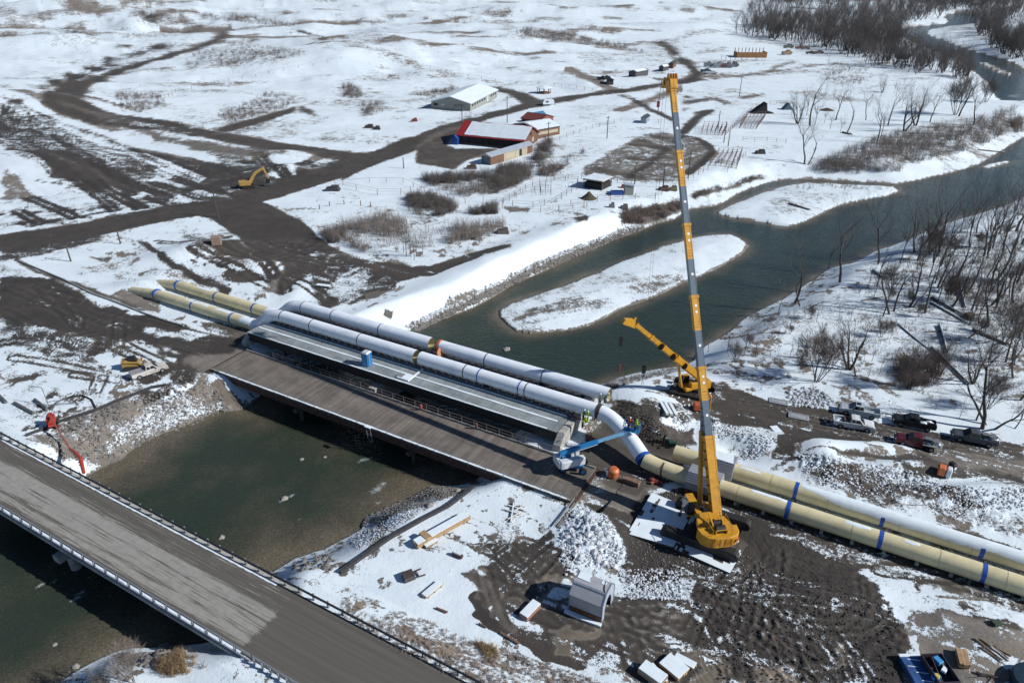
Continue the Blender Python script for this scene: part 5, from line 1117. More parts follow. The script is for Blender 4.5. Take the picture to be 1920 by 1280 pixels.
b = MB(); b.box((a1.x, a1.y, a1.z-.3), (.3,.3,.7)); b.path([a1+Vector((0,0,-.6)), a1+Vector((.1,0,-1.0)), a1+Vector((-.1,0,-1.15))], .05, 6); b.build("aux_hook", M("hook_red", (.25,.03,.03)), tl_c, False, True)
# smaller crane
b2 = gt(1296,738)
tip2 = unproj(1186,604,94.5); foot2 = Vector((b2.x+1.2, b2.y-.2, b2.z+2.6))
sc_ = thing("crawler_crane", "short yellow telescopic crane with lowered boom beside the river snow bank", "crane", (b2.x, b2.y, b2.z), 0)
h2 = Vector((tip2.x-foot2.x, tip2.y-foot2.y, 0)).normalized(); ha2 = math.atan2(h2.y, h2.x)
rotated(sc_, lambda: crawler(sc_, 6.2, 4.0, .75, 1.0), ANG+.06)
def super2(o):
    b = MB(); b.slab([(-2.6,-1.3),(2.3,-1.3),(2.3,1.3),(-2.6,1.3)], 1.35, 1.9); b.slab([(-3.3,-1.5),(-2.2,-1.5),(-2.2,1.5),(-3.3,1.5)], 1.2, 2.5); b.build("deck", CRY, o, bev=.04)
    b = MB(); b.slab([(-2.2,.4),(1.2,.4),(1.2,1.4),(-2.2,1.4)], 1.9, 2.7); b.build("engine_cover", CRY, o, bev=.05)
    c_ = MB(); c_.prism([(.4,1.4),(.4,3.1),(1.6,3.1),(2.2,2.2),(2.2,1.4)], -1.6, -.7); c_.build("cab", GLS, o, bev=.04); c_ = MB(); c_.box((1.0,-1.15,3.13),(1.3,1.0,.06)); c_.beam((2.22,-1.6,1.4),(1.62,-1.6,3.1),.08); c_.beam((2.22,-.7,1.4),(1.62,-.7,3.1),.08); c_.box((1.3,-1.15,1.35),(1.9,1.0,.2)); c_.build("cab_frame", CRY, o)
    w_ = MB(); w_.path([(-2.3,-.5,2.9),(-2.3,.4,2.9)], .38, 16); w_.build("winch", BLACK, o)
rotated(sc_, lambda: super2(sc_), ha2)
for o in [q for q in sc_.children if not q.name.startswith(('track','carbody'))]: o.data.transform(Matrix.Diagonal((.74,.74,.92,1)))
mx2, B2L = frame_of(foot2, tip2); loc2 = Matrix.Translation(-Vector(sc_.location)) @ mx2
sect(sc_, -.8, B2L*.42, .95, 1.1, CRY, "boom_base", loc2, True)
for k, (u0, u1, w_) in enumerate(((.42,.60,.78),(.60,.77,.68),(.77,.97,.58))): sect(sc_, B2L*u0-.2, B2L*u1, w_, w_*1.15, CRY, "boom_section", loc2, True)
b = MB(); b.prism([(B2L*.95,-.4),(B2L+1.3,-1.0),(B2L+1.4,-.3),(B2L+.1,.5)], -.3, .3, loc2); b.tube(loc2 @ Vector((B2L+.1,0,.3)), loc2 @ Vector((B2L+.1,0,.8)), .2); b.build("boom_head", CRY, sc_)
cy0 = Vector(sc_.location)+h2*1.9+Vector((0,0,1.6)); cy1 = foot2+(tip2-foot2)*.36-Vector((0,0,.5))
MB().tube(cy0, cy1, .2, n=12).build("luffing_cylinder", CRY, sc_, True, True)
b = MB(); 
for u in (.30, .47, .64): n0 = len(b.v); b.path([(B2L*u, .75, -.1), (B2L*u+.1, .75, -.1)], .5, 12); b.v[n0:] = [tuple(loc2 @ Vector(v)) for v in b.v[n0:]]
b.build("hose_reel", BLACK, sc_)
hp = mx2 @ Vector((B2L+1.35, 0, -.8))
b = MB(); b.tube(hp, hp+Vector((0,0,-2.3)), .02, n=4); b.tube(hp+Vector((.15,.2,0)), hp+Vector((.15,.2,-7.0)), .02, n=4); b.tube(hp+Vector((.15,.2,-7.0)), Vector((hp.x+.15, hp.y+.2, float(T(np.array([hp.x]), np.array([hp.y]))[0])+.1)), .014, n=4); b.build("hoist_rope", M("wire_rope", (.06,.06,.065)), sc_, False, True)
b = MB(); b.box(hp+Vector((0,0,-2.9)), (.45,.35,1.3)); b.build("hook_block", BLACK, sc_, False, True)
b = MB(); b.tube(hp+Vector((.15,.2,-6.6)), hp+Vector((.15,.2,-7.9)), .14, .1, n=8); b.build("aux_hook", M("hook_red", (.25,.03,.03)), sc_, False, True)
# crane mats
MATW = M("mat_timber", (.10,.085,.07), .9, 0, .4, 3)
def mats(label, corners, n, snow, split=4, z=.28):
    pts = [gt(*c_) for c_ in corners]; a, b_, c_, d_ = pts; cen = (a+b_+c_+d_)/4
    o = thing("timber_mats", label, "crane mats", (cen.x, cen.y, cen.z)); m = MB()
    def q(u, v, z_): p = a*(1-u)*(1-v)+b_*u*(1-v)+c_*u*v+d_*(1-u)*v; return Vector((p.x-cen.x, p.y-cen.y, z_))
    for k in range(n):
        u0, u1 = k/n+.004, (k+1)/n-.004; V = [q(u0,0,0),q(u1,0,0),q(u1,1,0),q(u0,1,0),q(u0,0,z),q(u1,0,z),q(u1,1,z),q(u0,1,z)]
        m.add(V, [(0,3,2,1),(4,5,6,7),(0,1,5,4),(1,2,6,5),(2,3,7,6),(3,0,4,7)])
    m.build("mat_boards", MATW, o)
    if snow:
        s = MB(); nn = 40
        for i in range(nn):
            for j in range(14):
                u, v = (i+.5)/nn, (j+.5)/14
                if vn(np.array([u*9.0]), np.array([v*4.0]), 5)[0] > snow and R.random() > .06: continue
                e = .5; V = [q(u-e/nn,v-e/14,z+.003),q(u+e/nn,v-e/14,z+.003),q(u+e/nn,v+e/14,z+.003),q(u-e/nn,v+e/14,z+.003)]
                s.add(V+[p+Vector((0,0,.05)) for p in V], [(0,3,2,1),(4,5,6,7),(0,1,5,4),(1,2,6,5),(2,3,7,6),(3,0,4,7)])
        s.build("snow_cover", SNOWM, o)
    return o
mats("snow covered timber mats in front of the tall crane's tracks", [(1176,1000),(1262,1030),(1300,960),(1222,928)], 7, .80)
mats("dark timber mats under the tall crane, snow in patches", [(1262,1031),(1368,1076),(1400,1022),(1302,960)], 9, .62)
mats("dark timber mats under the small crane", [(1238,742),(1318,775),(1345,748),(1262,722)], 8, .12)
# ------------------------------------------------------------------ blue boom lift
BLB = M("lift_blue", (.02,.18,.42), .4, 0, .12, 2, .05); LWH = M("lift_white", (.62,.66,.70), .4, 0, .1, 2, .05)
c, rz, ln = heading((1062,886), (1088,876)); bl = thing("boom_lift", "blue and white boom lift parked on the wooden bridge, arm raised to the pipe", "boom lift", (c.x, c.y, DZ), 0)
c = Vector((c.x, c.y, DZ)); ca = ANG+.35
def chassis(o, col):
    b = MB(); b.box((0,0,.75), (2.6,1.3,.4)); b.box((0,0,1.05), (1.2,1.2,.35)); b.build("chassis", col, o, bev=.03)
    for sx in (-1.25, 1.25):
        for sy in (-1, 1): wheel(o, sx, sy*1.0, .5, .38, rimm=col)
rotated(bl, lambda: chassis(bl, BLB), ca)
bask = unproj(1184,806,90.5)
hdv = Vector((bask.x-c.x, bask.y-c.y, 0)).normalized(); hb_ = math.atan2(hdv.y, hdv.x)
def turret(o):
    b = MB(); b.slab([(-2.3,-1.15),(-1.9,-1.25),(1.0,-1.25),(1.0,-.45),(-2.3,-.35)], 1.25, 2.35); b.slab([(-2.3,.35),(1.0,.45),(1.0,1.15),(-2.1,1.15)], 1.25, 2.2); b.box((-2.2,0,1.75), (.6,1.9,1.0)); b.build("turret", LWH, o, bev=.09)
    b = MB(); b.box((-1.2,0,1.9), (1.2,.6,1.3)); b.build("riser", BLB, o, bev=.04)
rotated(bl, lambda: turret(bl), hb_)
p0 = c+Vector((0,0,2.9))-hdv*2.0; p1 = bask+Vector((0,0,-.1)); pm_ = p0+(p1-p0)*.52
b = MB(); b.beam(p0, pm_, .42, .5); b.build("outer_boom", BLB, bl, False, True); b = MB(); b.beam(pm_-(p1-p0)*.05, p1-(p1-p0)*.08, .3, .34); b.build("inner_boom", M("boom_pale_blue", (.16,.36,.55), .4), bl, False, True)
b = MB(); b.beam(p0+Vector((0,0,-.45)), pm_+Vector((0,0,-.4)), .14, .12); b.build("cable_tray", LWH, bl, False, True); b = MB(); b.tube(c+Vector((0,0,1.9))+hdv*.2, p0+(p1-p0)*.2, .14); b.build("lift_cylinder", STEEL, bl, False, True)
b = MB(); kk = bask; ex_ = Vector((UX,UY,0)); ey_ = Vector((-UY,UX,0))
def cage(o, k, col, w_=1.0, d_=.45, h_=1.1, name="basket"):
    b = MB(); 
    cs = [k+ex_*sx*w_+ey_*sy*d_ for sx, sy in ((-1,-1),(1,-1),(1,1),(-1,1))]
    for i in range(4):
        a_, b__ = cs[i], cs[(i+1) % 4]
        for zz in (0,.5,h_): b.tube(a_+Vector((0,0,zz)), b__+Vector((0,0,zz)), .035, n=5)
        b.tube(a_, a_+Vector((0,0,h_)), .035, n=5); m_ = (a_+b__)/2; b.tube(m_, m_+Vector((0,0,h_)), .03, n=5)
    b.slab([(p.x,p.y) for p in cs], k.z-.04, k.z+.01)
    return b.build(name, col, o, False, True)
cage(bl, kk, BLB)
# red boom lift reaching down over the rocks
RD = M("lift_red", (.42,.05,.03), .5, 0, .2, 2, .05)
rb_ = gt(100,800); rl = thing("boom_lift", "red boom lift at the rocky bank with jointed arm reaching down to the highway", "boom lift", rb_, 0)
def rch(o):
    b = MB(); b.box((0,0,.8),(2.2,1.0,.35)); b.box((-.2,0,1.5),(1.7,1.3,.9)); b.build("body", RD, o, bev=.05)
    for sx in (-.85,.85):
        for sy in (-1,1): wheel(o, sx, sy*.75, .42, .3, rimm=RD)
    b = MB(); b.box((-.6,0,2.1),(.6,.7,.6)); b.box((.3,.3,2.1),(.5,.3,.5)); b.build("turret", RD, o)
    b = MB(); b.path([(-.3,.5,1.9),(-.3,.9,2.8),(.3,.9,3.0),(.4,.5,2.0)], .05, 5); b.build("guard_hoop", RD, o)
rotated(rl, lambda: rch(rl), -1.1)
for o in rl.children: o.data.transform(Matrix.Scale(.8, 4)); [g.data.transform(Matrix.Scale(.8, 4)) for g in o.children]
q0 = rb_+Vector((.2,-.2,2.0)); q2 = Vector((*gp(157,886,.9), .9)); q1 = Vector((*gp(131,841,.6), .6))
b = MB(); b.beam(q0, q1, .16, .2); b.build("upper_arm", M("lift_dull_red", (.30,.08,.06), .6), rl, False, True)
b = MB(); qm = (q1+q2)/2+Vector((.5,.1,.3)); b.path([q1, q1*.5+qm*.5+Vector((.05,0,.1)), qm, q2], [.16,.26,.26,.20], 8); b.build("lower_arm", RD, rl, True, True)
b = MB()
for k in range(9): p = q1+(q2-q1)*(k/9)+Vector((.1,0,-.1)); b.rock(p, .13, R)
b.build("hose_chain", RD, rl, False, True)
# ------------------------------------------------------------------ people
def person(label, p, face, jacket, hat, pose="stand", trous=(.03,.035,.05), z=None, arm=.35):
    o = thing("person", label, "person", p, face)
    bend = .35 if pose == "bend" else .05
    hipz = .92; V = [(0,0,hipz)]; E = []; Rr = [.16]
    def ad(par, co, r): V.append(co); Rr.append(r); E.append((par, len(V)-1)); return len(V)-1
    ch = ad(0, (.05+bend*.3,0,1.18), .155); sh = ad(ch, (.08+bend*.75,0,1.42), .15); nk = ad(sh, (.10+bend,0,1.53), .065)
    for sy in (-1,1):
        a = ad(sh, (.08+bend*.75, sy*.19, 1.42), .07); e = ad(a, (.14+bend, sy*.26, 1.17), .052); h_ = ad(e, (.14+bend+arm, sy*.16, 1.12+.1*sy), .042)
        k = ad(0, (.03, sy*.11, .50), .085); f = ad(k, (-.03, sy*.12, .10), .065); ad(f, (.14, sy*.12, .05), .055)
        for q in range(-2,3): ad(h_, (.14+bend+arm+.085-.01*abs(q), sy*.16+q*.017, 1.10+.1*sy), .010)
    hd_ = ad(nk, (.12+bend*1.05,0,1.62), .09); ad(hd_, (.13+bend*1.05,0,1.70), .092)
    me = bpy.data.meshes.new("body"); me.from_pydata(V, E, []); me.materials.append(M("cloth_%d%d%d" % tuple(int(c*99) for c in jacket), jacket, .8, 0, .2, 6, .1)); b = bpy.data.objects.new("body", me); C.objects.link(b); b.parent = o
    sk_ = b.modifiers.new("skin", 'SKIN'); su = b.modifiers.new("sub", 'SUBSURF'); su.levels = su.render_levels = 1
    for i, r in enumerate(Rr): me.skin_vertices[0].data[i].radius = (r, r)
    me.skin_vertices[0].data[0].use_root = True
    MB().path([(.10+bend*1.05,0,1.70),(.11+bend*1.05,0,1.74),(.12+bend*1.05,0,1.82),(.12+bend*1.05,0,1.85)], [.14,.118,.09,.02], 14).build("hard_hat", M("hat_%d%d%d" % tuple(int(c*99) for c in hat), hat, .4), o, True)
    tr = MB()
    for sy in (-1,1): tr.path([(0,sy*.09,.93),(.03,sy*.115,.50),(-.03,sy*.12,.12)], [.135,.105,.088], 10)
    tr.build("trousers", M("work_trousers", trous, .8), o, True)
    fc = MB(); fc.rock((.20+bend*1.05,0,1.64), .06, R, 1.2); fc.build("face", M("skin_tone", (.35,.2,.14), .6), o, True)
    return o
LIME = (.42,.62,.03); ORG = (.60,.10,.05); GREY = (.12,.14,.12)
def onz(px, py, z, dx=0): x_, y_ = gp(px, py, z); return (x_, y_, z)
fl_ = PZ+.02
person("person in lime jacket and white hat crouched at the end of the grating walkway", onz(1092,802,fl_), .3, LIME, (.75,.75,.75), "bend")
person("person in lime vest working under the front pipe clamp, nearest the pipe", onz(1113,788,fl_), 1.2, LIME, (.6,.65,.1), "bend")
person("person in bright lime jacket standing on the walkway by the conduit", onz(1100,792,fl_), .8, LIME, (.7,.7,.6))
person("person in dark grey coat and white hat behind the lime jacket workers", onz(1093,788,fl_), -.4, GREY, (.8,.8,.8))
person("person in grey coat and white hat between the two pipe ends", onz(1124,757,PZ+.6), -1.2, GREY, (.8,.8,.8))
person("person in olive coat bending at the open mouth of the back pipe", onz(1134,755,PZ+.6), -.6, (.2,.22,.08), (.7,.7,.6), "bend")
person("person in orange jacket in the blue lift basket", kk-ex_*.45, ha2+3, ORG, (.75,.72,.7))
person("person in lime jacket in the blue lift basket", kk+ex_*.45, ha2+3, LIME, (.3,.5,.1))
# ------------------------------------------------------------------ bare trees and brush
BARK = M("bark_grey_brown", (.066,.055,.047), .9, 0, .35, 2, .3); TWIG = M("twigs_grey_brown", (.105,.094,.086), .9, 0, .3, 1, 0)
TWIGR = M("twigs_reddish", (.125,.098,.086), .9, 0, .3, .4, 0); TWIGF2 = M("frosted_grass", (.36,.31,.28), .9, 0, .3, 1, 0); TWIGP = M("twigs_pale", (.20,.17,.15), .9, 0, .25, .4, 0); STRAW = M("straw_grass", (.30,.21,.11), .9, 0, .3, 1, 0)
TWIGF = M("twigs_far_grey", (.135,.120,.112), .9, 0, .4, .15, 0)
def branchy(seed, H, kind="up", depth=4, tw=1.0, fine=1.0):
    """returns (trunk MB, crown MB): tapered trunk and a crown of limbs and twigs"""
    rnd = random.Random(seed); tr = MB(); cr = MB()
    lean = {"lean": .55, "fork": .08, "up": .05, "slim": .04, "bush": .1, "snag": .2}[kind]
    def grow(mb, p, d, L, r, lev):
        n = 4 if lev == 0 else (3 if lev < depth-1 else 2); pts = [p]; rad = [r]; dd = d.copy()
        wob = .16 if lev else .10
        for i in range(n):
            dd = (dd+Vector((rnd.gauss(0, wob), rnd.gauss(0, wob), rnd.gauss(.05, wob*.6)))).normalized(); pts.append(pts[-1]+dd*(L/n)); rad.append(r*(1-(.55 if lev == 0 else .75)*(i+1)/n))
        mb.path(pts, rad, 7 if lev == 0 else (5 if lev == 1 else 3), cap=lev < 2)
        if lev >= depth: return
        k = {0: rnd.randint(4, 6), 1: rnd.randint(4, 6), 2: rnd.randint(4, 6), 3: rnd.randint(4, 6)}.get(lev, 3)
        if kind == "snag" and lev == 0: k = 2
        if kind == "bush": k += 2
        k = max(2, int(k*(tw if lev > 0 else 1)))
        for q in range(k):
            u = rnd.uniform(.38 if lev == 0 else .2, 1.0) if q else 1.0
            i = min(n-1, int(u*n)); f = u*n-i; b = pts[i]+(pts[i+1]-pts[i])*f; rr = rad[i]+(rad[i+1]-rad[i])*f
            az_ = rnd.uniform(0, 2*math.pi); sp = rnd.uniform(.35, .85) if lev else rnd.uniform(.3, .7)
            ax = dd.cross(Vector((math.cos(az_), math.sin(az_), .1))).normalized(); nd = (Matrix.Rotation(sp, 3, ax) @ dd); nd.z = nd.z+.22; nd.normalize()
            grow(cr, b, nd, L*rnd.uniform(.42, .68)*(1.05 if lev == 0 else 1), max(.010*fine, rr*rnd.uniform(.5, .72)), lev+1)
    if kind in ("fork", "bush"):
        ns = 3 if kind == "fork" else 6
        for q in range(ns):
            a = q*2*math.pi/ns+rnd.uniform(-.4, .4); o_ = .42 if kind == "fork" else .30
            grow(tr, Vector((.15*math.cos(a), .15*math.sin(a), -.2)), Vector((math.cos(a)*o_, math.sin(a)*o_, 1)).normalized(), H*rnd.uniform(.5, .62), H*(.022 if kind == "fork" else .009), 0)
    else:
        grow(tr, Vector((0,0,-.2)), Vector((lean, 0, 1)).normalized(), H*(.72 if kind != "snag" else .6), H*(.021 if kind != "slim" else .013), 0)
    return tr, cr
PROTO = {}
def proto(key, seed, H, kind, depth, tw, fine=1.0, mt=None):
    tr, cr = branchy(seed, H, kind, depth, tw, fine); me = []
    for mb, nm, mat in ((tr, "trunk", BARK), (cr, "crown", mt or TWIG)):
        m = bpy.data.meshes.new(nm); m.from_pydata(mb.v, [], mb.f); m.materials.append(mat); me.append(m)
    PROTO[key] = (me, H)
proto("A", 1, 15, "up", 4, 1.15); proto("B", 5, 14, "up", 4, 1.1); proto("C", 9, 11, "fork", 4, .95); proto("D", 12, 12, "lean", 3, .9); proto("E", 15, 12, "slim", 3, 1.2)
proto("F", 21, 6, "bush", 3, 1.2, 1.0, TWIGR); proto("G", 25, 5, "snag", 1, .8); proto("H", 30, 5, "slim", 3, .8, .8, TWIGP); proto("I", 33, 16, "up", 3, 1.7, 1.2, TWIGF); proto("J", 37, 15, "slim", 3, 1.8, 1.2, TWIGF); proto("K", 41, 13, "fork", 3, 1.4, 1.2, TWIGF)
KT = dict(A="tall bare cottonwood", B="bare cottonwood with a broad crown", C="bare forked tree", D="leaning bare tree", E="slim bare tree", F="bushy leafless willow", G="broken tree snag", H="pale leafless sapling", I="bare cottonwood", J="slender bare cottonwood", K="bare forked cottonwood")
def tree(key, px, py, hp, label, group=None, lean=0.0, laz=0.0, rz=None):
    (mt_, mc), H = PROTO[key]; p = gt(px, py)
    c = p.y*CT+(CH-p.z)*ST; h = hp*c/(F*CT)*1.02; s = h/H*.98
    o = thing("tree", label, "tree", p, R.uniform(0, 6.28) if rz is None else rz, group); o.scale = (s, s, s)
    if lean: o.rotation_euler = (lean*math.sin(laz), lean*math.cos(laz), o.rotation_euler[2])
    for nm, m in (("trunk", mt_), ("crown", mc)):
        q = bpy.data.objects.new(nm, m); C.objects.link(q); q.parent = o
    return o
z6 = lambda x, y: (1280+x/2.9766, 430+y/2.9766)
z3 = lambda x, y: (1280+x/2.9766, y/2.9766)
near = [("A",625,410,290,"tall bare tree at the water's edge above a cluster of leaning trunks",0,0),("D",655,428,190,"leaning bare tree beside the tall one at the water's edge",.1,0),("G",690,437,70,"short broken snag among the leaning trunks by the river",0,0),("G",712,440,125,"curved bare trunk without branches bending right by the river",.75,0),
("B",878,295,320,"broad crowned bare tree standing alone on the river bank, dark thick trunk",0,0),("G",873,432,50,"short snow topped stump on the right bank",0,0),("E",1045,292,110,"thin dark trunk leaning right behind the alone standing tree",.15,0),("B",1092,192,260,"bare tree at the river edge right of the broad crowned one",0,0),("E",1215,185,230,"slim bare tree at the shoreline near the top of the right bank",.08,0),
("A",1268,430,290,"tall bare tree whose base meets a leaning trunk on the right bank",0,0),("D",1288,432,180,"leaning trunk touching the foot of a tall bare tree",.2,0),("B",1352,467,270,"bare tree with fine crown in front of the leaning trunk",0,0),("D",1183,297,80,"short leaning trunk between two river bank trees",.4,0),("A",1440,205,260,"tall dark tree inside the right wood near the river",.1,0),
("E",1562,428,250,"slim trunk leaning right above the fallen logs",.35,0),("A",1752,282,330,"tall straight bare tree in the right wood",.05,0),("A",1842,412,290,"dark tree leaning right at the photo's right edge, upper one",.12,0),("C",928,782,310,"large V shaped forked bare tree in the middle of the right bank",0,0),("G",965,820,170,"split leaning trunk at the right foot of the forked tree",.45,0),
("F",745,848,290,"bushy bare tree left of the forked tree above its blue shadow",0,0),("F",1262,892,230,"brown bushy tree beside the thicket right of the forked tree",0,0),("E",1637,1065,330,"left trunk of the tall group by the slate grey pickup",-.03,0),("B",1672,1112,470,"tallest bare tree behind the slate grey pickup",0,0),("D",1692,1088,330,"long trunk leaning right from the group behind the pickups",.32,0),("D",1745,1112,300,"lower leaning trunk at the right edge behind the pickups",.32,0),("D",1852,1112,150,"small leaning trunk at the right edge of the photo",.35,0),
("H",252,672,180,"pale leafless sapling at the corner of the right bank",0,0),("H",345,690,110,"second pale sapling right of the corner sapling",0,0),("H",405,712,130,"third pale sapling in the row by the corner",0,0),("H",532,480,150,"pale sapling at the shoreline below the tall leaning trunks",0,0),("H",140,685,110,"pale sapling nearest the tall crane boom",0,0),("E",812,222,160,"slim tree at the shoreline left of the broad crowned tree",0,0),
("B",1310,175,240,"bare tree at the shoreline near the top right wood",0,0),("A",1602,95,200,"bare tree on open snow at the top of the right bank",.1,0),("A",1680,150,230,"bare tree leaning over open snow at the top of the right bank",.15,0),("F",715,500,80,"small reddish bush below the curved trunk",0,0),("F",290,740,110,"low reddish shrub near the corner saplings",0,0),("F",655,800,110,"low shrub left of the bushy bare tree",0,0),
("F",1790,640,240,"dark bushy willow at the right edge above the fallen log",0,0),("F",1700,1000,200,"reddish bush beneath the tallest tree",0,0),("F",1430,820,170,"reddish bush between the fallen log and the pickups",0,0),("C",1620,860,240,"bare forked tree beside the long fallen log",0,0),("H",1545,1050,110,"thin sapling above the maroon pickup",0,0),("H",1410,1005,90,"thin sapling above the black pickup",0,0)]
for k, x, y, h, lb, ln, la in near: a, b = z6(x, y); tree(k, a, b, h/2.9766, lb, None, ln, la)
far_ = [("C",640,692,150),("E",655,693,110),("A",710,703,215),("E",737,700,120),("E",690,645,110),("B",855,672,150),("D",915,742,150),("B",1022,672,120),("C",1112,517,75),("E",822,722,80),("E",880,745,80),("A",1145,702,160),("A",1082,795,170),("E",1105,770,150),("C",1235,732,190),("C",1300,702,190),("B",1380,682,140),("F",1522,642,180),("B",1540,650,200),("B",680,915,200),("D",700,918,150),("B",1625,700,170),("F",1690,572,110),("E",1222,602,70),("E",840,560,60),("E",1180,520,60),("E",1190,540,60),("E",790,690,70)]
for i, (k, x, y, h) in enumerate(far_):
    a, b = z3(x, y); tree(k, a, b, h/2.9766, KT[k]+" on the snowy flat inside the river bend", "bare trees on the snowy flat inside the river bend")
for (x, y, h) in ((973,725,240),(1012,735,180),(1042,755,210),(1120,730,150),(1060,725,150),(945,690,200)):
    tree("E", 560+x/4.8, 330+y/4.8, h/4.8, "slim bare tree in the small stand behind the white embankment", "slim trees behind the white embankment")
for k, x, y, h in (("B",1860,1290,290),("A",1720,1290,170),("A",1640,1300,170),("E",1545,1300,160),("A",1300,1330,120),("A",1500,1330,130),("A",1790,1400,250),("A",1890,1360,280),("E",1580,1320,110)):
    a, b = z3(x, y); tree(k, a, b, h/2.9766, KT[k]+" at the upper end of the right river bank", "bare trees at the upper end of the right bank")
def rand_in(poly, n, fy=None):
    p = np.array(poly, float); out = []
    while len(out) < n:
        x = RS.uniform(p[:,0].min(), p[:,0].max(), 4000); y = RS.uniform(p[:,1].min(), p[:,1].max(), 4000); m = sdist(x, y, [tuple(q) for q in poly]) > 0
        out += list(zip(x[m], y[m]))
    return out[:n]
for (x, y) in rand_in([(1360,60),(1905,-60),(1905,1000),(1700,760),(1500,500),(1000,480),(1050,260)], 84):
    a, b = z6(x, y); k = R.choice("AABEEFD"); tree(k, a, b, R.uniform(45, 98)*(.5 if k == "F" else 1), KT[k]+" in the open wood at the right edge", "bare trees in the open wood at the right edge", R.uniform(0, .25))
for (x, y) in rand_in([(150,640),(700,330),(1250,330),(1500,560),(1700,980),(900,900),(300,800)], 50):
    a, b = z6(x, y); k = R.choice("HHHF"); tree(k, a, b, R.uniform(16, 34), ("pale thin sapling" if k == "H" else "small reddish bush")+" scattered over the right bank snow", "saplings and bushes scattered over the right bank")
WOODA = [(500,120),(340,150),(270,185),(460,215),(560,235),(740,270),(870,300),(930,320),(1060,300),(1180,300),(1240,280),(1190,160),(1300,120),(1460,100),(1470,40),(1200,-20),(600,-20),(420,0),(340,100)]
WOODC = [(940,320),(1060,380),(1150,370),(1300,420),(1350,400),(1480,420),(1600,460),(1590,350),(1480,320),(1320,262),(1240,240),(1180,250),(1050,260),(960,290)]
WOODB = [(1500,50),(1640,130),(1640,200),(1760,210),(1700,260),(1820,330),(1905,340),(1905,210),(1780,190),(1780,130),(1905,110),(1905,-20),(1480,-20)]
OPENA = [(480,45),(860,70),(900,90),(700,100),(480,75)]
cnt = 0
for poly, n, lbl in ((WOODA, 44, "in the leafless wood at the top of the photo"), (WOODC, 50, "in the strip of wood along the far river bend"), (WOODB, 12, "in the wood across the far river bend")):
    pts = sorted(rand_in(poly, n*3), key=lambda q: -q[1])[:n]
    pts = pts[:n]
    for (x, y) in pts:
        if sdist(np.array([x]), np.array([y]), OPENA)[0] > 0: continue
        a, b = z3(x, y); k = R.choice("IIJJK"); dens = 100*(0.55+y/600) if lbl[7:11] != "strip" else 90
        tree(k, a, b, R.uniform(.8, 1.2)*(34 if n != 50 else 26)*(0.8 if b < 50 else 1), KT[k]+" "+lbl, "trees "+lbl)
def woodmass(name, label, poly, n, hts, keys="IJK", cut=None):
    V = []; Fq = []; F4 = []; off = 0; pv = {}
    for k in keys:
        (mt_, mc), H = PROTO[k]; vs = []; fs = []; o = 0
        for m in (mt_, mc):
            a = np.zeros(len(m.vertices)*3); m.vertices.foreach_get("co", a); vs.append(a.reshape(-1, 3))
            for p_ in m.polygons:
                if len(p_.vertices) == 4: fs.append([v+o for v in p_.vertices])
            o += len(m.vertices)
        pv[k] = (np.concatenate(vs), np.array(fs), H)
    P_ = rand_in(poly, n); W_ = gts([z3(x, y) for x, y in P_]); Z = T(np.array([w_[0] for w_ in W_]), np.array([w_[1] for w_ in W_]))
    for i, (x, y) in enumerate(W_):
        if cut and sdist(np.array([P_[i][0]]), np.array([P_[i][1]]), cut)[0] > 0: continue
        k = R.choice(keys); vs, fs, H = pv[k]; s = R.uniform(*hts)/H; a = R.uniform(0, 6.28); ca, sa = math.cos(a)*s, math.sin(a)*s
        keep = RS.rand(len(fs)) < .50; f = fs[keep]; u, inv = np.unique(f, return_inverse=True); q = vs[u]
        V.append(np.stack([x+q[:,0]*ca-q[:,1]*sa, y+q[:,0]*sa+q[:,1]*ca, Z[i]+q[:,2]*s], 1)); Fq.append(inv.reshape(f.shape)+off); off += len(u)
    o = add_mesh(name, np.concatenate(V), np.concatenate(Fq), TWIGF); return tag(o, label, None, kind="stuff")
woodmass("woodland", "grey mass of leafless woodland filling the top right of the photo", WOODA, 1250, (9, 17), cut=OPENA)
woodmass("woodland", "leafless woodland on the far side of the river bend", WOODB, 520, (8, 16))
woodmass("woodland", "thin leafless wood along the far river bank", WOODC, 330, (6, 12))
woodmass("woodland", "farthest leafless woodland along the top edge of the photo", [(1100,-30),(1905,-30),(1905,14),(1660,62),(1560,40),(1480,70),(1300,30)], 520, (9, 15))
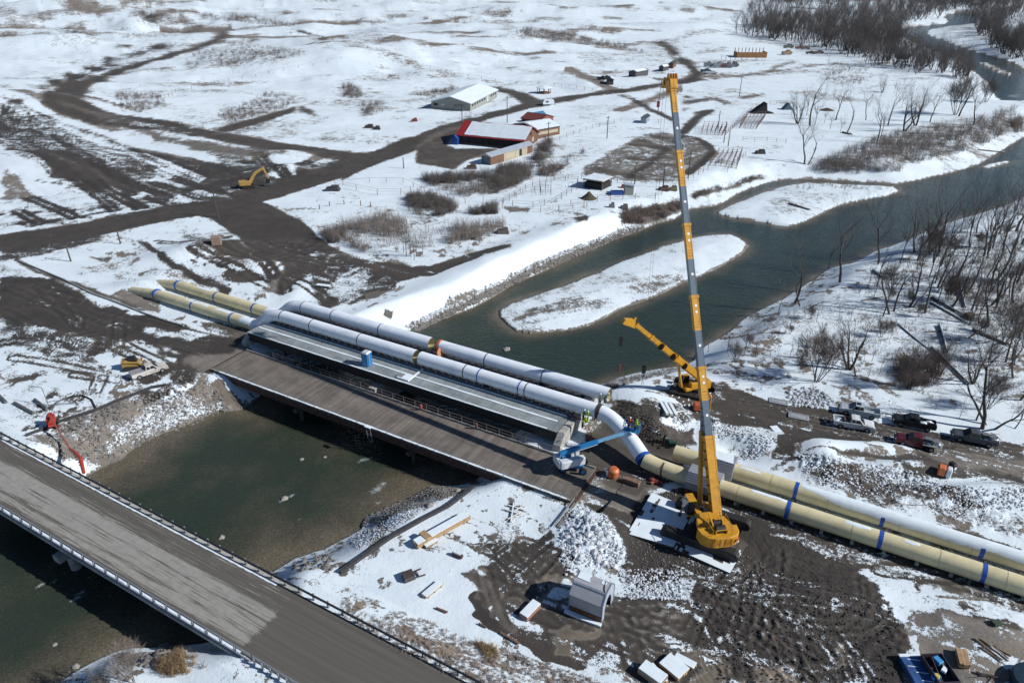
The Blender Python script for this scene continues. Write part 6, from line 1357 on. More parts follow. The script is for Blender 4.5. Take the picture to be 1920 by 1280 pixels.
def brush(label, key, fl, n, h, mat=None, stems=9, spread=.8, rad=.022, name="brush"):
    poly = cp(key, fl); pts = rand_in(poly, n); W_ = np.array(gts(pts)); cl = fbm(W_[:,0]/9, W_[:,1]/9, 77, 3); W_ = W_[(cl > .43) | (RS.rand(len(cl)) < .12)]
    Z = T(W_[:,0], W_[:,1]); N = len(W_); K = stems
    bx = np.repeat(W_[:,0], K)+RS.normal(0, spread*.35, N*K); by = np.repeat(W_[:,1], K)+RS.normal(0, spread*.35, N*K); bz = np.repeat(Z, K)-.05
    hh = h*RS.uniform(.45, 1.15, N)[:, None].repeat(K, 1).ravel()*RS.uniform(.6, 1.1, N*K)
    dx = RS.normal(0, .33, N*K)*hh; dy = RS.normal(0, .33, N*K)*hh; V = []; Fs = []; off = 0
    def pyr(x0, y0, z0, x1, y1, z1, r):
        nonlocal off
        m = len(x0); a0 = RS.uniform(0, 6.28, m); vv = []
        for k in range(3): vv.append(np.stack([x0+r*np.cos(a0+2.094*k), y0+r*np.sin(a0+2.094*k), z0], 1))
        vv.append(np.stack([x1, y1, z1], 1)); V.append(np.stack(vv, 1).reshape(-1, 3)); i = off+np.arange(m)*4
        for f in ((0,1,3),(1,2,3),(2,0,3)): Fs.append(np.stack([i+f[0], i+f[1], i+f[2]], 1))
        off += m*4
    pyr(bx, by, bz, bx+dx, by+dy, bz+hh, rad)
    for u in (.35, .6):
        mx_ = bx+dx*u; my = by+dy*u; mz = bz+hh*u; e = hh*.45; pyr(mx_, my, mz, mx_+RS.normal(0, .5, N*K)*e, my+RS.normal(0, .5, N*K)*e, mz+e*RS.uniform(.4, 1, N*K), rad*.75)
    return tag(add_mesh(name, np.concatenate(V), np.concatenate(Fs), mat or TWIG), label, None, kind="stuff")
BR = [("dark thicket below the tan shed, left of the fenced paddock",'c4',[620,310,860,300,1100,280,1440,190,1520,240,1450,330,1180,440,960,470,780,430],900,3.2,None,11),
("dark thicket behind the tan shed's right end",'c4',[1540,60,1640,30,1660,110,1560,230,1500,180],260,3.6,None,11),("brown scrub running from the thicket towards the arena",'c4',[1540,240,1660,200,1905,90,1905,130,1700,260,1660,300,1540,300],260,2.2,TWIGR,8),
("dark round thicket below the snowy track",'c4',[520,450,740,430,910,530,870,590,640,640,520,560],420,2.8,None,11),("small dark thicket right of the round one",'c4',[980,560,1210,520,1220,590,1010,600],160,2.4,None,10),
("grey brush with saplings behind the gravel track junction",'c2',[200,530,560,420,760,330,960,430,1080,520,1300,480,1900,430,1700,560,1200,640,900,680,600,700,440,620,260,600],900,3.4,TWIGP,7),("dark low brush at the left corner of the sapling stand",'c2',[200,510,420,480,480,580,300,610],140,2.0,None,10),
("tall brown brush row beside the upper bend of the gravel road",'z1',[1050,95,1200,85,1400,95,1580,130,1575,150,1350,130,1100,108],420,5.5,TWIGR,8),("dark brush at the end of the tall row",'z1',[1600,165,1700,180,1850,230,1900,240,1750,205],120,2.5,None,8),
("brown brush patch above the road loop",'z1',[1080,300,1350,240,1690,290,1600,340,1300,360,1030,365],420,2.6,TWIGR,8),("brush patch inside the road loop's left bend",'z1',[650,520,900,530,920,580,800,630,650,580],240,2.2,TWIGR,8),("brush patch above the dark ditch",'z1',[1220,650,1500,520,1660,540,1600,600,1300,690],340,2.2,TWIGR,8),("brown grass fringe below the snow pyramid",'z1',[660,195,1130,155,1140,185,900,210,690,218],260,1.5,TWIGR,7),
("round bush on the hill left of the long barn",'z2',[10,480,60,475,125,530,90,560,10,545],110,3.0,TWIGR,10),("brush on the hill slope left of the barn",'z2',[90,590,230,580,245,635,130,650],110,2.4,TWIGR,9),("brush patch behind the long barn",'z2',[420,530,640,485,660,520,500,555],150,2.2,TWIGR,8),
("long dark brush belt on the far hillside",'z2',[950,185,1060,165,1300,195,1600,255,1690,295,1550,280,1300,238,1010,205],420,4.0,None,9),("dark bush at the top of the photo",'px',[580,0,635,-2,634,5,600,7],60,5,None,9),
("dense brown willow brush along the inside of the river bend",'z3',[700,960,820,880,1050,790,1250,730,1500,700,1650,660,1850,600,1890,700,1640,830,1400,890,1200,960,900,975],1150,3.4,TWIGF,9),("bushes at the right end of the river bend",'z3',[1830,690,1905,650,1905,740,1840,750],90,3,TWIGR,9),
("brush tufts on the islands' lee",'z3',[620,1040,760,1020,1100,1045,1180,1045,1150,1060,900,1060,650,1090],120,1.2,TWIGR,7),("brown rooted scrub above the cut bank by the side channel",'z3',[60,1080,250,1030,420,980,470,985,330,1030,150,1085,60,1110],180,1.4,TWIGR,8),
("brown scrub on the bank behind the tall boom",'z2',[1570,1180,1700,1150,1905,1130,1905,1170,1800,1220,1700,1250,1560,1250],280,1.8,TWIGR,9),("low dead brush through the far flats by the wood",'z3',[830,350,1040,370,1000,470,900,490,790,455,830,400],260,1.6,None,7),
("sparse dead brush over the right bank snow",'z6',[120,700,480,500,900,340,1400,60,1905,0,1905,1050,1650,860,1150,820,640,830,200,800],1500,1.1,TWIGR,6),("dark undergrowth in the right hand wood",'z6',[1480,250,1905,60,1905,640,1700,620,1560,500],300,2.2,TWIGF,8),
("brown brush clump left of the forked tree",'z6',[680,560,850,580,850,720,740,760,650,700],130,2.0,TWIGR,8),("brown brush clump around the bushy tree",'z6',[1170,720,1440,710,1420,880,1200,890],170,2.2,TWIGR,8),
("dry grass tufts on the slope above the highway",'z8',[0,740,200,830,500,940,800,1080,1200,1190,1500,1290,700,1290,350,1120,0,900],1300,.40,TWIGF2,7),("reddish dead grass on the slope by the highway",'z8',[740,1040,860,1090,900,1150,820,1160],60,.8,STRAW,10),
("dry stalks along the snow edge of the cut river bank",'z5',[1480,870,1560,830,1750,790,1900,775,1850,800,1650,850,1500,900],200,.8,TWIGP,7),("straw coloured grass clump by the lower bridge abutment",'z7',[890,1180,1000,1100,1130,1130,1170,1180,1060,1220,900,1240],220,1.0,STRAW,12)]
for (lb, k, fl, n, h, mt_, st_) in BR: brush(lb, k, fl, n, h, mt_, st_, spread=min(1.2, h*.4), rad=.020 if h < 1.5 else .03)
# big pale bush at the photo's lower left and two neighbours
for (x, y, h, lb) in ((745,1290,250,"large pale leafless bush below the highway, lower left"),(600,1330,150,"smaller pale bush left of the large one")):
    tree("F", x/2.9766, 850+y/2.9766, h/2.9766, lb)
    C.objects[-1]
for o in [q for q in C.objects if q.get("label", "").find("pale bush") >= 0 or q.get("label", "").startswith("large pale")]:
    for ch in o.children:
        m = ch.data.copy(); m.materials.clear(); m.materials.append(TWIGP); ch.data = m
# ------------------------------------------------------------------ rocks, rubble, logs
ROCK = M("grey_rock", (.21,.20,.185), .9, 0, .35, 2, .5, (.12,.11,.10)); ROCKS = M("rock_snowy", (.62,.66,.70), .9, 0, .45, 3, .5, (.16,.15,.14))
def rocks(label, key, fl, n, r0, r1, mat=ROCK, name="rocks", line=False):
    m = MB(); pts = rand_in(cp(key, fl), n); W_ = gts(pts); Z = T(np.array([q[0] for q in W_]), np.array([q[1] for q in W_]))
    for (x, y), z in zip(W_, Z): m.rock((x, y, z+.05), R.uniform(r0, r1)*R.uniform(.6, 1), R)
    return tag(m.build(name, mat), label, None, kind="stuff")
rocks("broken riprap along the foot of the white embankment", 'px', [770,618, 830,585, 900,552, 1000,503, 1080,470, 1165,437, 1205,424, 1205,432, 1165,446, 1080,482, 1000,514, 900,564, 830,598, 785,622], 1100, .22, .6)
rocks("snow dusted riprap above the broken rock line", 'px', [760,612, 830,577, 900,543, 1000,495, 1080,462, 1165,430, 1205,420, 1205,426, 1080,470, 1000,503, 900,552, 830,586, 775,616], 420, .2, .5, ROCKS)
rocks("brown boulders strewn over the left bank slope", 'z4', [560,1010, 900,890, 1040,800, 1190,860, 1290,1000, 1100,1085, 850,1190, 620,1280, 340,1280, 240,1160, 330,1090], 900, .10, .34, ROCK)
rocks("snowy stones over the left bank slope", 'z4', [620,1100, 830,1010, 1000,900, 1250,990, 1000,1090, 760,1180], 400, .10, .3, ROCKS)
rocks("cobbles of the gravel bar below the wooden bridge", 'e6', [740,720, 790,620, 1070,500, 1280,410, 1430,320, 1700,340, 1650,420, 1400,520, 1100,600, 850,720], 1300, .05, .16, ROCK)
rocks("snowy cobbles beside the black barrier", 'e6', [620,850, 850,720, 1100,600, 1380,520, 1280,640, 1000,780, 700,980], 700, .05, .14, ROCKS)
rocks("dark boulders at the corner of the snowy bank by the highway", 'e6', [0,1120, 160,1030, 280,1000, 420,1010, 480,1090, 460,1160, 250,1160, 60,1180], 70, .18, .42, ROCK)
rocks("grey boulders below the highway's lower edge", 'z7', [850,1120, 920,1070, 1000,1080, 1040,1120, 960,1180, 880,1200, 700,1180, 660,1120], 110, .25, .6, ROCK)
rocks("pebbles in the shallow water at the lower left", 'z7', [0,1250, 120,1190, 300,1230, 500,1200, 600,1280, 0,1290], 160, .08, .22, ROCK)
rocks("concrete rubble and snow under the left bridge end", 'px', [492,664, 560,655, 640,690, 600,705, 540,690, 505,680], 120, .2, .7, ROCKS)
rocks("snow crusted rubble heap beside the timber wing wall", 'z8', [1210,460, 1270,300, 1340,280, 1480,350, 1580,550, 1540,640, 1340,630, 1250,680], 700, .07, .24, ROCKS)
rocks("larger snow capped blocks in the rubble heap", 'z8', [1230,470, 1290,310, 1470,360, 1560,550, 1500,620, 1300,600], 70, .3, .6, ROCKS)
rocks("frozen clods on the snow ridge right of the arched shed", 'z8', [1540,650, 1900,640, 1900,820, 1600,810], 420, .07, .22, ROCKS)
rocks("frozen clods along the spoil bank above the yellow pipes", 'z9', [640,0, 740,0, 1000,60, 1300,100, 1440,170, 1905,200, 1905,320, 1600,300, 1300,200, 1000,240, 700,150], 900, .08, .26, ROCKS)
rocks("clods round the open pit right of the boom", 'b1', [640,40, 900,80, 1110,120, 1190,200, 1000,360, 860,340, 960,220, 800,170, 650,180], 420, .08, .22, ROCKS)
rocks("dark clods over the bulldozed mud", 'z9', [20,700, 400,650, 900,700, 1200,900, 1240,1280, 200,1280, 60,900], 1500, .05, .16, M("mud_clod", (.05,.045,.04), .9, 0, .4, 3))
rocks("grey cobbles over the excavated fill by the crane", 'b1', [0,640, 480,600, 600,700, 900,1100, 1280,1280, 100,1280, 0,1000], 900, .05, .15, ROCK)
rocks("stones and spoil on the brown slope by the right abutment", 'c6', [430,500, 700,560, 950,800, 1100,960, 1000,1150, 640,960, 420,620], 620, .06, .18, M("mud_clod", (.05,.045,.04)))
rocks("snow lumps along the edge of the access road", 'z6', [590,880, 760,890, 870,970, 780,1000, 600,980], 130, .15, .5, ROCKS)
BL = [((949,655),.9,"square pale boulder standing in the green river"),((533,934),.55,"boulder with foam behind it in the middle of the near river"),((415,1008),.45,"boulder left of the foam, closer to the highway"),((142,1250),.45,"flat pale boulder in the shallows at the lower left"),((103,1208),.28,"small pale boulder in the shallow water"),((146,1222),.3,"small dark boulder in the shallow water"),((566,861),.35,"pale stone near the far side of the near river"),((609,857),.3,"small stone right of the pale one"),((705,945),.4,"dark wet stone near the gravel bar"),((806,948),.55,"tan boulder beside the black barrier"),((858,921),.5,"boulder at the upper end of the black barrier")]
for (p, r, lb) in BL:
    q = gt(*p) if float(T(np.array([gp(*p)[0]]), np.array([gp(*p)[1]]))[0]) > WZ else Vector((*gp(*p, WZ), WZ-.1)); m = MB(); m.rock((0,0,.1), r, R, .6); o = m.build("boulder", M("pale_boulder", (.30,.29,.26), .9, 0, .3, 3, .4)); o.location = q; tag(o, lb, "boulder", "boulders standing in and beside the river")
LOG = M("grey_log", (.15,.125,.105), .9, 0, .4, 2, .4)
def log(label, a, b, r, snow=True, name="fallen_log", mat=LOG, br=3):
    r = r*(.68 if name == 'fallen_log' and r > .19 else 1)
    p, q = gt(*a), gt(*b); c = (p+q)/2; o = thing(name, label, "log", c); m = MB(); pts = [p+(q-p)*u+Vector((0,0,r*.8))+Vector((R.uniform(-.1,.1), R.uniform(-.1,.1), 0)) for u in (0,.3,.6,1)]
    m.path(pts, [r, r*.9, r*.75, r*.45], 8)
    for k in range(br): s = pts[1]+(pts[3]-pts[1])*R.random(); m.tube(s, s+Vector((R.uniform(-1,1), R.uniform(-1,1), R.uniform(.1,.5)))*r*6, r*.3, r*.1, 5)
    m.build("trunk", mat, o, True, True)
    if snow: s = MB(); s.path([x_+Vector((0,0,r*.55)) for x_ in pts], [r*.7, r*.66, r*.5, r*.2], 6); s.build("snow_cover", SNOWM, o, True, True)
    return o
for a, b, r, sn_, lb in (((1390,385),(1600,500),.38,True,"long fallen log pointing down to the dark stump, upper right bank"),((1380,410),(1590,530),.30,True,"second fallen log parallel below the long one"),((1610,480),(1760,465),.3,True,"snowy log lying right of the dark stump"),((1620,565),(1830,655),.45,False,"thick dark fallen trunk near the right edge"),((1390,665),(1600,870),.42,True,"long snowy fallen trunk pointing towards the pickups"),((1200,530),(1370,670),.2,True,"thin bent fallen limb in the middle of the right bank"),((1435,540),(1475,690),.4,True,"pale upright root wood standing from the snow"),((1550,300),(1575,440),.4,True,"thick snowy trunk leaning on the stump"),((1000,400),(1120,378),.2,False,"small fallen log near the river bank trees"),((1060,230),(1130,280),.3,True,"snowy fallen trunk among the river bank trees"),((1350,575),(1480,565),.12,False,"thin pole lying on the snow"),((1640,640),(1720,625),.25,True,"short snowy log above the thick dark trunk")):
    log(lb, z6(*a), z6(*b), r, sn_)
for a, b, r, sn_, lb in (((590,1140),(710,1175),.45,False,"dark driftwood log on the upper island"),((1650,838),(1795,852),.4,True,"driftwood log at the water's edge of the river bend"),((255,1230),(325,1242),.3,False,"driftwood at the tip of the upper island"),((890,742),(945,755),.5,False,"fallen log below the leaning tree on the flat")):
    log(lb, z3(*a), z3(*b), r, sn_)
q = gt(1815,597); o = MB().box((0,0,.5), (1.7,1.2,1.1), rz=.3).build("stump", M("dark_stump", (.06,.045,.035), .9, 0, .4, 3), None, bev=.15); o.location = q; tag(o, "dark square stump where the fallen logs meet", "stump")
# ------------------------------------------------------------------ buildings beyond the junction
ROOFS = M("roof_snow", (.70,.78,.83), .8, 0, .08, .5, .2); WALLG = M("wall_grey_green", (.27,.28,.25), .8, 0, .15, .6); WALLT = M("wall_tan", (.42,.36,.26), .8, 0, .15, .8); WALLB = M("wall_brick", (.22,.09,.06), .85, 0, .25, 1.2)
ROOFR = M("roof_red", (.33,.03,.03), .5, .1, .15); DARKW = M("dark_opening", (.02,.02,.022), .9); ROOFM = M("roof_metal_pale", (.48,.54,.60), .4, .3, .08, .3, .05); BROWNW = M("board_brown", (.17,.09,.055), .85, 0, .35, 2)
def building(label, A, B, Cc, hw, hr, wall, roof, over=.5, snow=None, cat="building", name="building", opens=(), redstrip=None, frontmat=None):
    """A,B = gable end corners, C = corner beyond B along the ridge (photo pixels on the ground)"""
    a, b, c = gt(*A), gt(*B), gt(*Cc); W_ = math.hypot(b.x-a.x, b.y-a.y); d = (b-a).normalized(); e = Vector((-d.y, d.x, 0))
    if e.dot(c-b) < 0: e = -e
    L = abs((c-b).dot(e)); hand = 1 if d.cross(e).z > 0 else -1
    o = thing(name, label, cat, ((a+b)/2), math.atan2(d.y, d.x)); s = hand
    h = lambda x, y, z: (x, s*y, z)
    w = MB(); prof = [(-W_/2,0),(-W_/2,hw),(0,hr),(W_/2,hw),(W_/2,0)]; V = [h(p[0],0,p[1]-.3*(p[1]==0)) for p in prof]+[h(p[0],L,p[1]-.3*(p[1]==0)) for p in prof]
    w.add(V, [(0,1,2,3,4),(9,8,7,6,5),(0,5,6,1),(4,3,8,9),(0,4,9,5),(1,6,7,2),(2,7,8,3)]); w.build("wall", wall, o)
    k = (hr-hw)/(W_/2); t = .16
    for sx in (-1, 1):
        r = MB(); x1 = sx*(W_/2+over); z1 = hw-k*over
        r.add([h(0,-over,hr+.05),h(x1,-over,z1+.05),h(x1,L+over,z1+.05),h(0,L+over,hr+.05),h(0,-over,hr+.05+t),h(x1,-over,z1+.05+t),h(x1,L+over,z1+.05+t),h(0,L+over,hr+.05+t)], [(0,1,2,3),(7,6,5,4),(0,4,5,1),(1,5,6,2),(2,6,7,3),(3,7,4,0)]); r.build("roof", roof, o)
        if snow:
            u0, u1, v0, v1 = snow.get(sx, (0,0,0,0))
            if u1 > u0:
                r = MB(); q = lambda u, v, dz: h(x1*u, -over+(L+2*over)*v, hr+.05+t+(z1-hr)*u+dz); n = 14; rows = []
                for i in range(n+1):
                    ju = R.uniform(-.02, .02); rows.append((u0+ju, u1+R.uniform(-.015,.015), v0+(v1-v0)*i/n))
                for i in range(n):
                    (p0,p1,vv),(p2,p3,v2) = rows[i], rows[i+1]; V = [q(p0,vv,.01),q(p1,vv,.01),q(p3,v2,.01),q(p2,v2,.01),q(p0,vv,.14),q(p1,vv,.14),q(p3,v2,.14),q(p2,v2,.14)]
                    r.add(V, [(0,3,2,1),(4,5,6,7),(0,1,5,4),(1,2,6,5),(2,3,7,6),(3,0,4,7)])
                r.build("snow_cover", ROOFS, o)
    for (face, u, z, ww, hh, mt_, nm) in opens:               # face g = gable A-B, r = wall beyond B, l = wall beyond A
        m = MB()
        if face == 'g': m.box(h(-W_/2+W_*u, -.03, z), (ww, .08, hh))
        elif face == 'r': m.box(h(W_/2+.03, L*u, z), (.08, ww, hh))
        else: m.box(h(-W_/2-.03, L*u, z), (.08, ww, hh))
        m.build(nm, mt_, o)
    return o, W_, L
op = [('g',.12,1.9,1.8,.9,DARKW,"window"),('g',.30,1.9,1.6,.7,M("pale_board",(.5,.5,.47),.7),"window"),('g',.45,1.7,1.2,2.0,WALLG,"door"),('r',.62,1.4,2.2,2.6,M("pale_board",(.5,.5,.47)),"door")]+[('r',.08+.085*k,1.9,1.6,.9,DARKW,"window") for k in (0,1,2,3,4,5,8,9,10)]
barn, bw, bl_ = building("long pale barn with low snowy roof beyond the gravel road", (809,203.5), (882,208.5), (951,184), 2.9, 5.2, WALLG, ROOFM, .7, {-1:(0,.97,0,1), 1:(.02,.97,0,1)}, opens=op)
m = MB()                                                    # faded painted letters on the gable wall: MOTEL
cv_ = bpy.data.curves.new("painted_word", 'FONT'); cv_.body = "MOTEL"; cv_.size = 1.7; cv_.extrude = .01; tx = bpy.data.objects.new("painted_word", cv_); C.objects.link(tx); bpy.context.view_layer.update(); me_ = bpy.data.meshes.new_from_object(tx.evaluated_get(bpy.context.evaluated_depsgraph_get())); bpy.data.objects.remove(tx); tx = bpy.data.objects.new("painted_word", me_); C.objects.link(tx); tx.parent = barn; tx.location = (1.2, -.06, 1.2); tx.rotation_euler = (math.pi/2, 0, 0); me_.materials.append(M("faded_paint", (.13,.12,.10), .9))
building("large building with snow covered red roof beside the gravel lot", (981,281), (1008,264), (883,256), 3.0, 6.2, BROWNW, ROOFR, .7, {-1:(.05,.93,0,.88), 1:(0,0,0,0)}, opens=[('l',.12+.11*k,1.5,3.6,2.2,DARKW,"bay") for k in range(8)]+[('g',.3,1.6,1.4,1.2,DARKW,"window"),('g',.65,1.6,1.8,1.4,WALLT,"window"),('g',.5,3.8,1.6,1.0,DARKW,"window")])  # overlapping dark bays paint the shade along the front wall
building("snow roofed middle wing joined to the red roofed building", (966,250), (1006,262), (1029,247), 3.4, 4.6, BROWNW, ROOFM, .5, {-1:(0,.97,0,.97), 1:(.02,.97,.04,.97)}, opens=[('r',.15+.14*k,1.9,1.5,1.1,WALLT,"window") for k in range(6)])
building("red brick end house with snow patches on its dark red roof", (1012,247), (1037,238), (1020,228), 3.8, 5.2, WALLB, M("roof_dark_red",(.16,.04,.035),.7), .4, {1:(.3,.9,.1,.7)}, opens=[('g',.3,2.2,1.0,1.2,WALLT,"window"),('g',.7,2.2,1.0,1.2,WALLT,"window")])
building("long low tan shed with pale metal roof and brown end bay", (903,306), (920,310), (974,281), 2.6, 3.3, WALLT, ROOFM, .25, None, opens=[('g',.5,1.2,3.5,2.4,M("wall_slate",(.12,.13,.15),.7),"panel"),('r',.15,1.2,6.5,2.45,BROWNW,"panel"),('r',.70,1.2,1.2,2.1,DARKW,"door"),('r',.62,1.2,1.6,2.1,M("pale_door",(.45,.41,.33)),"door"),('r',.93,1.2,2.6,2.4,BROWNW,"panel")])
building("blue tarpaulin shed at the left end of the red roofed building", (846,271), (858,272), (860,264), 2.0, 2.9, M("tarp_blue",(.02,.08,.30),.5), M("tarp_blue",(.02,.08,.30)), .1, None)
building("small blue roofed hut behind the red brick house", (985,228), (996,231), (1003,222), 2.2, 3.2, BROWNW, M("roof_blue",(.03,.18,.36),.5), .2, None)
building("small lean shed by the fence north of the arena", (1201,231), (1211,232), (1215,227), 2.0, 2.6, M("wall_blue_grey",(.25,.30,.36),.7), M("roof_dark",(.05,.05,.055),.7), .2, None, "shed", "shed")
for i, (x, y, w_, hh, lb) in enumerate(((1185,144,13,4,"dark low shed left of the boom tip"),(1239,134,8,5,"small dark hut nearest the boom tip"),(1257,128,9,5,"red brown hut right of the dark one"),(1144,159,12,4,"small grey shed beside the junk"),(1447,202,0,0,""))):
    if w_: building(lb, (x-w_/2,y), (x+w_/2,y+.6), (x+w_/2+2,y-4), 2.4, 3.2, BROWNW if i == 2 else M("wall_dark",(.07,.07,.075),.8), M("roof_dark",(.05,.05,.055)), .3, {1:(.1,.9,.1,.9)} if i != 2 else None, "shed", "shed")
# open shelter with white roof
def shelter(label, cs, h_, roof):
    p = [gt(*c_) for c_ in cs]; cen = sum(p, Vector())/4; o = thing("shelter", label, "shelter", cen); q = [v-cen for v in p]
    for v in q: MB().tube((v.x*.92, v.y*.92, 0), (v.x*.92, v.y*.92, h_), .12, n=6).build("post", BROWNW, o)
    m = MB(); m.slab([(v.x, v.y) for v in q], h_, h_+.25); m.build("roof", BROWNW, o); m = MB(); m.slab([(v.x*.98, v.y*.97) for v in q], h_+.255, h_+.45); m.build("snow_cover", roof, o)
    m = MB(); m.slab([(v.x*.88, v.y*.88) for v in q], .02, h_*.75); m.build("shade_block", DARKW, o); return o  # near-black block stands in for the shade beneath the open roof
shelter("low open shelter with a flat snowy roof near the arena", [(1092,352),(1129,358),(1148,349),(1113,342)], 2.3, ROOFS)
gz = thing("gazebo", "small round gazebo with snowy roof by the road", "gazebo", gt(1020,175)); 
for k in range(8): a = k*math.pi/4; MB().tube((3.2*math.cos(a),3.2*math.sin(a),0),(3.2*math.cos(a),3.2*math.sin(a),2.6),.14,n=5).build("post", BROWNW, gz)
MB().path([(0,0,2.5),(0,0,2.7),(0,0,3.5)], [3.9,3.9,.2], 8).build("roof", ROOFS, gz); MB().path([(0,0,0),(0,0,.5)], 3.1, 8).build("floor", BROWNW, gz)
tr_ = thing("camper_trailer", "rounded white camper trailer beside the road", "trailer", gt(1027,198), .3); b = MB(); b.prism([(-2.6,.6),(-2.7,1.6),(-2.1,2.7),(2.1,2.7),(2.7,1.7),(2.6,.6)], -1.1, 1.1); b.build("body", LWH, tr_, bev=.12)
wheel(tr_, 0, 1.0, .35, .2); wheel(tr_, 0, -1.0, .35, .2); MB().box((-.6,-1.12,1.8), (1.2,.05,.6)).build("window", GLS, tr_)
hayd = gt(1104,372); hy = MB().path([(0,0,-.1),(0,0,.3),(0,0,1.3),(0,0,2.3)], [4.2,3.4,1.7,.4], 12).build("hay_pile", M("hay_olive",(.075,.062,.035),.95,0,.4,2,.4)); hy.location = hayd; hy.scale = (.55,.55,.8); tag(hy, "olive brown hay pile below the snowy shelter", "hay pile")
hy = MB().path([(0,0,-.1),(0,0,.5),(0,0,1.4)], [4.5,3.2,.6], 11).build("hay_pile", M("hay_olive",(.13,.11,.055))); hy.location = gt(1550,207); hy.scale = (.75,.5,.7); tag(hy, "brown brush pile among the trees on the far flat", "brush pile")
hut = thing("cabin", "tiny grey cabin with a blue base by the fenced paddock", "cabin", gt(1178,364)); MB().box((0,0,1.4),(2.4,2.2,2.6)).build("wall", WALLG, hut); MB().box((-3.2,-.4,.5),(3.4,1.8,1.0)).build("blue_bin", M("tarp_blue",(.02,.08,.30)), hut); MB().box((0,0,2.8),(2.8,2.6,.15), ry=.15).build("roof", ROOFM, hut)
for i, (x, y, w_, cl, lb) in enumerate(((1172,352,2.2,(.30,.03,.03),"red farm implement behind the grey cabin"),(1244,357,3.0,(.08,.05,.045),"dark rusty feeder by the paddock corner"),(1262,357,2.4,(.15,.14,.08),"small hay feeder beside the dark rusty one"),(1353,305,2.4,(.5,.48,.45),"pale round bale by the brown pens"),(1425,288,3.4,(.05,.045,.045),"dark round trough standing alone in the snow"),(1147,389,1.6,(.15,.16,.16),"small grey stump like feeder below the paddock"),(1170,392,2.2,(.13,.14,.14),"larger grey feeder by the embankment end"),(884,316,3.4,(.09,.06,.04),"dark brown junk heap at the tan shed's corner"),(777,228,2.6,(.25,.05,.05),"small red machine on the snow left of the barn"),(692,240,3.6,(.05,.045,.04),"dark low junk left on the snow"),(706,243,3.0,(.05,.045,.04),"second dark low heap on the snow"),(838,330,3.6,(.45,.5,.6),"snow covered boat like heap at the thicket's top edge"),(624,357,4.2,(.05,.05,.055),"dark low culvert pieces at the junction"),(943,437,3,(.12,.10,.085),"brown hut like boulder behind the embankment"))):
    o = MB(); o.box((0,0,.45),(w_,w_*.55,.9),taper=.8); o.box((w_*.15,.1,1.1),(w_*.5,w_*.4,.5)); o = o.build("farm_item", M("farm_%d" % i, cl, .8, 0, .3), None, bev=.08); o.location = gt(x, y); tag(o, lb, "farm item")
bx = MB().box((0,0,.9),(1.9,1.4,1.9)).build("utility_box", M("box_tan",(.30,.21,.16),.8), None, bev=.03); bx.location = gt(407,458); bx.rotation_euler = (0,0,.2); tag(bx, "small tan box hut standing in the dug snow hollow", "utility box")
# far vehicles, wagons and equipment
def lump(label, px_, py_, L_, h_, col, cat="vehicle", name="old_vehicle", rz=0.0):
    o = thing(name, label, cat, gt(px_, py_), rz); b = MB(); b.prism([(-L_/2,.5),(-L_/2,h_*.7),(-L_*.1,h_*.75),(0,h_),(L_*.25,h_),(L_*.34,h_*.7),(L_/2,h_*.6),(L_/2,.5)], -.95, .95); b.build("body", M("lump_%d%d%d" % tuple(int(c*99) for c in col), col, .6), o, bev=.08)
    for sx in (-.32,.32):
        for sy in (-.8,.8): wheel(o, sx*L_, sy, .4, .25)
    return o
for i, (x, y, L_, h_, col, lb) in enumerate(((1327,126,5,3.4,(.35,.36,.37),"grey truck with a tall box by the far road fork"),(1323,136,6,2.2,(.10,.14,.17),"dark flatbed truck closest to the far road fork"),(1333,139,7,1.8,(.5,.52,.54),"pale low trailer at the far road fork"),(1347,127,7,3.2,(.22,.23,.24),"first grey wagon in the far row"),(1355,127,5,2.4,(.20,.08,.07),"reddish wagon in the far row"),(1363,127,7,3.2,(.28,.28,.29),"third grey wagon in the far row"),(1375,126,6,3,(.07,.07,.08),"dark wagon ending the far row"),(1478,91,7,3,(.12,.13,.10),"greenish van by the wood edge"),(1475,103,7,3,(.25,.17,.10),"tan machine left of the junk by the wood edge"),(1500,92,7,2.2,(.22,.08,.07),"reddish car by the wood edge"),(1510,93,6,2.2,(.25,.2,.18),"brown car by the wood edge"),(1519,102,6,2.2,(.15,.13,.12),"dark car right of the wood edge junk"),(1535,101,6,2.2,(.16,.13,.12),"last dark car by the wood edge"),(1128,150,5,2,(.05,.05,.05),"small black machine beside the grey shed"),(1136,149,4,2,(.06,.05,.05),"second black machine beside the grey shed"))):
    lump(lb, x, y, L_, h_, col, rz=R.uniform(-.3,.3))
dk = thing("tent_heap", "black tarpaulin heap with a pointed top at the end of the pens", "tarpaulin heap", gt(1424,212)); b = MB(); b.prism([(-4,0),(-1.5,2),(1.5,4.2),(2,4.4),(2.6,1),(6,0)], -2, 2); b.build("cover", DARKW, dk, bev=.3); MB().rock((4,0,.2),1.6,R,.3).build("hay", M("hay_olive",(.13,.11,.055)), dk)
bt = MB().prism([(-2.2,0),(0,2.6),(2.2,0)], -1.6, 1.6).build("small_tent", M("tarp_blue_grey",(.09,.14,.18),.7)); bt.location = gt(1476,205); tag(bt, "small blue grey tent at the edge of the far trees", "tent")
